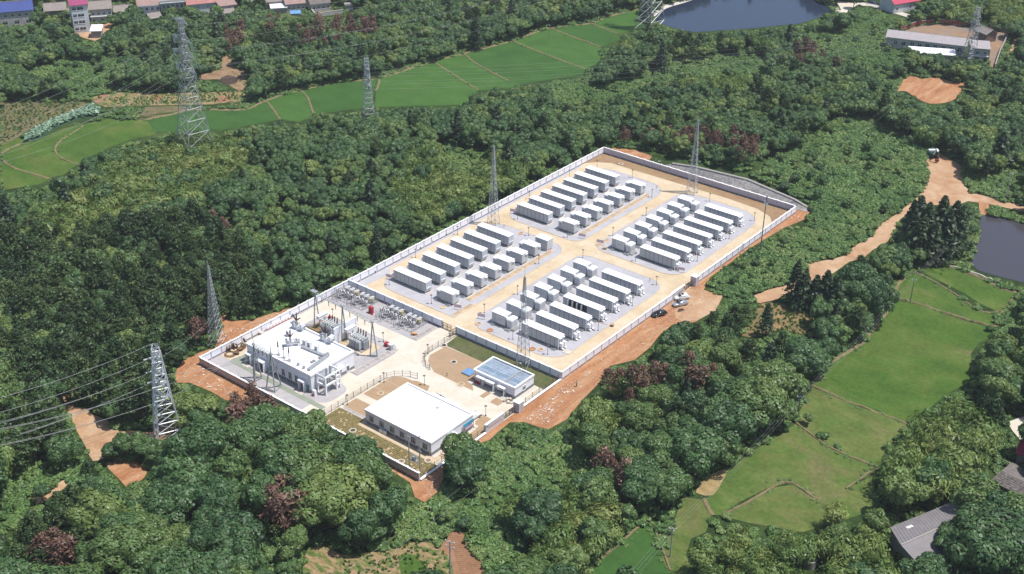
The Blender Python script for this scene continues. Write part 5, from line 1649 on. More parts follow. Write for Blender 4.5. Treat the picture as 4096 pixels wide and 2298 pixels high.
def pylon(label, x, y, h, wb, dirn, levels, Ls, string=2.6, rl=.17, rb=.085, taper=1.5):
    t = thing("power_pylon", label, "pylon", (x, y, 0))
    rz = math.atan2(dirn[1], dirn[0])
    wid = tower(t, h, wb, 1.3, 16, rl, rb, taper, 0, rz)
    d = np.array((dirn[0], dirn[1], 0)) / math.hypot(*dirn)
    out = []
    for z, L_ in zip(levels, Ls):
        for sg in (-1, 1):
            tip = arm(t, d * sg, z, L_, wid(z) / 2, wid(z) / 2)
            e = hang(t, tip, string) if string and z < h - 2.5 else tip
            out.append(np.array((x, y, 0)) + e)
    return t, out
# axis of the far line, tower A in the bamboo wood to the tower at the big pond
A0, T0 = np.array(at(785, 622)), np.array(at(2600, 118))
dl = (T0 - A0)[:2]
dn = np.array((-dl[1], dl[0])) / np.hypot(*dl) * -1
_, PA = pylon("tall double circuit pylon rising from the yellow green bamboo wood", A0[0], A0[1], 49.0, 10.5, dn, (31.5, 36.5, 41.5, 47.6), (6.6, 7.4, 6.2, 5.0))
_, PT = pylon("steel pylon with its feet in the rice beside the big pond", T0[0], T0[1], 46.0, 10.0, dn, (31.5, 36.5, 41.0, 44.8), (6.6, 7.4, 6.2, 5.0))
left_end = [(0, 585), (0, 590), (0, 520), (0, 470), (0, 416), (0, 425), (0, 387), (0, 405)]
for k in range(8):
    sd = "far" if float(np.dot(dn * (1 if k % 2 else -1), _F[:2])) > 0 else "near"
    lvn = ("lowest", "second lowest", "second highest", "topmost")[k // 2]
    wire(f"{lvn} thin line on the {sd} arms, bamboo wood pylon to pond pylon", PA[k], PT[k], 7.0, .022, "lines across the far valley")
    lv = PA[k][2]
    q = at(-260, 585 - (lv - 29) * 9.6 + 112 + (k % 2) * 16, lv)
    wire(f"{lvn} thin line on the {sd} arms leaving the bamboo wood pylon westwards", PA[k], q, 4.0, .026, "lines over the western fields")
B0 = np.array(at(1478, 520))
R0 = np.array(at(3872, 245))
dl = (R0 - B0)[:2]
dn2 = np.array((-dl[1], dl[0])) / np.hypot(*dl) * -1
_, PB = pylon("slim lattice pylon between the rice fields and middle wood", B0[0], B0[1], 27.5, 4.6, dn2, (17.5, 20.5, 23.5), (2.6, 2.9, 2.4), 1.2, .11, .055, 1.2)
_, PR = pylon("slim lattice pylon in front of the derelict long building", R0[0], R0[1], 23.5, 4.6, dn2, (13.5, 16.5, 19.5), (2.6, 2.9, 2.4), 1.2, .11, .055, 1.2)
for k in range(6):
    sd = "far" if float(np.dot(dn2 * (1 if k % 2 else -1), _F[:2])) > 0 else "near"
    wire(f"{('lowest', 'middle', 'topmost')[k // 2]} thin line on the {sd} arms between the two slim lattice pylons", PB[k], PR[k], 5.0, .018, "lines over the middle wood")
# terminal tower in the clearing by the pine wood
TT = np.array((10.95, -88.5))
wleft = np.array(at(-400, 1800, 13))[:2] - TT
wleft /= np.hypot(*wleft)
wn = np.array((-wleft[1], wleft[0]))
t = thing("power_pylon", "bright steel terminal pylon standing in the orange clearing", "pylon", (TT[0], TT[1], 0))
wid = tower(t, 23.6, 5.6, 1.6, 12, .19, .10, 1.1, 0, math.atan2(wn[1], wn[0]), M("new_zinc_steel", (.62, .64, .67), .4, .08, 1.5, metal=.2, spec=.6))
tips = []
for z, L_ in ((12.6, 4.4), (15.8, 3.6), (19.0, 4.2), (23.0, 3.4)):
    for sg in (-1, 1):
        tip = arm(t, np.array((wn[0], wn[1], 0)) * sg, z, L_, wid(z) / 2, wid(z) / 2)
        tips.append(np.array((TT[0], TT[1], 0)) + tip)
for i in range(4):
    MB().box(-.45, .45, -.45, .45, 0, .4).ob("footing", CONC, t).location = [(((-1, -1), (1, -1), (1, 1), (-1, 1))[i][k]) * 2.6 for k in (0, 1)] + [0]
ends = [(-250, 1835), (-250, 1828), (-250, 1752), (-250, 1760), (-250, 1712), (-250, 1736), (-250, 1650), (-250, 1700)]
for k, tp in enumerate(tips):
    if k in (5, 7):
        continue
    q = np.array(at(*ends[k], tp[2] - 1.0))
    for s_ in ((0, .45) if k < 4 else (0,)):
        wire(f"bright conductor from the terminal pylon outwards, {('lowest', 'second lowest', 'second highest', 'topmost')[k // 2]} arm, {'inner' if k % 2 else 'outer'} side, {'upper' if s_ else 'lower'} strand", tp + (0, 0, -s_ * .2), q + (0, 0, s_), 1.6, .045, "lines from the terminal pylon")
    if k < 6:
        b = MB()
        dd = (q - tp) / np.linalg.norm(q - tp)
        for j in range(9):
            b.tube(tp + dd * (.3 + .25 * j), tp + dd * (.45 + .25 * j), .17, 6)
        o = b.ob("strain_insulator", FRAME, t)
        o.location = (-TT[0], -TT[1], 0)
gtop = np.array((ga[0], ga[1], 10.4))
gtop2 = np.array((gb[0], gb[1], 10.4))
for k, g in ((1, gtop), (3, gtop * .5 + gtop2 * .5), (5, gtop2)):
    wire(f"conductor slanting from the {('lowest', 'middle', 'upper')[k // 2]} terminal pylon arm to the gantry beam", tips[k], g, .8, .035, "lines into the substation")
wire("thin earth wire from the terminal pylon to the mast in the corner", tips[7], (-11.4, -55.2, 9), 1.0, .03, "lines into the substation")

# ------------------------------------------------------------------ wooden and concrete poles
POLEM = M("pole_concrete", (.40, .38, .35), .85, .2, 1.5)
def pole(label, px, h, arms=((.92, 1.6),), r_=.17, rz=0.0, mat=POLEM, dark=False):
    P = at(*px)
    t = thing("power_pole", label, "pole", (P[0], P[1], 0), rz)
    MB().cyl(0, 0, 0, h, r_, 7, r_ * .65).ob("shaft", STEELD if dark else mat, t)
    tip = []
    for f, L_ in arms:
        MB().box(-L_ / 2, L_ / 2, -.06, .06, h * f, h * f + .12).ob("cross_arm", STEEL, t)
        for s_ in (-.45, 0, .45):
            MB().cyl(s_ * L_, 0, h * f + .12, h * f + .45, .09, 6).ob("insulator", FRAME, t)
            tip.append(np.array((P[0] + s_ * L_ * math.cos(rz), P[1] + s_ * L_ * math.sin(rz), h * f + .45)))
    return t, tip
_, q1 = pole("tall dark pole in the shrubs outside the gate side wall", (3040, 1010), 19.0, ((.98, 1.4), (.86, 2.2), (.83, 2.0)), .2, -.6, dark=True)
_, q2 = pole("concrete pole with cross arm in the bottom vegetable plot", (1802, 2345), 11.5, ((.97, 2.2), (.86, 2.0)), .2, .2)
_, q3 = pole("concrete pole standing at the edge of the lowest rice field", (2680, 2228), 7.6, ((.95, 1.6),), .16, .5)
_, q4 = pole("dark pole by the field corner beside the wood", (3187, 1688), 7.6, ((.93, 1.6),), .15, .5, dark=True)
_, q5 = pole("dark pole in the middle right rice field", (3640, 1210), 7.4, ((.95, 1.4),), .14, .5, dark=True)
_, q6 = pole("pale pole among the shrubs beside the upper dirt road", (4022, 805), 10.0, ((.97, 1.2),), .16, .5)
pole("small dark pole standing in the far rice field", (2196, 155), 6.0, ((.97, .8),), .13, 0, dark=True)
for k in range(3):
    wire(f"power line crossing the near shrubs, {('outer', 'middle', 'inner')[k]} of three strands", at(1180 + 90 * k, 2420, 9), q1[3 + k], 9.0, .018, "lines over the near shrubs")
    wire(f"line from the field edge pole to the wood corner pole, {('outer', 'middle', 'inner')[k]} strand", q3[k], q4[k], 1.2, .014, "lines along the fields")
    wire(f"line from the wood corner pole to the rice field pole, {('outer', 'middle', 'inner')[k]} strand", q4[k], q5[k], 1.2, .014, "lines along the fields")
    wire(f"line from the rice field pole to the upper dirt road, {('outer', 'middle', 'inner')[k]} strand", q5[k], q6[k], 1.2, .014, "lines along the fields")
    wire(f"line leaving the field edge pole past the lowest field, {('outer', 'middle', 'inner')[k]} strand", q3[k], at(2330 + 25 * k, 2480, 7), .8, .014, "lines along the fields")
for k in range(2):
    wire(f"line from the derelict building pylon to the tall dark pole, {('outer', 'middle', 'inner')[k]} strand", PR[k], q1[k], 4.0, .014, "lines over the shrub hill")
# two poles with a transformer in the planting bed
t = thing("pole_transformer", "grey transformer slung between two concrete poles in the planting bed", "transformer", tuple(at(1660, 1874)[:2]) + (.05,))
base = np.array(at(1660, 1874))
pa, pb = np.array(at(1638, 1868)) - base, np.array(at(1681, 1893)) - base
for p, h in ((pa, 8.3), (pb, 10.3)):
    MB().cyl(p[0], p[1], 0, h, .17, 7, .12).ob("pole", POLEM, t)
for z in (2.6, 4.2):
    MB().tube(pa + (0, 0, z), pb + (0, 0, z), .09, 5).ob("crossbar", STEEL, t)
mid = (pa + pb) / 2
MB().cyl(mid[0], mid[1], 2.75, 3.85, .5, 10).ob("tank", TRGREY, t)
for k in range(3):
    MB().cyl(mid[0] - .3 + .3 * k, mid[1], 3.85, 4.2, .07, 5).ob("bushing", FRAME, t)
MB().box(mid[0] - .8, mid[0] + .8, mid[1] - .5, mid[1] + .5, 2.6, 2.74).ob("platform", STEEL, t)
MB().box(pa[0] - .5, pa[0] + .5, pa[1] - .07, pa[1] + .07, 8.2, 8.35).ob("cross_arm", STEEL, t)
for z in (6.0, 7.4, 9.6):
    MB().box(pb[0] - .6, pb[0] + .6, pb[1] - .06, pb[1] + .06, z, z + .12).ob("cross_arm", STEEL, t)
MB().tube(pa + (0, 0, .2), pb + (0, 0, .2), .05, 4).ob("tie", STEEL, t)

# ------------------------------------------------------------------ vehicles
def loft(sections, closed=True):
    """sections: (x, [(y, z)...]) rings of equal length"""
    b = MB()
    n = len(sections[0][1])
    for x, ring in sections:
        b.v += [(x, y, z) for y, z in ring]
    for i in range(len(sections) - 1):
        for j in range(n):
            b.f.append((i * n + j, i * n + (j + 1) % n, (i + 1) * n + (j + 1) % n, (i + 1) * n + j))
            b.m.append(0)
    b.f += [tuple(range(n))[::-1], tuple((len(sections) - 1) * n + j for j in range(n))]
    b.m += [0, 0]
    return b
def ring_(w_, z0, z1, sh=.12, tw=None):
    tw = w_ if tw is None else tw
    return [(-w_ + .05, z0), (w_ - .05, z0), (w_, z0 + .15), (w_, z1 - sh), (tw, z1), (-tw, z1), (-w_, z1 - sh), (-w_, z0 + .15)]
TYRE = M("tyre", (.022, .022, .024), .8)
RIMM = M("wheel_rim", (.45, .46, .48), .35, .1, 3, metal=.6)
def wheelset(t, xs_, w_, r_):
    for x in xs_:
        for s_ in (-1, 1):
            o = MB().tube((x, s_ * (w_ - .2), r_), (x, s_ * (w_ + .02), r_), r_, 14).ob("wheel", TYRE, t)
            MB().tube((x, s_ * (w_ + .021), r_), (x, s_ * (w_ + .035), r_), r_ * .62, 10).ob("rim", RIMM, o)
def car(name, label, x, y, rz, paint, kind="sedan"):
    t = thing(name, label, "car", (x, y, .05), rz)
    g = M("car_glass", (.015, .018, .022), .08, .1, 1, spec=.8)
    w_ = .9
    if kind == "pickup":
        S = [(-2.6, ring_(.82, .5, .95)), (-2.5, ring_(.88, .42, 1.05)), (-1.0, ring_(.9, .38, 1.06)), (1.0, ring_(.9, .38, 1.08)), (1.9, ring_(.88, .38, 1.0)), (2.45, ring_(.82, .42, .88)), (2.6, ring_(.72, .5, .72))]
        loft(S).ob("body", paint, t, True)
        C = [(-.95, ring_(.80, 1.0, 1.12, .04, .78)), (-.75, ring_(.80, 1.0, 1.68, .2, .66)), (.55, ring_(.80, 1.0, 1.70, .2, .66)), (1.25, ring_(.78, .98, 1.08, .03, .74))]
        loft(C).ob("cabin", paint, t, True)
        b = MB().box(-2.45, -1.05, -.78, .78, 1.062, 1.075)
        b.ob("cargo_bed", M("bed_liner", (.03, .03, .035), .8), t)
        for yy in (-.84, .84):
            MB().box(-2.5, -1.0, yy - .05, yy + .05, 1.06, 1.3).ob("bed_side", paint, t)
        MB().box(-2.58, -2.48, -.85, .85, 1.0, 1.28).ob("tailgate", paint, t)
        sx, wx, rx = (-.55, .35), (.62, 1.22), None
        wheelset(t, (-1.6, 1.65), w_, .38)
        top = 1.70
    else:
        L_ = 2.3
        hi = 1.62 if kind == "suv" else 1.45
        S = [(-L_, ring_(.72, .5, .82)), (-L_ + .15, ring_(.84, .36, .98)), (-1.2, ring_(.9, .3, 1.0)), (.9, ring_(.9, .3, .98)), (1.7, ring_(.87, .32, .88)), (L_ - .12, ring_(.78, .36, .74)), (L_, ring_(.62, .42, .6))]
        loft(S).ob("body", paint, t, True)
        C = [(-2.0 if kind == "suv" else -1.75, ring_(.78, .9, 1.0, .03, .74)), (-1.5 if kind == "suv" else -.95, ring_(.78, .9, hi - .06, .22, .58)), (-.3, ring_(.79, .9, hi, .22, .6)), (.35, ring_(.78, .9, hi - .04, .22, .58)), (1.2, ring_(.76, .88, .97, .03, .72))]
        loft(C).ob("cabin", paint, t, True)
        MB().quad((.42, -.56, hi - .035), (1.13, -.68, 1.0), (1.13, .68, 1.0), (.42, .56, hi - .035)).ob("windscreen", g, t).location.z = .012
        xr = -1.5 if kind == "suv" else -.98
        MB().quad((xr, -.54, hi - .08), (xr, .54, hi - .08), (xr - .6, .64, 1.05), (xr - .6, -.64, 1.05)).ob("rear_window", g, t).location.z = .012
        MB().box(-.55, .25, -.5, .5, hi - .002, hi + .012).ob("sunroof", g, t)
        wheelset(t, (-1.35, 1.4), w_, .33)
        sx = (-1.0, .75)
        top = hi
    if kind == "pickup":
        MB().quad((.60, -.62, 1.66), (1.2, -.70, 1.10), (1.2, .70, 1.10), (.60, .62, 1.66)).ob("windscreen", g, t).location.z = .012
    for s_ in (-1, 1):
        for a, c in (((sx[0], -.12 + .0), (0.0, sx[1])) if kind != "pickup" else ((-.6, -.1), (0.0, .7))):
            MB().quad((a, s_ * .80, 1.05), (c, s_ * .80, 1.05), (c - .1, s_ * .69, top - .16), (a + .06, s_ * .69, top - .16)).ob("side_window", g, t)
        MB().box(.75, .92, s_ * .9, s_ * 1.06 if s_ > 0 else s_ * 1.06, .95, 1.07).ob("mirror", paint, t) if s_ > 0 else MB().box(.75, .92, -1.06, -.9, .95, 1.07).ob("mirror", paint, t)
        xf = 2.42 if kind == "pickup" else 2.12
        MB().box(xf - .12, xf + .06, s_ * .62 - .14, s_ * .62 + .14, .62, .76).ob("headlight", M("lamp_lens", (.7, .7, .72), .15), t)
        MB().box(-xf - .1, -xf + .02, s_ * .66 - .12, s_ * .66 + .12, .72, .88).ob("tail_light", RED, t)
    return t
CARW = M("car_white", (.78, .78, .79), .22, .03, 1, spec=.6)
CARS = M("car_silver", (.46, .48, .52), .25, .05, 1, metal=.5, spec=.6)
CARB = M("car_black", (.012, .012, .015), .15, .1, 1, spec=.8)
def head(p, q):
    a, c = at(*p), at(*q)
    return (a[0] + c[0]) / 2, (a[1] + c[1]) / 2, math.atan2(a[1] - c[1], a[0] - c[0])
car("parked_car", "white car with dark glass roof parked beside the silver one", *head((2704, 1200), (2750, 1194)), CARW, "suv")
car("parked_car", "silver saloon car parked between the white car and motorbike", *head((2697, 1228), (2744, 1217)), CARS)
car("parked_car", "black saloon car parked along the gate side wall", *head((2610, 1270), (2662, 1256)), CARB)
car("pickup_truck", "white pickup truck with a black load bed beside the office", 61.5, -38.2, math.pi / 2 - .1, CARW, "pickup")
car("parked_car", "pale blue car half hidden behind the office roof edge", 50.6, -37.6, -.1, M("car_pale_blue", (.45, .52, .66), .25, .08, 1, metal=.3, spec=.6))
car("parked_car", "dark blue car with white roof beside the red roofed house", *head((3470, 14), (3500, 18)), M("car_navy", (.03, .04, .08), .25))
car("parked_car", "dark car with white roof nearest the red roofed house", *head((3505, 20), (3538, 25)), M("car_grey", (.05, .05, .06), .25))
P = at(2724, 1247)
t = thing("motorbike", "dark red motorbike standing beside the silver car", "motorbike", (P[0], P[1], .06), 1.0)
for x in (-.65, .65):
    o = MB().tube((x, -.07, .3), (x, .07, .3), .3, 12).ob("wheel", TYRE, t)
    MB().tube((x, -.08, .3), (x, .08, .3), .16, 8).ob("rim", RIMM, o)
MB().tube((-.65, 0, .3), (0, 0, .55), .05, 5).tube((.65, 0, .3), (.4, 0, .95), .05, 5).tube((0, 0, .4), (.45, 0, .8), .06, 5).box(-.2, .25, -.12, .12, .25, .55).ob("frame", STEELD, t)
MB().box(-.15, .35, -.14, .14, .65, .88).ob("fuel_tank", RED, t)
MB().box(-.8, -.15, -.15, .15, .68, .80).ob("seat", BLACKP, t)
MB().tube((.38, -.35, 1.0), (.38, .35, 1.0), .025, 5).ob("handlebar", STEEL, t)
MB().ball((.5, 0, .85), .1, 6).ob("headlight", FRAME, t)

# excavator at the end of the dirt road
P = at(3732, 632)
t = thing("excavator", "green and white excavator with raised arm where the dirt road meets the wood", "excavator", (P[0], P[1], .06), math.radians(-50))
for s_ in (-1, 1):
    MB().prism([(-1.9, s_ * 1.1 - .3), (1.9, s_ * 1.1 - .3), (1.9, s_ * 1.1 + .3), (-1.9, s_ * 1.1 + .3)], .12, .85).prism([(-1.6, s_ * 1.1 - .28), (1.6, s_ * 1.1 - .28), (1.6, s_ * 1.1 + .28), (-1.6, s_ * 1.1 + .28)], 0, .12).ob("track", BLACKP, t)
DG = M("excavator_green", (.02, .07, .06), .4)
MB().box(-2.2, 1.0, -1.25, 1.25, 1.0, 1.9).ob("deck", DG, t)
MB().box(-2.5, -1.2, -1.25, 1.25, 1.2, 2.3).ob("counterweight", WHITE, t)
c = MB().box(-.2, 1.2, .2, 1.2, 1.9, 3.1).ob("cab", DG, t)
MB().box(-.25, 1.25, .15, 1.25, 3.1, 3.2).ob("cab_roof", WHITE, c)
MB().box(1.2, 1.23, .3, 1.1, 2.1, 3.0).ob("cab_window", GLASS, c)
MB().tube((.9, -.3, 1.7), (2.6, -.3, 4.4), .3, 6, .25).tube((2.6, -.3, 4.4), (4.3, -.3, 3.9), .25, 6, .2).ob("boom", WHITE, t)
MB().tube((4.3, -.3, 3.9), (4.6, -.3, 1.4), .2, 6, .16).ob("arm", DG, t)
MB().prism([(4.1, -.8), (5.0, -.8), (5.2, .2), (4.1, .2)], .5, 1.4).ob("bucket", M("bucket_red", (.20, .05, .04), .6), t)

# walking person on the dirt track
def person(label, px, rz):
    P = at(*px)
    J = dict(p=(0, 0, .95), c=(0, 0, 1.32), n=(0, 0, 1.47), h=(.02, 0, 1.62), ht=(.03, 0, 1.74), sl=(0, .19, 1.40), sr=(0, -.19, 1.40), el=(-.06, .25, 1.12), er=(.10, -.25, 1.12), wl=(-.02, .26, .88), wr=(.24, -.24, .92), hl=(.0, .10, .90), hr=(0, -.10, .90), kl=(.14, .10, .50), kr=(-.04, -.10, .50), al=(.12, .10, .09), ar=(-.28, -.10, .12), tl=(.27, .10, .04), tr=(-.14, -.10, .04))
    E_ = ["pc", "cn", "nh", ("h", "ht"), ("c", "sl"), ("c", "sr"), ("sl", "el"), ("sr", "er"), ("el", "wl"), ("er", "wr"), ("p", "hl"), ("p", "hr"), ("hl", "kl"), ("hr", "kr"), ("kl", "al"), ("kr", "ar"), ("al", "tl"), ("ar", "tr")]
    rad = dict(p=.14, c=.15, n=.06, h=.10, ht=.075, sl=.075, sr=.075, el=.048, er=.048, wl=.035, wr=.035, hl=.10, hr=.10, kl=.062, kr=.062, al=.042, ar=.042, tl=.045, tr=.045)
    ks = list(J)
    me = bpy.data.meshes.new("person")
    me.from_pydata([J[k] for k in ks], [(ks.index(e[0]), ks.index(e[1])) for e in E_], [])
    o = tag(link("person", me, None, (P[0], P[1], .04), rz), label, "person")
    sk = o.modifiers.new("skin", "SKIN")
    for i, k in enumerate(ks):
        me.skin_vertices[0].data[i].radius = (rad[k], rad[k])
    me.skin_vertices[0].data[0].use_root = True
    o.modifiers.new("smooth", "SUBSURF").levels = 1
    me.materials.append(M("person_skin", (.35, .22, .16), .7))
    MB().prism([(-.16, -.17), (.14, -.17), (.14, .17), (-.16, .17)], .95, 1.42).ob("jacket", M("jacket_pale", (.55, .50, .46), .9), o)
    for x, y, x2 in ((.09, .10, .14), (-.10, -.10, -.2)):
        MB().tube((0, y, .95), (x, y, .5), .115, 7, .09).tube((x, y, .5), (x2, y, .12), .09, 7, .07).ob("trouser_leg", M("trousers_dark", (.05, .05, .07), .9), o)
    MB().ball((.0, 0, 1.74), .115, 8, 0, .6).ob("hair", BLACKP, o)
person("person in a pale top and dark trousers walking along the dirt track", (2306, 1548), 1.0)

# ------------------------------------------------------------------ village and other far buildings
def house(label, pl, pr, h, depth, roof, roofm, wallm, wins=(), over=.4, rise=1.8, parapet=False, plinthm=None, name="house", front_trim=None):
    """front eave runs from pixel pl to pixel pr at height h; depth goes away from the camera"""
    a, c = np.array(at(*pl, h)), np.array(at(*pr, h))
    L_ = np.linalg.norm((c - a)[:2])
    rz = math.atan2(c[1] - a[1], c[0] - a[0])
    r = thing(name, label, "house", (a[0], a[1], 0), rz)
    MB().box(.15, L_ - .15, .15, depth, 0, h - .02).ob("wall", wallm, r)
    if roof == "gable":
        b = MB()
        ym = depth / 2
        for y0_, y1_, z0, z1 in ((-over, ym, h - .15, h + rise), (depth + over, ym, h - .15, h + rise)):
            b.add([(-over, y0_, z0), (L_ + over, y0_, z0), (L_ + over, y1_, z1), (-over, y1_, z1), (-over, y0_, z0 + .18), (L_ + over, y0_, z0 + .18), (L_ + over, y1_, z1 + .18), (-over, y1_, z1 + .18)], [(0, 1, 2, 3), (4, 5, 6, 7), (0, 1, 5, 4), (1, 2, 6, 5), (3, 0, 4, 7)])
        ro = b.ob("roof", roofm, r)
        MB().add([(.15, .2, h - .2), (.15, depth - .05, h - .2), (.15, ym, h + rise - .1), (L_ - .15, .2, h - .2), (L_ - .15, depth - .05, h - .2), (L_ - .15, ym, h + rise - .1)], [(0, 1, 2), (3, 5, 4)]).ob("gable", wallm, r)
        MB().box(-over, L_ + over, ym - .15, ym + .15, h + rise + .12, h + rise + .3).ob("ridge", M("ridge_tile", (.26, .22, .20), .9), ro)
    elif roof == "lean":
        b = MB().add([(-over, -over, h - .1), (L_ + over, -over, h - .1), (L_ + over, depth + over, h + rise), (-over, depth + over, h + rise), (-over, -over, h + .05), (L_ + over, -over, h + .05), (L_ + over, depth + over, h + rise + .15), (-over, depth + over, h + rise + .15)], [(0, 1, 2, 3), (4, 5, 6, 7), (0, 1, 5, 4), (1, 2, 6, 5), (2, 3, 7, 6), (3, 0, 4, 7)])
        b.ob("roof", roofm, r)
    else:
        MB().box(-.1, L_ + .1, -.1, depth + .1, h, h + .25).ob("roof", roofm, r)
        MB().box(.1, L_ - .1, .1, .25, h + .25, h + .8).ob("parapet", wallm, r)
    if front_trim:
        MB().box(-.1, L_ + .1, -.5, .14, front_trim, front_trim + .25).ob("ledge", FRAME, r)
    fy_ = ("y", -1, .15)
    for u, z, w_, hh, cols in wins:
        window(r, fy_, u * L_, z, w_, hh, cols)
    return r
TILE = M("roof_tile_grey", (.24, .21, .19), .9, .18, .9, bump=.04)
TILEP = M("roof_tile_pinkish", (.30, .20, .18), .9, .2, .8, bump=.04)
ROOFB = M("roof_blue", (.035, .06, .22), .5, .1, .4)
ROOFPU = M("roof_purple", (.28, .055, .13), .5, .1, .4)
ROOFRE = M("roof_red", (.42, .04, .09), .5, .1, .4)
HW = M("house_wall_grey", (.40, .39, .38), .9, .18, .4)
HW2 = M("house_wall_white", (.55, .57, .60), .9, .10, .4)
BRK = M("house_brick", (.22, .15, .12), .9, .2, .6)
row = lambda z, n, w_=1.3, h=1.4, a=.08, b_=.82, cols=2: [(a + (b_ - a) * k / max(1, n - 1), z, w_, h, cols) for k in range(n)]
house("long village house under the bright blue roof", (-60, 56), (131, 40), 6.8, 9, "gable", ROOFB, HW, row(4.3, 6) + row(.9, 4, 2.2, 1.8), rise=3.2)
house("grey tiled village house behind trees next to the blue roof", (178, 46), (263, 40), 5.4, 9, "gable", TILE, BRK, row(3.2, 3), rise=2.2)
house("tall four storey white village house with purple roof", (280, 24), (349, 17), 12.6, 10, "gable", ROOFPU, HW2, [(u, z, w_, 1.5, 2) for z in (1.2, 4.2, 7.2, 10.2) for u, w_ in ((.08, 1.7), (.36, 2.7))], rise=2.2)
house("grey village house with a covered balcony beside the tall white one", (357, 40), (445, 34), 6.4, 9, "gable", TILE, HW, row(3.6, 4) + row(.8, 3), rise=2.4, front_trim=3.0)
house("low tiled house behind the round dark tree", (458, 50), (531, 44), 3.4, 8, "gable", TILE, HW, row(.9, 2), rise=1.8)
house("pinkish tiled house with pale balcony in the village row", (551, 24), (639, 17), 6.2, 9, "gable", TILEP, HW2, row(3.6, 4) + row(.8, 3), rise=2.2, front_trim=5.8)
house("grey flat roofed village house with three tall windows", (639, 12), (738, 4), 7.0, 9, "flat", GREYC, HW, row(4.0, 5, 1.2, 1.9), front_trim=6.6)
house("white village house with faded red hip roof", (749, 21), (875, 8), 5.6, 10, "gable", M("roof_faded_red", (.36, .17, .15), .85, .2, .3), HW2, row(3.6, 2, 1.0, .8, .3, .6), rise=2.4)
house("small tiled shed in the trees in front of the village", (600, 76), (647, 69), 2.6, 7, "gable", TILE, BRK, [], rise=1.4, name="shed")
house("lower pinkish shed beside the small tiled shed", (558, 86), (585, 82), 2.2, 5, "lean", TILEP, BRK, [], rise=.9, name="shed")
house("village house with a flat terrace and grey roof strips", (880, 26), (946, 18), 5.2, 9, "lean", TILEP, HW, row(3.0, 3), rise=1.0)
house("low tiled annex sticking out towards the wood", (893, 55), (941, 50), 3.0, 9, "lean", TILE, HW, row(.8, 2), rise=1.6, name="annex")
house("narrow white village house among dark trees", (985, 10), (1050, 5), 6.0, 8, "flat", GREYC, HW2, row(3.4, 3))
house("grey roofed village house above the white lean-to", (1063, 10), (1138, 4), 4.6, 8, "gable", TILE, HW, row(2.2, 4), rise=1.8)
house("white roofed lean-to shed in front of the village", (1085, 34), (1146, 30), 3.0, 6, "lean", WHITE, GREYC, [(.6, .8, .9, 1.1, 2)], rise=.7, name="shed")
house("long grey house with pinkish roof tiles at the garden wall", (1144, 19), (1220, 12), 4.2, 8, "gable", TILEP, HW, row(1.6, 4), rise=1.8)
house("dark tiled village house beyond the vegetable garden", (1243, 19), (1321, 10), 4.0, 9, "gable", M("roof_tile_dark", (.15, .13, .12), .9, .2, .8), HW, row(1.4, 4), rise=2.0)
house("small square shed with a white roof below the tall house", (362, 125), (402, 124), 3.2, 5.5, "lean", WHITE, GREYC, [], rise=.9, name="shed")
house("pale concrete tank house at the end of the garden wall", (1382, 24), (1412, 22), 3.0, 4, "flat", GREYC, GREYC, [], name="tank_house")
house("small blue sheeted hut in the vegetable garden", (1165, 56), (1201, 54), 1.6, 3, "lean", M("hut_blue", (.14, .30, .50), .5, .2, 1), GREYC, [], rise=.4, name="hut")
for lb, P in (("grey garden wall running from the village towards the wood", [(1218, 16), (1262, 70)]), ("low grey garden wall below the tank house", [(1263, 70), (1372, 54)])):
    p, q = at(*P[0]), at(*P[1])
    t = thing("garden_wall", lb, "wall", (p[0], p[1], 0), math.atan2(q[1] - p[1], q[0] - p[0]))
    L_ = math.hypot(q[0] - p[0], q[1] - p[1])
    MB().box(0, L_, -.15, .15, 0, 1.7).ob("slab", HW, t)
    MB().box(0, L_, -.22, .22, 1.702, 1.85).ob("coping", CONC, t)
# derelict long building with its yard
house("derelict long grey building with a row of dark openings", (3546, 148), (3866, 186), 5.6, 6.5, "lean", M("asbestos_roof", (.33, .30, .31), .9, .12, .8), HW, [(u, 2.6, 1.7, 1.9, 2) for u in (.10, .20, .31, .40, .50, .60, .70, .80, .90)], rise=1.2)
house("taller end block of the derelict building", (3885, 192), (3960, 198), 6.2, 7, "lean", M("asbestos_roof", (0, 0, 0)), HW, [(u, 3.6, 1.3, 1.4, 2) for u in (.3, .7)] + [(u, .6, 1.6, 1.8, 2) for u in (.3, .75)], rise=1.2, front_trim=2.8)
house("low shed with a bright white roof against the derelict building", (3640, 210), (3820, 223), 3.0, 5.0, "lean", WHITE, HW, [], rise=.9, name="shed")
house("small dark brick outbuilding with a ridged tile roof", (3900, 120), (3946, 140), 3.8, 6, "gable", TILE, BRK, [], rise=1.8, name="outbuilding")
REDB = M("red_brick_wall", (.26, .07, .045), .9, .3, .5)
def ywall(lb, P, h, mt):
    t = None
    W = [at(*p) for p in P]
    t = thing("yard_wall", lb, "wall", (W[0][0], W[0][1], 0))
    for p, q in zip(W[:-1], W[1:]):
        L_ = math.hypot(q[0] - p[0], q[1] - p[1])
        o = MB().box(0, L_, -.14, .14, 0, h).ob("slab", mt, t)
        o.location, o.rotation_euler = (p[0] - W[0][0], p[1] - W[0][1], 0), (0, 0, math.atan2(q[1] - p[1], q[0] - p[0]))
        o2 = MB().box(0, L_, -.2, .2, h, h + .12).ob("coping", GREYC, t)
        o2.location, o2.rotation_euler = o.location, o.rotation_euler
ywall("dark red brick yard wall left of the gap in the yard wall".replace("left of", "before"), [(3600, 128), (3668, 104), (3733, 98)], 2.2, REDB)
ywall("red brick yard wall between the gap and brick outbuilding", [(3761, 97), (3880, 108), (3910, 112)], 2.2, REDB)
ywall("dark wall on the far side of the yard beyond the outbuilding", [(3958, 120), (4038, 135)], 2.2, BRK)
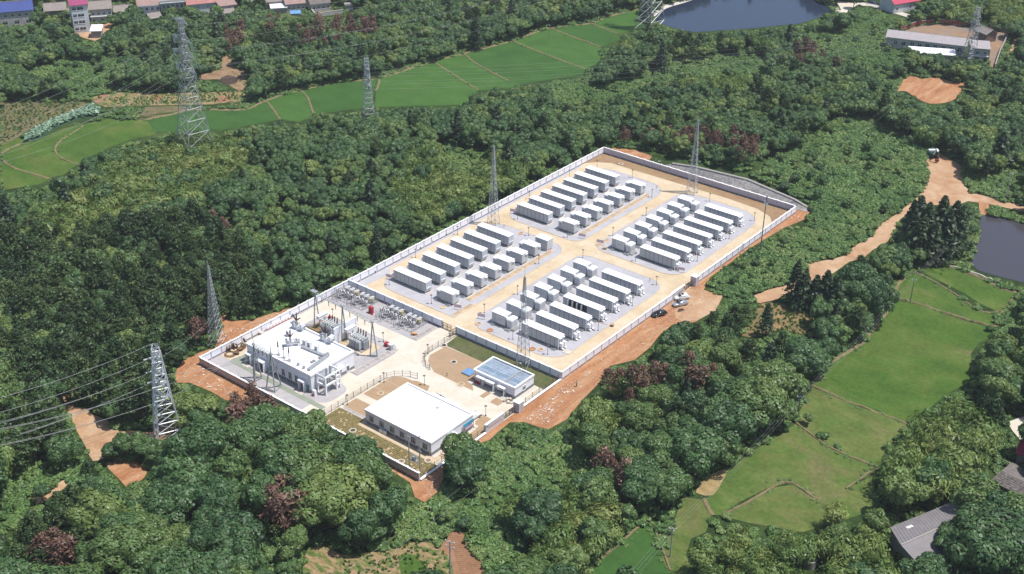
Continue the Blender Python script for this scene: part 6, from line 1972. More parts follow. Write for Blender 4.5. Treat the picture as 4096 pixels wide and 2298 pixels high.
ywall("thin pale wall closing the yard on the track side", [(4038, 135), (4000, 210), (3978, 275)], 1.8, M("pale_yard_wall", (.45, .40, .36), .9, .2, 1))
area("yard_ground", [(3600, 130), (3668, 106), (3760, 98), (3900, 112), (4036, 136), (4000, 210), (3975, 285), (3955, 250), (3964, 180), (3870, 160), (3700, 140)], .05, patchy("yard_soil", [(0.3, (.42, .23, .11)), (.5, (.32, .23, .17)), (.7, (.24, .21, .18))], .06, 1.0, .15))
CLEAR.append(np.array([(3560, 135), (3880, 160), (3964, 172), (3966, 235), (3880, 235), (3830, 215), (3700, 208), (3620, 185), (3560, 160)]))
CLEAR.append(np.array([(3890, 85), (3960, 95), (3960, 165), (3890, 165)]))
house("white house with the crimson roof at the top edge", (3578, 19), (3720, -4), 4.6, 10, "gable", ROOFRE, HW2, row(1.4, 3), rise=3.4)
t = thing("railing", "white railing in front of the crimson roofed house", "railing", tuple(at(3465, 22)[:2]) + (0,))
p0 = np.array(at(3465, 22))
for k in range(14):
    a, c = np.array(at(3465 + k * 9.2, 22 + k * 2.0)) - p0, np.array(at(3465 + (k + 1) * 9.2, 22 + (k + 1) * 2.0)) - p0
    b = MB().tube(a + (0, 0, 0), a + (0, 0, 1.2), .08, 4).tube(a + (0, 0, 1.1), c + (0, 0, 1.1), .07, 4).tube(a + (0, 0, .5), c + (0, 0, .5), .06, 4)
    b.ob("rail_bay", WHITE, t)
CLEAR.append(np.array([(3460, -20), (3700, -20), (3640, 25), (3640, 50), (3560, 40), (3460, 25)]))
# bottom right sheds
def rawroof(label, quads, drop, roofm, wallm, name):
    """roof slopes given by their corners; each sits on walls down to the ground"""
    c = np.mean([p for q in quads for p in q], 0)
    t = thing(name, label, "shed", (c[0], c[1], 0))
    for q in quads:
        Q = [np.array(p) - (c[0], c[1], 0) for p in q]
        n = len(Q)
        vv = [tuple(p) for p in Q] + [tuple(p - (0, 0, .25)) for p in Q]
        MB().add(vv, [tuple(range(n)), tuple(range(n, 2 * n))[::-1]] + [(i, (i + 1) % n, n + (i + 1) % n, n + i) for i in range(n)]).ob("roof_slope", roofm, t)
    return t, c
a, c_, d, e = [np.array(at(x, y, z)) for x, y, z in ((3560, 2110, 4.2), (3806, 2010, 4.2), (3870, 2062, 6.0), (3604, 2181, 6.0))]
f, g_ = [np.array(at(x, y, 4.2)) for x, y in ((3668, 2252), (3935, 2135))]
t, cc = rawroof("long barn with a wide grey sheet roof under the nearest trees", [(a, c_, d, e), (e, d, g_, f)], 0, M("sheet_roof_grey", (.20, .185, .19), .7, .12, .6), HW, "barn")
MB().tube(e - (cc[0], cc[1], 0) + (0, 0, .05), d - (cc[0], cc[1], 0) + (0, 0, .05), .16, 6).ob("ridge", M("ridge_pale", (.34, .31, .29), .8), t)
Q = [np.array(p[:2]) for p in (a, c_, g_, f)]
m_ = np.mean(Q, 0)
MB().prism([tuple(m_ + (p - m_) * .96 - cc[:2]) for p in Q][::-1], 0, 3.9).ob("wall", HW, t)
u = (c_ - a) / np.linalg.norm(c_ - a)
v_ = (e - a) / np.linalg.norm(e - a)
o = a + u * 3.4 + v_ * 2.2 - (cc[0], cc[1], 0)
MB().add([tuple(o + (0, 0, .05)), tuple(o + u * 1.6 + (0, 0, .05)), tuple(o + u * 2.0 + v_ * 1.0 + (0, 0, .05)), tuple(o + u * .4 + v_ * 1.0 + (0, 0, .05))] + [tuple(o - (0, 0, .1)), tuple(o + u * 1.6 - (0, 0, .1)), tuple(o + u * 2.0 + v_ - (0, 0, .1)), tuple(o + u * .4 + v_ - (0, 0, .1))], [(0, 1, 2, 3), (0, 1, 5, 4), (1, 2, 6, 5), (2, 3, 7, 6), (3, 0, 4, 7)]).ob("skylight", FRAME, t)
for k in range(24):                        # standing seams of the sheet roof
    w_ = k / 23
    p, q = a + (c_ - a) * w_, e + (d - e) * w_
    MB().tube(p - (cc[0], cc[1], 0) + (0, 0, .02), q - (cc[0], cc[1], 0) + (0, 0, .02), .05, 4).ob("seam", M("sheet_roof_grey", (0, 0, 0)), t)
CLEAR.append(np.array([(3560, 2110), (3800, 2005), (3790, 2050), (3720, 2120), (3690, 2210), (3650, 2230), (3600, 2180)]))
THATCH = M("thatch", (.16, .14, .13), .95, .3, 1.2, bump=.15)
a, c_, d, e = [np.array(at(x, y, z)) for x, y, z in ((3962, 1922, 3.0), (4090, 1988, 3.0), (4130, 1945, 5.0), (4006, 1884, 5.0))]
f, g_ = [np.array(at(x, y, 3.0)) for x, y in ((4046, 1850), (4170, 1905))]
t, cc = rawroof("old shed with a ragged grey shingle roof at the frame edge", [(a, c_, d, e), (e, d, g_, f)], 0, THATCH, BRK, "old_shed")
Q = [np.array(p[:2]) for p in (a, c_, g_, f)]
m_ = np.mean(Q, 0)
MB().prism([tuple(m_ + (p - m_) * .9 - cc[:2]) for p in Q], 0, 3.0).ob("wall", BRK, t)
for i in range(6):                         # shingles in rows on the slope towards the camera
    for j in range(18):
        p = a + (c_ - a) * ((j + .5 + .3 * (i % 2)) / 19) + (e - a) * ((i + .35) / 6.2) - (cc[0], cc[1], 0)
        uu, vv = (c_ - a) / 19 * rnd.uniform(.8, .98), (e - a) / 6 * .95
        z_ = np.array((0, 0, rnd.uniform(.05, .13)))
        MB().add([tuple(p - uu / 2 - vv / 2 + z_), tuple(p + uu / 2 - vv / 2 + z_), tuple(p + uu / 2 + vv / 2 + z_ * .3), tuple(p - uu / 2 + vv / 2 + z_ * .3)] + [tuple(p - uu / 2 - vv / 2), tuple(p + uu / 2 - vv / 2)], [(0, 1, 2, 3), (4, 5, 1, 0)]).ob("shingle", M("shingle_grey", (.19, .165, .155), .95, .3, 1.5, rand=.3), t)
CLEAR.append(np.array([(3955, 1920), (4006, 1880), (4100, 1915), (4100, 2000), (4060, 2000), (3985, 1960)]))
area("concrete_yard", [(4030, 1690), (4110, 1660), (4110, 1765), (4080, 1760), (4050, 1725)], .05, PALEC)
house("small house with a crimson roof at the frame edge", (4068, 1812), (4150, 1840), 3.0, 6, "gable", ROOFRE, HW, [], rise=1.6)
CLEAR.append(np.array([(4060, 1790), (4110, 1785), (4110, 1815), (4066, 1812)]))
P = at(3238, 2266)
t = thing("well_ring", "round concrete tank ring sunk among the nearest bushes", "tank", (P[0], P[1], 0))
MB().ring(0, 0, 0, 1.1, .13, 18, 0, 1.9).ob("wall", GREYC, t)
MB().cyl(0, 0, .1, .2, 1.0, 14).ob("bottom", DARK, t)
CLEAR.append(np.array([(3210, 2245), (3265, 2245), (3270, 2280), (3240, 2292), (3210, 2280)]))
for P in ([(0, 10), (130, 5), (128, 60), (110, 90), (0, 100)], [(275, -5), (350, -5), (368, 128), (300, 138), (285, 80)], [(356, 5), (446, 0), (446, 60), (420, 60), (360, 45)], [(176, 15), (262, 10), (265, 50), (176, 55)], [(458, 20), (520, 15), (500, 55), (458, 60)], [(545, -5), (640, -5), (640, 32), (555, 35)], [(640, -5), (740, -5), (740, 24), (645, 32)], [(745, -5), (876, -5), (876, 24), (755, 34)], [(585, 55), (640, 55), (646, 75), (600, 82)], [(876, -5), (950, -5), (944, 50), (900, 30)], [(1063, -10), (1230, -10), (1226, 22), (1150, 26), (1146, 42), (1085, 45), (1075, 20)], [(1235, -10), (1322, -10), (1322, 28), (1250, 30)], [(360, 100), (405, 100), (408, 142), (362, 145)], [(300, 138), (366, 130), (370, 150), (310, 152)], [(1385, 16), (1424, 16), (1424, 44), (1385, 44)], [(1235, 40), (1380, 40), (1375, 60), (1270, 72), (1225, 25)], [(1160, 45), (1204, 45), (1204, 60), (1160, 60)]):
    CLEAR.append(np.array(P, float))
area("village_yard", [(285, 132), (366, 125), (420, 95), (450, 90), (445, 110), (410, 150), (380, 165), (340, 155)], .04, ROADM)
area("village_ground", [(-200, 20), (1450, -60), (1450, 20), (1300, 60), (1260, 70), (900, 60), (600, 95), (400, 100), (-200, 110)], .02, patchy("village_earth", [(0.3, (.08, .12, .04)), (.5, (.28, .22, .13)), (.7, (.45, .36, .24))], .06, .8, .25), clear=False)
area("village_street", [(-60, -4), (600, -14), (900, -30), (900, -60), (500, -45), (-60, -25)], .05, CREAM, clear=False)
# stone slope behind the far wall
bx = np.array([(14, 117.2, .1), (24, 117.2, .1), (44, 117.2, .1), (62, 117.2, .1), (70.5, 118.2, .1)])
tx = np.array([at(2690, 655, 2.2), at(2785, 669, 3.2), at(2990, 719, 3.7), at(3180, 800, 2.3), at(3240, 836, .5)])
t = thing("stone_slope", "grey stone faced slope with white coping behind the far wall", "retaining slope", (0, 0, 0))
b = MB()
for i in range(4):
    b.quad(bx[i], bx[i + 1], tx[i + 1], tx[i])
b.ob("mortar_bed", STONE, t)
nst = 0
for i in range(64):
    for j in range(7):
        u0, v0 = (i + .5 * (j % 2) * .9) / 64.5, (j + .04) / 7
        def S_(u, v):
            k = min(3, int(u * 4))
            f_ = u * 4 - k
            return (bx[k] * (1 - f_) + bx[k + 1] * f_) * (1 - v) + (tx[k] * (1 - f_) + tx[k + 1] * f_) * v
        u1, v1 = min(u0 + .92 / 64.5, .999), v0 + (.93 + .05 * rnd.random()) / 7
        up = np.array((0, -.015, .02 + .03 * rnd.random()))
        Q = [S_(u0, v0), S_(u1, v0), S_(u1, v1), S_(u0, v1)]
        Q = [q + np.array((rnd.uniform(-.08, .08), 0, 0)) for q in Q]
        m_ = np.mean(Q, 0)
        T_ = [m_ + (q - m_) * .94 + up for q in Q]
        MB().add(Q + T_, [(4, 5, 6, 7), (0, 1, 5, 4), (1, 2, 6, 5), (2, 3, 7, 6), (3, 0, 4, 7)]).ob("stone", STONE, t)
b = MB()
for i in range(4):
    b.tube(tx[i] + (0, 0, .1), tx[i + 1] + (0, 0, .1), .32, 5)
b.ob("coping", CONC, t)
# retaining slab on the earth bank and the rubble beside it, litter on the dirt
CLEAR.append(np.array([(2440, 598), (2700, 625), (2790, 655), (3000, 705), (3190, 790), (3260, 838), (3190, 835), (2700, 690), (2430, 610)]))
LIT = MB()
def litter(poly, n, smin=.06, smax=.30):
    P = np.array(poly, float)
    lo, hi = P.min(0), P.max(0)
    k = 0
    while k < n:
        q = (rnd.uniform(lo[0], hi[0]), rnd.uniform(lo[1], hi[1]))
        if not inside([q], P)[0]:
            continue
        w_ = at(*q)
        if x0 - .5 < w_[0] < x1 + .4 and yL - .5 < w_[1] < yF + .4:
            k += .2
            continue
        s_ = rnd.uniform(smin, smax) * rnd.random() ** 1.6 * .8
        LIT.box(w_[0] - s_ - .03, w_[0] + s_ + .03, w_[1] - s_ * .5 - .02, w_[1] + s_ * .5 + .02, .02, .10 + s_ * .3, 0, rnd.uniform(0, 3), (w_[0], w_[1]))
        k += 1
litter([(2380, 1480), (2260, 1600), (2190, 1700), (2090, 1690), (2240, 1560)], 260, .05, .45)
litter([(2700, 1180), (2890, 1185), (2860, 1240), (2780, 1290), (2640, 1340)], 160)
litter([(2230, 1500), (2700, 1180), (2640, 1340), (2440, 1465), (2300, 1600)], 170)
litter([(3191, 835), (3215, 880), (2990, 1000), (2840, 1110), (2800, 1090)], 90)
litter([(760, 1440), (1000, 1590), (960, 1612), (840, 1565), (720, 1520)], 150, .05, .4)
litter([(880, 1340), (1150, 1235), (1180, 1240), (900, 1410)], 160, .05, .5)
litter([(1700, 1920), (1770, 1880), (1760, 1960), (1700, 2010)], 90)
litter([(2440, 605), (2700, 630), (2690, 660), (2520, 630)], 90)
litter([(3000, 710), (3240, 820), (3180, 830)], 150, .05, .6)
tag(LIT.ob("litter", M("litter_pale", (.55, .48, .42), .8, .25, .2)), kind="stuff")
# ------------------------------------------------------------------ vegetation
L_BROAD = leafmat("broadleaf_leaf", [(0.0, (.040, .088, .034)), (.3, (.064, .130, .045)), (.6, (.092, .168, .053)), (.82, (.135, .210, .058)), (1.0, (.215, .275, .070))], .28)
L_PINE = leafmat("pine_needle", [(0.0, (.030, .062, .022)), (.5, (.048, .090, .028)), (.85, (.074, .118, .034)), (1.0, (.105, .150, .046))], .15, .35)
L_BAMB = leafmat("bamboo_leaf", [(0.0, (.088, .165, .042)), (.4, (.145, .228, .054)), (.8, (.225, .285, .074)), (1.0, (.310, .335, .105))], .3, .3)
L_FIR = leafmat("fir_needle", [(0.0, (.016, .036, .016)), (1.0, (.034, .064, .024))], .08, .4)
L_DEAD = leafmat("withered_needle", [(0.0, (.120, .062, .048)), (.6, (.185, .100, .072)), (1.0, (.245, .150, .105))], .1, .4)
L_SHRUB = leafmat("shrub_leaf", [(0.0, (.085, .175, .052)), (.4, (.130, .235, .068)), (.75, (.175, .280, .080)), (1.0, (.240, .320, .105))], .28, .35)
BARK = M("bark", (.085, .062, .045), .95, .3, 3)
BARKP = M("pine_bark", (.10, .065, .045), .95, .3, 3)

def leafquads(C, Nn, sw, sl, rg, jit=.5, up=.15):
    """one quad per centre, facing along the jittered normal"""
    n = len(C)
    Nn = Nn + rg.normal(0, jit, (n, 3)) + np.array((0, 0, up))
    Nn /= np.linalg.norm(Nn, axis=1)[:, None] + 1e-9
    T = np.cross(Nn, rg.normal(0, 1, (n, 3)))
    T /= np.linalg.norm(T, axis=1)[:, None] + 1e-9
    B = np.cross(Nn, T)
    a = (sw * rg.uniform(.6, 1.25, n) / 2)[:, None]
    c = (sl * rg.uniform(.6, 1.25, n) / 2)[:, None]
    V = np.stack([C - T * a * .5 - B * c, C + T * a - B * c * .2, C + T * a * .4 + B * c, C - T * a + B * c * .3], 1)
    return V.reshape(-1, 3)
def sphdir(n, rg, zmin=-.35):
    z = rg.uniform(zmin, 1, n)
    t = rg.uniform(0, 2 * np.pi, n)
    s_ = np.sqrt(1 - z * z)
    return np.stack([s_ * np.cos(t), s_ * np.sin(t), z], 1)
def lobes_crown(cents, rads, nq, sw, sl, rg, flat=.85, jit=.45, up=.15):
    cents, rads = np.array(cents), np.array(rads)
    w_ = rads ** 2 / (rads ** 2).sum()
    k = rg.choice(len(rads), int(nq * 2.2), p=w_)
    d = sphdir(len(k), rg)
    P = cents[k] + d * rads[k][:, None] * rg.uniform(.82, 1.06, len(k))[:, None] * np.array((1, 1, flat))
    dd = np.linalg.norm((P[:, None, :] - cents[None]) / np.array((1, 1, flat)), axis=2) / rads[None]
    dd[np.arange(len(k)), k] = 9
    ok = dd.min(1) > .86
    P, d = P[ok][:nq], d[ok][:nq]
    return leafquads(P, d, sw, sl, rg, jit, up)
def broadleaf(seed, r=3.2, h=7.0, nq=1500):
    rg = np.random.default_rng(seed)
    n = int(rg.integers(11, 17))
    cz = h - r * .95
    ce, ra = [(0, 0, cz)], [r * .62]
    for i in range(n):
        a = i * 2.399 + rg.uniform(-.4, .4)
        e = rg.uniform(-.25, 1.0)
        q = r * rg.uniform(.5, .78)
        ce.append((q * math.cos(a) * math.sqrt(max(.15, 1 - max(0, e) ** 2)), q * math.sin(a) * math.sqrt(max(.15, 1 - max(0, e) ** 2)), cz + q * e * .85))
        ra.append(r * rg.uniform(.26, .44))
    V = lobes_crown(ce, ra, nq, .46, .62, rg, .85, .34)
    tb = MB().tube((0, 0, -.3), (rg.uniform(-.2, .2), rg.uniform(-.2, .2), cz), .05 * r + .05, 6, .03 * r)
    for i in range(1, min(6, len(ce))):
        tb.tube((0, 0, cz * .55), (ce[i][0] * .8, ce[i][1] * .8, ce[i][2]), .09, 4, .04)
    return V, tb
def pine(seed, r=2.3, h=9.0, nq=1050):
    rg = np.random.default_rng(seed)
    C, D = [], []
    nt_ = 44
    for i in range(nt_):
        f = (i + rg.random()) / nt_
        z = h * (.48 + .52 * f)
        q = r * (1 - f) ** .65 * rg.uniform(.45, 1.05) + .15
        a = i * 2.399 + rg.uniform(-.5, .5)
        c = np.array((q * math.cos(a), q * math.sin(a), z))
        m_ = max(6, int(nq / nt_))
        d = sphdir(m_, rg, -.15)
        C.append(c + d * rg.uniform(.25, .72, m_)[:, None] * np.array((1, 1, .75)))
        D.append(d)
    C, D = np.vstack(C), np.vstack(D)
    V = leafquads(C, D, .28, .70, rg, .6, .25)
    tb = MB().tube((0, 0, -.3), (rg.uniform(-.3, .3), rg.uniform(-.3, .3), h * .93), .16, 5, .04)
    for i in range(7):
        z = h * (.45 + .07 * i)
        a = i * 2.4
        tb.tube((0, 0, z), (r * .8 * math.cos(a), r * .8 * math.sin(a), z + .6), .05, 4, .02)
    return V, tb
def bamboo(seed, r=2.4, h=7.5, nq=900):
    rg = np.random.default_rng(seed)
    C, D = [], []
    tb = MB()
    nc = 15
    for i in range(nc):
        a = i * 2.399 + rg.uniform(-.4, .4)
        lean = rg.uniform(.25, 1.0) * r
        hh = h * rg.uniform(.72, 1.0)
        dv = np.array((math.cos(a), math.sin(a), 0))
        pr = None
        P = []
        for t in np.linspace(0, 1, 7):
            p = dv * (.15 * r + lean * t ** 2.2) + np.array((0, 0, hh * (t - .16 * t ** 4)))
            P.append(p)
            if pr is not None:
                tb.tube(pr, p, .05, 3, .035, cap=False)
            pr = p
        m_ = nq // nc
        t = rg.uniform(.42, 1, m_)
        c = np.array([dv * (.15 * r + lean * u ** 2.2) + np.array((0, 0, hh * (u - .16 * u ** 4))) for u in t])
        sp = (.22 + .55 * np.sin(np.pi * np.clip((t - .3) / .75, 0, 1)))[:, None]
        off = rg.normal(0, 1, (m_, 3)) * np.array((1, 1, .55)) * sp
        C.append(c + off)
        D.append(dv * .7 + off * .6 + np.array((0, 0, .5)))
    V = leafquads(np.vstack(C), np.vstack(D), .30, .95, rg, .35, .3)
    return V, tb
def fir(seed, r=2.6, h=11.0, nq=900):
    rg = np.random.default_rng(seed)
    n = nq
    f = rg.random(n) ** .75
    z = h * (.10 + .90 * f)
    lay = np.floor(f * 11) / 11
    q = r * (1 - f) ** .8 * (1.0 - .45 * ((f - lay) * 11)) * rg.uniform(.6, 1.05, n) + .08
    lob = 1 + .22 * np.sin(5 * rg.uniform(0, 6.28, n))
    a = rg.uniform(0, 2 * np.pi, n)
    q = q * (1 + .25 * np.sin(a * 5 + lay * 30))
    C = np.stack([q * np.cos(a), q * np.sin(a), z], 1)
    D = np.stack([np.cos(a) * .7, np.sin(a) * .7, np.full(n, .55)], 1)
    V = leafquads(C, D, .45, .85, rg, .4, .1)
    return V, MB().tube((0, 0, -.3), (0, 0, h * .97), .2, 5, .03)
def withered(seed, r=2.0, h=8.0, nq=420):
    V, tb = pine(seed, r, h, nq)
    rg = np.random.default_rng(seed)
    for i in range(14):
        a, z = i * 2.4, h * (.35 + .042 * i)
        q = r * (1.05 - .05 * i) * .9
        tb.tube((0, 0, z), (q * math.cos(a), q * math.sin(a), z + .4), .045, 3, .015, cap=False)
    return V, tb
def shrub(seed, r=1.25, h=1.35, nq=260):
    rg = np.random.default_rng(seed)
    ce = [(0, 0, h * .35)] + [(r * .6 * math.cos(i * 1.3 + rg.random()), r * .6 * math.sin(i * 1.3 + rg.random()), h * rg.uniform(.2, .6)) for i in range(5)]
    ra = [r * .62] + [r * rg.uniform(.3, .52) for i in range(5)]
    V = lobes_crown(ce, ra, nq, .34, .46, rg, .8, .5, .35)
    V[:, 2] = np.maximum(V[:, 2], .02)
    return V, None
KINDS = dict(broadleaf_tree=(broadleaf, L_BROAD, BARK, [dict(seed=i, r=r_, h=h_) for i, (r_, h_) in enumerate([(3.0, 6.8), (3.3, 7.4), (2.7, 6.6), (3.5, 7.0), (2.5, 6.2), (3.1, 7.8), (2.9, 5.8)])] + [dict(seed=21, r=4.9, h=9.6, nq=2600), dict(seed=22, r=5.4, h=10.4, nq=2900), dict(seed=23, r=4.5, h=9.8, nq=2400)]),
             pine_tree=(pine, L_PINE, BARKP, [dict(seed=40 + i, r=r_, h=h_) for i, (r_, h_) in enumerate([(2.4, 9.0), (2.7, 8.6), (2.1, 9.4), (2.5, 8.2)])]),
             bamboo_clump=(bamboo, L_BAMB, M("bamboo_culm", (.16, .17, .07), .6), [dict(seed=60 + i) for i in range(4)]),
             fir_tree=(fir, L_FIR, BARK, [dict(seed=70 + i) for i in range(3)]),
             withered_tree=(withered, L_DEAD, BARKP, [dict(seed=80 + i) for i in range(3)]),
             shrub=(shrub, L_SHRUB, BARK, [dict(seed=90 + i) for i in range(4)]))
def qmesh(name, V, tb, lm, bm):
    n = len(V) // 4
    vv = V.tolist()
    ff = [(4 * i, 4 * i + 1, 4 * i + 2, 4 * i + 3) for i in range(n)]
    mi = [0] * n
    if tb is not None:
        k = len(vv)
        vv += tb.v
        ff += [tuple(k + i for i in f) for f in tb.f]
        mi += [1] * len(tb.f)
    me = bpy.data.meshes.new(name)
    me.from_pydata(vv, [], ff)
    me.materials.append(lm)
    if tb is not None:
        me.materials.append(bm)
        me.polygons.foreach_set("material_index", mi)
    me.update()
    return me
PROTO = {}
_pc = bpy.data.collections.new("plant_kinds")     # only referenced by the scatter of the uncountable plants
ORDER = []
for kd, (fn, lm, bm, vs_) in KINDS.items():
    PROTO[kd] = []
    for j, a in enumerate(vs_):
        V, tb = fn(**a)
        crown = qmesh("crown", V, None, lm, bm)
        trunk = tb.mesh("trunk", bm) if tb is not None else None
        full = bpy.data.objects.new(f"plant_{len(ORDER):02d}", qmesh("plant", V, tb, lm, bm))
        _pc.objects.link(full)
        PROTO[kd].append((crown, trunk, len(ORDER), a.get("h", dict(bamboo_clump=7.5, fir_tree=11., withered_tree=8., shrub=1.5).get(kd, 7.))))
        ORDER.append(full.name)

# zones, by where the plant shows in the photograph
Zp = lambda l: np.array(l, float)
ZONES = [
 ("shrub", Zp([(2960, 725), (3020, 650), (3180, 570), (3400, 430), (3560, 470), (3680, 560), (3735, 650), (3700, 740), (3560, 860), (3400, 960), (3290, 1010), (3250, 880), (3190, 800)])),
 ("shrub", Zp([(2860, 1120), (2960, 1040), (3130, 930), (3230, 920), (3420, 960), (3440, 1010), (3200, 1090), (3150, 1150), (3010, 1180), (2900, 1180)])),
 ("shrub", TL([(150, 560), (280, 450), (480, 420), (820, 390), (900, 430), (780, 600), (760, 680), (650, 700), (520, 640), (380, 540)])),
 ("shrub", BL([(0, 620), (330, 600), (600, 600), (620, 720), (480, 760), (240, 900), (300, 980), (0, 1080)])),
 ("shrub", [(1960, 1725), (2060, 1700), (2300, 1735), (2360, 1760), (2340, 1850), (2150, 1930), (1990, 1960), (1920, 1900), (1930, 1800)]),
 ("shrub", BM([(380, 1000), (560, 860), (780, 760), (900, 800), (1080, 960), (1010, 1100), (800, 1110), (560, 1190), (440, 1150)])),
 ("shrub", BM([(1000, 1050), (1300, 1000), (1420, 1100), (1350, 1300), (1100, 1400), (980, 1250)])),
 ("shrub", TR([(1330, 680), (1680, 560), (1720, 560), (1620, 640), (1500, 700)])), ("shrub", TR([(2120, 1260), (2400, 1260), (2573, 1200), (2573, 1445), (2160, 1440)])),
 ("shrub", MR([(1860, 330), (2060, 200), (2230, 260), (2240, 330), (2180, 480), (2180, 560), (2000, 540), (1880, 540)])),
 ("shrub", MR([(2180, 0), (2573, 0), (2573, 90), (2400, 60)])), ("shrub", MR([(2260, 100), (2573, 170), (2573, 230), (2280, 160)])),
 ("shrub", MR([(2440, 860), (2573, 770), (2573, 900), (2440, 1080), (2360, 1120)])), ("shrub", TR([(1350, 60), (1600, 130), (1560, 240), (1400, 260), (1300, 180)])),
 ("shrub", TM([(0, 620), (300, 590), (700, 470), (900, 420), (880, 390), (600, 450), (300, 520), (0, 570)])), ("shrub", TR([(20, 420), (500, 330), (640, 400), (640, 520), (300, 560), (20, 560)])),
 ("shrub", BR([(1750, 830), (2060, 810), (2000, 900), (1760, 980)])), ("shrub", MR([(380, 640), (640, 600), (800, 680), (640, 740), (480, 770)])),
 ("bamboo_clump", [(110, 900), (300, 770), (420, 670), (520, 560), (760, 500), (960, 560), (1000, 640), (860, 760), (560, 850), (300, 930)]),
 ("bamboo_clump", [(1650, 600), (1950, 570), (2150, 720), (2250, 640), (2060, 760), (1900, 840), (1700, 900), (1560, 760)]),
 ("bamboo_clump", BM([(1240, 900), (1400, 850), (1440, 1020), (1330, 1060), (1260, 1000)])),
 ("bamboo_clump", [(2180, 2030), (2330, 1930), (2450, 2040), (2560, 2060), (2400, 2190), (2300, 2320), (2150, 2320), (2120, 2150)]),
 ("bamboo_clump", BR([(0, 1190), (200, 1230), (600, 1060), (900, 1180), (1280, 1040), (1640, 1060), (1560, 1300), (1600, 1500), (0, 1500)])),
 ("bamboo_clump", BR([(1480, 560), (1600, 420), (1740, 300), (1860, 200), (2080, 160), (2320, 300), (2280, 480), (2240, 660), (2060, 780), (1600, 800), (1400, 760)])),
 ("bamboo_clump", TR([(1960, -60), (2600, -60), (2600, 180), (2300, 170), (2000, 120)])), ("bamboo_clump", [(2700, 250), (3000, 170), (3060, 300), (2950, 380), (2700, 320)]),
 ("bamboo_clump", BM([(2000, 300), (2120, 200), (2180, 330), (2120, 500), (1960, 560), (1900, 450)])),
 ("pine_tree", [(0, 930), (300, 930), (600, 850), (800, 860), (960, 960), (1060, 1130), (1080, 1260), (900, 1240), (860, 1330), (840, 1400), (720, 1420), (620, 1460), (640, 1660), (400, 1660), (280, 1760), (0, 1860)]),
 ("pine_tree", BL([(560, 640), (720, 620), (760, 800), (720, 1000), (560, 1200), (300, 1280), (330, 900)])), ("pine_tree", BL([(0, 1100), (340, 1020), (700, 1150), (640, 1290), (0, 1380)])),
 ("pine_tree", MR([(380, 720), (480, 700), (560, 860), (560, 980), (420, 1090), (240, 1020)])),
]
ZONES += [("shrub", TM([(1560, 640), (1800, 590), (1980, 640), (2400, 470), (2560, 420), (2560, 520), (2200, 690), (1900, 780), (1600, 760)])), ("shrub", TM([(720, 1010), (1000, 1010), (1150, 1150), (1000, 1260), (760, 1200)])), ("shrub", TR([(860, 220), (1300, 190), (1540, 280), (1660, 440), (1480, 600), (1340, 480), (1000, 320)]))]
ZONES = [(k, np.array(p, float)) for k, p in ZONES]
DEADZ = [(TL([(1700, 180), (1830, 170), (1840, 330), (1700, 360)]), .75), (TL([(2030, 150), (2120, 110), (2110, 250), (2030, 250)]), .6), (TL([(2250, 180), (2576, 130), (2576, 330), (2260, 360)]), .4),
         (TM([(0, 130), (240, 110), (280, 280), (0, 280)]), .4), (TR([(0, 980), (60, 980), (560, 1030), (540, 1170), (380, 1180), (0, 1090)]), .6), (TR([(840, 310), (1240, 370), (1280, 480), (1080, 540), (840, 500)]), .35),
         (BL([(1740, 170), (2000, 90), (1960, 380), (1800, 400)]), .65), (BL([(2020, 760), (2380, 860), (2400, 1010), (2200, 1040), (2020, 900)]), .5), (BL([(310, 1240), (600, 1210), (600, 1445), (330, 1445)]), .5),
         (BM([(1860, 30), (2060, 40), (2360, 30), (2300, 120), (2000, 110)]), .5), (BM([(1980, 620), (2160, 640), (2160, 820), (2010, 830)]), .6), (BM([(1820, 470), (2000, 500), (2040, 600), (1900, 600)]), .5), (MR([(0, 1330), (120, 1320), (130, 1445), (0, 1445)]), .6),
         (TM([(260, 790), (390, 780), (390, 840), (270, 850)]), .5), (TM([(860, 1150), (930, 1150), (940, 1220), (860, 1220)]), .7), (TM([(2080, 980), (2576, 980), (2576, 1090), (2080, 1080)]), .22),
         (ML([(1440, 940), (1540, 980), (1530, 1120), (1440, 1100)]), .6), (ML([(1600, 200), (1720, 190), (1700, 300), (1600, 290)]), .5), (BM([(150, 600), (440, 640), (480, 780), (180, 740)]), .45), (BR([(2000, 1290), (2400, 1290), (2420, 1445), (2000, 1445)]), .3)]
DEADZ = [(np.array(p, float), f) for p, f in DEADZ]

def blocked(Q):
    r = np.zeros(len(Q), bool)
    for p in CLEAR:
        lo, hi = p.min(0) - 2, p.max(0) + 2
        s_ = np.where(~r & (Q[:, 0] > lo[0]) & (Q[:, 0] < hi[0]) & (Q[:, 1] > lo[1]) & (Q[:, 1] < hi[1]))[0]
        if len(s_):
            r[s_] |= inside(Q[s_], p)
    return r
def grid(sp, margin):
    corners = np.array([at(-margin, -120 - margin * .2)[:2], at(4096 + margin, -120 - margin * .2)[:2], at(-margin, 2298 + margin * 1.6)[:2], at(4096 + margin, 2298 + margin * 1.6)[:2]])
    lo, hi = corners.min(0), corners.max(0)
    xs_, ys_ = np.arange(lo[0], hi[0], sp), np.arange(lo[1], hi[1], sp * .87)
    X_, Y_ = np.meshgrid(xs_, ys_, indexing="ij")
    X_ = X_ + (np.arange(len(ys_)) % 2)[None] * sp / 2
    P = np.stack([X_.ravel(), Y_.ravel()], 1) + R.uniform(-.38, .38, (X_.size, 2)) * sp
    P = np.column_stack([P, gh(P[:, 0], P[:, 1])])
    q = proj(P)
    front = ((P - O) @ _F) > 20
    ok = front & (q[:, 0] > -margin) & (q[:, 0] < 4096 + margin) & (q[:, 1] > -120 - margin * .2) & (q[:, 1] < 2298 + margin * 1.6)
    return P[ok], q[ok]
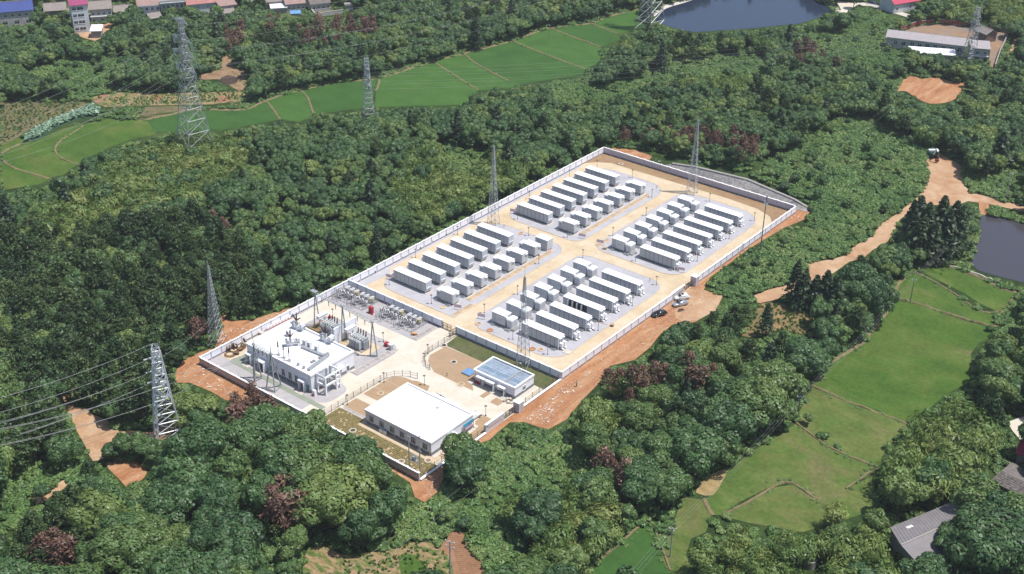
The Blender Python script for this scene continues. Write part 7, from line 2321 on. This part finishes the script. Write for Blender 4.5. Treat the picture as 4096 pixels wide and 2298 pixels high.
def lownoise(P, s_, seed):
    rg = np.random.default_rng(seed)
    v = np.zeros(len(P))
    for i in range(7):
        k = rg.normal(0, 1, 2) / s_
        v += np.sin(P[:, :2] @ k + rg.uniform(0, 6.28))
    return v / 3.7
RAD = dict(broadleaf_tree=[3.0, 3.3, 2.7, 3.5, 2.5, 3.1, 2.9, 4.9, 5.4, 4.5], pine_tree=[2.6] * 4, bamboo_clump=[2.8] * 4, fir_tree=[2.6] * 3, withered_tree=[2.0] * 3, shrub=[1.2] * 4)
SPACE = dict(pine_tree=3.7, bamboo_clump=3.5, shrub=2.25, mixed=4.1)
plants = []                                 # kind, variant, x, y, z, scale, rot, px, py, size
for zk, sp in SPACE.items():
    P, qb = grid(sp, 230)
    n = len(P)
    ln = lownoise(P, 13, 5)
    near = np.clip((qb[:, 1] - 1300) / 900, 0, 1)
    sc_ = 1.0 + .20 * lownoise(P, 16, 3) + R.uniform(-.22, .22, n)
    if zk == "mixed":
        sc_ = sc_ * (1.0 + .12 * near)
    if zk == "bamboo_clump":
        sc_ = sc_ * (1.0 + .35 * near * (qb[:, 0] > 3300))
    sc_ = np.clip(sc_, .55, 1.75)
    kd, vr, hh, rr = np.empty(n, object), np.zeros(n, int), np.zeros(n), np.zeros(n)
    for i in range(n):
        k = zk
        u = rnd.random()
        if zk == "mixed":
            k = "broadleaf_tree"
            if ln[i] > .85 and u < .55: k = "pine_tree"
            elif ln[i] < -.9 and u < .6: k = "bamboo_clump"
            elif u < .05: k = "fir_tree" if rnd.random() < .3 else "pine_tree"
        elif (zk == "pine_tree" and u < .16) or (zk == "bamboo_clump" and u < .12) or (zk == "shrub" and u < .03):
            k = "broadleaf_tree"
        if k == "broadleaf_tree":
            big = zk == "mixed" and rnd.random() < .85 * min(1, near[i] * 2.2)
            v = rnd.randrange(7, 10) if big else rnd.randrange(7)
        else:
            v = rnd.randrange(len(PROTO[k]))
        if zk == "shrub":
            sc_[i] *= .55 if k != "shrub" else rnd.uniform(.8, 1.35)
        kd[i], vr[i], hh[i] = k, v, PROTO[k][v][3] * sc_[i]
        rr[i] = RAD[k][v] * sc_[i]
    up_ = np.array((0, 0, 1.0))[None]
    mid = proj(P + up_ * (hh * .62)[:, None])
    top = proj(P + up_ * (hh * .97)[:, None])
    zone = np.full(n, "mixed", dtype=object)
    done = np.zeros(n, bool)
    for k, p in ZONES:
        s_ = inside(mid, p) & ~done
        zone[s_] = k
        done |= s_
    ok = zone == zk
    if zk == "mixed":
        ok &= R.random(n) > .50 * np.clip(near * 2.2, 0, 1)
    if zk != "shrub":                       # open shrubby ground is not hidden by tall crowns before it
        hit = np.zeros(n)
        for a in range(9):
            off = np.stack([np.cos(a * .785) * rr, np.sin(a * .785) * rr, hh * .62], 1) if a < 8 else np.column_stack([rr * 0, rr * 0, hh * .97])
            s_ = np.where(ok)[0]
            e = proj(P[s_] + off[s_])
            z_ = np.zeros(len(s_), bool)
            for k, p in ZONES:
                if k == "shrub":
                    z_ |= inside(e, p)
            hit[s_] += z_ * (3 if a == 8 else 1)
        ok &= hit < 3
    for q_ in (qb, mid, top):
        s_ = np.where(ok)[0]
        ok[s_] &= ~blocked(q_[s_])
    if zk != "shrub":
        for a in range(8):
            off = np.stack([np.cos(a * .785) * rr * .92, np.sin(a * .785) * rr * .92, hh * .62], 1)
            s_ = np.where(ok)[0]
            ok[s_] &= ~blocked(proj(P[s_] + off[s_]))
    for i in np.where(ok)[0]:
        k, v, s_ = kd[i], vr[i], sc_[i]
        if k != "shrub":
            for p, f in DEADZ:
                if rnd.random() < min(.92, f * 1.5) and inside([mid[i]], p)[0]:
                    k, v = "withered_tree", rnd.randrange(3)
                    s_ = hh[i] / 8.0
                    break
        plants.append((k, int(v), P[i, 0], P[i, 1], P[i, 2], s_, rnd.uniform(0, 6.28), mid[i, 0], mid[i, 1]))
# single plants that stand out in the photograph
for k, px, h in ([("fir_tree", p, 15.5) for p in ((3622, 1020), (3668, 1045), (3715, 1055), (3765, 1048), (3812, 1030), (3690, 985), (3745, 975), (3800, 970), (3655, 965))] +
                 [("fir_tree", p, 12.0) for p in ((3172, 1215), (3205, 1235), (3252, 1240), (3290, 1245), (3330, 1270))] +
                 [("broadleaf_tree", p, 11.0) for p in ((3380, 1250), (3425, 1270), (3470, 1250), (3500, 1290), (3420, 1210))] +
                 [("fir_tree", p, 9.0) for p in ((3060, 1345), (3290, 1370), (3330, 1340))] +
                 [("broadleaf_tree", (1182, 1752), 8.5), ("broadleaf_tree", (1130, 1730), 7.0), ("broadleaf_tree", (1270, 1725), 6.0), ("broadleaf_tree", (1448, 1872), 9.0), ("broadleaf_tree", (1395, 1850), 7.5), ("broadleaf_tree", (1835, 1905), 10.5), ("broadleaf_tree", (1868, 1925), 9.5),
                  ("broadleaf_tree", (3490, 2160), 7.0), ("broadleaf_tree", (3890, 2240), 14.0), ("broadleaf_tree", (3980, 2280), 15.0), ("broadleaf_tree", (3960, 2180), 12.0), ("broadleaf_tree", (4060, 2220), 13.0), ("broadleaf_tree", (3780, 2240), 9.0), ("withered_tree", (3880, 2350), 8.0),
                  ("broadleaf_tree", (3230, 1700), 3.0), ("shrub", (3285, 1752), 1.6), ("shrub", (3350, 1795), 1.2), ("bamboo_clump", (3330, 2115), 8.0),
                  *[("withered_tree", p, 9.5) for p in ((2430, 1605), (2475, 1590), (2520, 1615), (2560, 1600), (2610, 1590), (2650, 1575), (2760, 1585), (2800, 1610), (2840, 1570), (2745, 1545), (2430, 1965), (2470, 2000), (2410, 1935), (2490, 2030), (955, 1720), (995, 1740), (1040, 1710), (1085, 1740), (1020, 1680), (1230, 2030), (1270, 2070), (1150, 2010), (1310, 1970), (1190, 2060), (190, 2290), (255, 2310), (300, 2280), (235, 2250))],
                  ("broadleaf_tree", (500, 1835), 6.5), ("broadleaf_tree", (560, 1835), 6.5), ("broadleaf_tree", (450, 1850), 5.0), ("broadleaf_tree", (620, 1850), 7.0), ("broadleaf_tree", (700, 1850), 7.0)]):
    P = at(*px)
    j = rnd.randrange(len(PROTO[k])) if k != 'broadleaf_tree' else (7 + rnd.randrange(3) if h > 9 else rnd.randrange(7))
    s_ = h / PROTO[k][j][3]
    q = proj(P + np.array((0, 0, h * .6)))
    plants.append((k, j, P[0], P[1], 0.0, s_, rnd.uniform(0, 6.28), q[0], q[1]))

LAND = [((250, 150), "the blue roofed village house"), ((420, 130), "the white roofed village shed"), ((650, 110), "the small tiled shed"), ((930, 90), "the faded red roof"), ((1150, 80), "the white lean-to"), ((1400, 90), "the concrete tank house"), ((1700, 90), "the far rice strip"),
 ((2080, 60), "the far rice corner"), ((2480, 40), "the pond pylon"), ((150, 330), "the western grass field"), ((420, 320), "the lotus pond"), ((600, 260), "the vegetable plots"), ((900, 230), "the burnt slope"), ((1250, 260), "the long field path"), ((1600, 180), "the middle rice fields"),
 ((60, 820), "the horseshoe field bank"), ((330, 780), "the yellow bamboo edge"), ((620, 600), "the double circuit pylon"), ((900, 620), "the rice edge behind the pylon"), ((1200, 560), "the rice edge before the slim pylon"), ((1480, 560), "the slim pylon"), ((1800, 520), "the last rice banks"), ((2150, 420), "the pale track below the rice"), ((2550, 250), "the pond dam"),
 ((150, 1050), "the frame edge of the pine wood"), ((420, 1000), "the upper pine wood"), ((700, 900), "the pale bamboo tops"), ((1000, 850), "the wood above the corner mast"), ((1250, 850), "the middle of the forest wall wood"), ((1550, 780), "the wood behind the forest wall"), ((1850, 720), "the mast on the forest wall"), ((2150, 620), "the far wall corner"), ((2300, 480), "the wood above the far corner"),
 ((200, 1350), "the lower pine wood"), ((480, 1300), "the wood above the terminal pylon"), ((780, 1200), "the corner mast"), ((1080, 1130), "the forest wall beside the control building"), ((650, 1480), "the terminal pylon top"), ((150, 1620), "the power lines at the frame edge"), ((350, 1720), "the orange clearing"), ((640, 1880), "the foot of the terminal pylon"), ((900, 1680), "the litter outside the pinkish wall"), ((1180, 1660), "the stair tower end of the pinkish wall"), ((1420, 1830), "the gap before the planting bed"),
 ((150, 1960), "the bright bush patch"), ((420, 2000), "the round clearing"), ((700, 2080), "the near wood centre"), ((1000, 1950), "the brown withered group"), ((1250, 2080), "the wood above the vegetable plot"), ((200, 2220), "the lowest frame corner"), ((550, 2240), "the lowest frame edge"), ((900, 2240), "the wood beside the vegetable plot"), ((1600, 2040), "the red earth at the lowest yard corner"), ((1880, 1880), "the office corner"),
 ((2100, 1760), "the lower sign wall"), ((2100, 2000), "the wood below the lower gate"), ((2000, 2200), "the tilled strip"), ((2300, 2200), "the reeds by the tilled strip"), ((2400, 1950), "the dark wood below the rubble"), ((2500, 2130), "the lowest rice field"), ((2450, 1620), "the rubble heap on the track"), ((2650, 1450), "the middle of the dirt track"), ((2750, 1720), "the wood above the bare patch"), ((2950, 1600), "the field edge pole"), ((2850, 1400), "the turning place"), ((3100, 1480), "the upper edge of the big field"), ((3000, 1250), "the parked cars"), ((3300, 1200), "the firs by the dirt road"), ((3480, 1300), "the top of the big field"),
 ((2950, 1060), "the tall dark pole"), ((3200, 960), "the far gate side wall end"), ((2900, 640), "the far lattice mast"), ((2650, 520), "the brown trees behind the far wall"), ((2900, 420), "the middle wooded hill"), ((3150, 620), "the upper shrub slope"), ((3400, 620), "the middle shrub slope"), ((3450, 850), "the shrubs above the dirt road"), ((3200, 250), "the near shore of the big pond"), ((2850, 250), "the pale bamboo strip"), ((3450, 300), "the derelict building"), ((3800, 300), "the derelict building pylon"), ((3620, 430), "the round orange clearing"), ((3950, 500), "the wood beside the yard track"), ((3850, 60), "the bamboo grove behind the yard"), ((3500, 90), "the crimson roofed house"), ((3720, 700), "the excavator"), ((3950, 680), "the road fork"), ((3730, 900), "the dark fir group"), ((3900, 1000), "the brown pond"), ((4000, 1250), "the small rice corner"), ((3950, 1500), "the far edge of the big field"),
 ((3750, 1700), "the tall drooping bamboo"), ((4000, 1800), "the ragged shed"), ((3550, 1950), "the foot of the drooping bamboo"), ((3900, 2150), "the grey barn"), ((3400, 2200), "the concrete ring"), ((3100, 2180), "the lower field edge"), ((2850, 2230), "the nearest frame edge")]
LANDP = np.array([l[0] for l in LAND], float)
NTH = "nearest,second nearest,third nearest,fourth nearest,fifth nearest,sixth nearest,seventh nearest,eighth nearest,ninth nearest,tenth nearest,eleventh nearest,twelfth nearest,thirteenth nearest,fourteenth nearest,fifteenth nearest,sixteenth nearest,seventeenth nearest,eighteenth nearest,nineteenth nearest,twentieth nearest".split(",")
NICE = dict(broadleaf_tree=("leafy green tree", "tree"), pine_tree=("dark tufted pine", "pine"), bamboo_clump=("feathery pale bamboo clump", "bamboo"), fir_tree=("very dark pointed fir", "fir"), withered_tree=("withered reddish brown tree", "withered tree"), shrub=("low bright green bush", "bush"))
def shape(k, s_):
    a = 1.35 if k == "fir_tree" else 1.0
    if k == "shrub":
        return (s_ * rnd.uniform(.8, 1.3), s_ * rnd.uniform(.8, 1.3), s_ * rnd.uniform(.6, 1.2))
    return (s_ * a * rnd.uniform(.82, 1.15), s_ * a * rnd.uniform(.82, 1.15), s_ * rnd.uniform(.86, 1.16))
pos, var, rot, scl = [], [], [], []
for k in KINDS:
    L_ = [p for p in plants if p[0] == k]
    PP = np.array([p[2:5] for p in L_])
    dist = np.linalg.norm(PP - O, axis=1)
    inview = np.array([0 < p[7] < 4096 and 0 < p[8] < 2298 for p in L_])
    size = np.array([p[5] * PROTO[k][p[1]][3] for p in L_]) / dist
    order = np.argsort(-(size * inview))
    N_ = min(int(inview.sum()), 285)
    own = set(order[:N_].tolist())
    cell = {}
    for i in own:
        d_ = np.hypot(*(LANDP - np.array(L_[i][7:9])).T)
        j = int(d_.argmin())
        cell.setdefault(j, []).append((d_[j], i))
    LBL = {}
    for j, ms in cell.items():
        for r_, (_x, i) in enumerate(sorted(ms)):
            LBL[i] = (f"{NICE[k][0]}, {NTH[r_] if len(ms) > 1 else 'close'} to {LAND[j][1]}" if r_ < 20 else f"{NICE[k][0]}, farther out from {LAND[j][1]}")
    for i, p in enumerate(L_):
        crown, trunk, gi, _h = PROTO[k][p[1]]
        if i in own:
            lb = LBL[i]
            if trunk is None:
                o = link(k, crown, None, (p[2], p[3], p[4]), p[6])
            else:
                o = link(k, None, None, (p[2], p[3], p[4]), p[6])
                link("crown", crown, o)
                link("trunk", trunk, o)
            o.scale = shape(k, p[5])
            tag(o, lb, NICE[k][1], f"single {NICE[k][1]} plants of the woods")
        else:
            pos.append(p[2:5]); var.append(gi); rot.append((0, 0, p[6])); scl.append(shape(k, p[5]))

def scatter(name, pos, var, rot, scl):
    me = bpy.data.meshes.new(name)
    me.from_pydata([tuple(p) for p in pos], [], [])
    a = me.attributes.new("variant", "INT", "POINT"); a.data.foreach_set("value", np.array(var, np.int32))
    a = me.attributes.new("rot", "FLOAT_VECTOR", "POINT"); a.data.foreach_set("vector", np.array(rot, np.float32).ravel())
    a = me.attributes.new("scl", "FLOAT_VECTOR", "POINT"); a.data.foreach_set("vector", np.array(scl, np.float32).ravel())
    o = tag(link(name, me), kind="stuff")
    g = bpy.data.node_groups.new(name, "GeometryNodeTree")
    g.interface.new_socket("Geometry", in_out="INPUT", socket_type="NodeSocketGeometry")
    g.interface.new_socket("Geometry", in_out="OUTPUT", socket_type="NodeSocketGeometry")
    N_, L_ = g.nodes, g.links
    gi, go = N_.new("NodeGroupInput"), N_.new("NodeGroupOutput")
    ci = N_.new("GeometryNodeCollectionInfo")
    ci.inputs["Collection"].default_value = _pc
    ci.inputs["Separate Children"].default_value = True
    ci.inputs["Reset Children"].default_value = True
    ip = N_.new("GeometryNodeInstanceOnPoints")
    ip.inputs["Pick Instance"].default_value = True
    def named(nm, ty):
        x = N_.new("GeometryNodeInputNamedAttribute")
        x.data_type = ty
        x.inputs["Name"].default_value = nm
        return x.outputs["Attribute"]
    L_.new(gi.outputs[0], ip.inputs["Points"])
    L_.new(ci.outputs[0], ip.inputs["Instance"])
    L_.new(named("variant", "INT"), ip.inputs["Instance Index"])
    e2r = N_.new("FunctionNodeEulerToRotation")
    L_.new(named("rot", "FLOAT_VECTOR"), e2r.inputs[0])
    L_.new(e2r.outputs[0], ip.inputs["Rotation"])
    L_.new(named("scl", "FLOAT_VECTOR"), ip.inputs["Scale"])
    L_.new(ip.outputs[0], go.inputs[0])
    md = o.modifiers.new("scatter", "NODES")
    md.node_group = g
    return o
scatter("woodland", pos, var, rot, scl)

# undergrowth between the trees
P, qb = grid(2.3, 150)
ok = ~blocked(qb) & ~blocked(proj(P + np.array((0, 0, 1.6))))
P = P[ok]
V_ = []
for W in BUNDS:
    for p, q in zip(W[:-1], W[1:]):
        for t in np.arange(0, 1, .9 / max(.9, np.linalg.norm(q - p))):
            if rnd.random() < .55:
                V_.append([*(p + (q - p) * t + np.array((rnd.gauss(0, .7), rnd.gauss(0, .7)))), 0.0])
sv = [PROTO["shrub"][j][2] for j in range(4)]
scatter("undergrowth", P, [sv[j] for j in R.integers(0, 4, len(P))], [(0, 0, a) for a in R.uniform(0, 6.28, len(P))], [(a, a, a * b_) for a, b_ in zip(R.uniform(.6, 1.3, len(P)), R.uniform(.6, 1.1, len(P)))])
V_ = np.array(V_)
scatter("bank_weeds", V_, [sv[j] for j in R.integers(0, 4, len(V_))], [(0, 0, a) for a in R.uniform(0, 6.28, len(V_))], [(a, a, a * .7) for a in R.uniform(.18, .5, len(V_))])
print("plants", len(plants), "undergrowth", len(P))

# lotus leaves on the pond of the western fields
poly = np.array(TL([(190, 1080), (200, 1035), (260, 985), (440, 900), (580, 850), (680, 800), (765, 832), (745, 878), (600, 890), (425, 960), (300, 1040)]))
W = np.array([at(*p)[:2] for p in poly])
lo, hi = W.min(0), W.max(0)
b = MB()
q = R.uniform(lo, hi, (9000, 2))
q = q[inside(q, W)][:2600]
for x, y in q:
    z = R.uniform(.3, 1.5)
    r_ = R.uniform(.25, .5)
    tx_, ty_ = R.normal(0, .3, 2)
    n = 6
    b.add([(x + r_ * math.cos(t), y + r_ * math.sin(t), z + r_ * (tx_ * math.cos(t) + ty_ * math.sin(t))) for t in np.linspace(0, 6.28, n, endpoint=False)], [tuple(range(n))])
LOT = M("lotus_leaf", (.17, .27, .17), .45, .5, .9, spec=.5)
tag(b.ob("lotus_leaves", LOT), kind="stuff")
# short grass tufts and weeds at the edges of paths and on the fields
def tufts(name, polys, n, mat, hmin, hmax, wd):
    b = MB()
    for px, cnt in polys:
        W = np.array([at(*p)[:2] for p in px])
        lo, hi = W.min(0), W.max(0)
        q = R.uniform(lo, hi, (cnt * 4, 2))
        q = q[inside(q, W)][:cnt]
        for x, y in q:
            for _ in range(2):
                a = R.uniform(0, 3.14)
                h = R.uniform(hmin, hmax)
                dx, dy = math.cos(a) * wd, math.sin(a) * wd
                ox, oy = R.normal(0, .15, 2)
                b.quad((x - dx, y - dy, .03), (x + dx, y + dy, .03), (x + dx + ox, y + dy + oy, h), (x - dx + ox, y - dy + oy, h))
    return tag(b.ob(name, mat), kind="stuff")

tufts("weeds", [(MR([(580, 850), (740, 850), (1010, 960), (900, 1080), (600, 1090), (440, 1090)]), 240), (MR([(210, 640), (330, 570), (480, 440), (600, 480), (400, 660), (300, 760)]), 160), (TL([(0, 760), (620, 770), (560, 855), (250, 965), (0, 1100)]), 500), (TL([(640, 740), (1860, 690), (1850, 760), (1000, 800)]), 350), (BM([(0, 1300), (560, 1200), (820, 1300), (850, 1440), (0, 1440)]), 120)], 0, L_SHRUB, .25, .8, .3)

# ------------------------------------------------------------------ thin air
hz = MB().box(-900, 700, -420, 900, -1.5, 190).ob("haze", bpy.data.materials.new("haze_air"))
tag(hz, kind="stuff")
hm = hz.data.materials[0]
hm.use_nodes = True
hn = hm.node_tree
hn.nodes.remove(hn.nodes["Principled BSDF"])
pv = hn.nodes.new("ShaderNodeVolumePrincipled")
pv.inputs["Color"].default_value = (.86, .92, 1.0, 1)
pv.inputs["Density"].default_value = .00009
hn.links.new(pv.outputs[0], hn.nodes["Material Output"].inputs["Volume"])
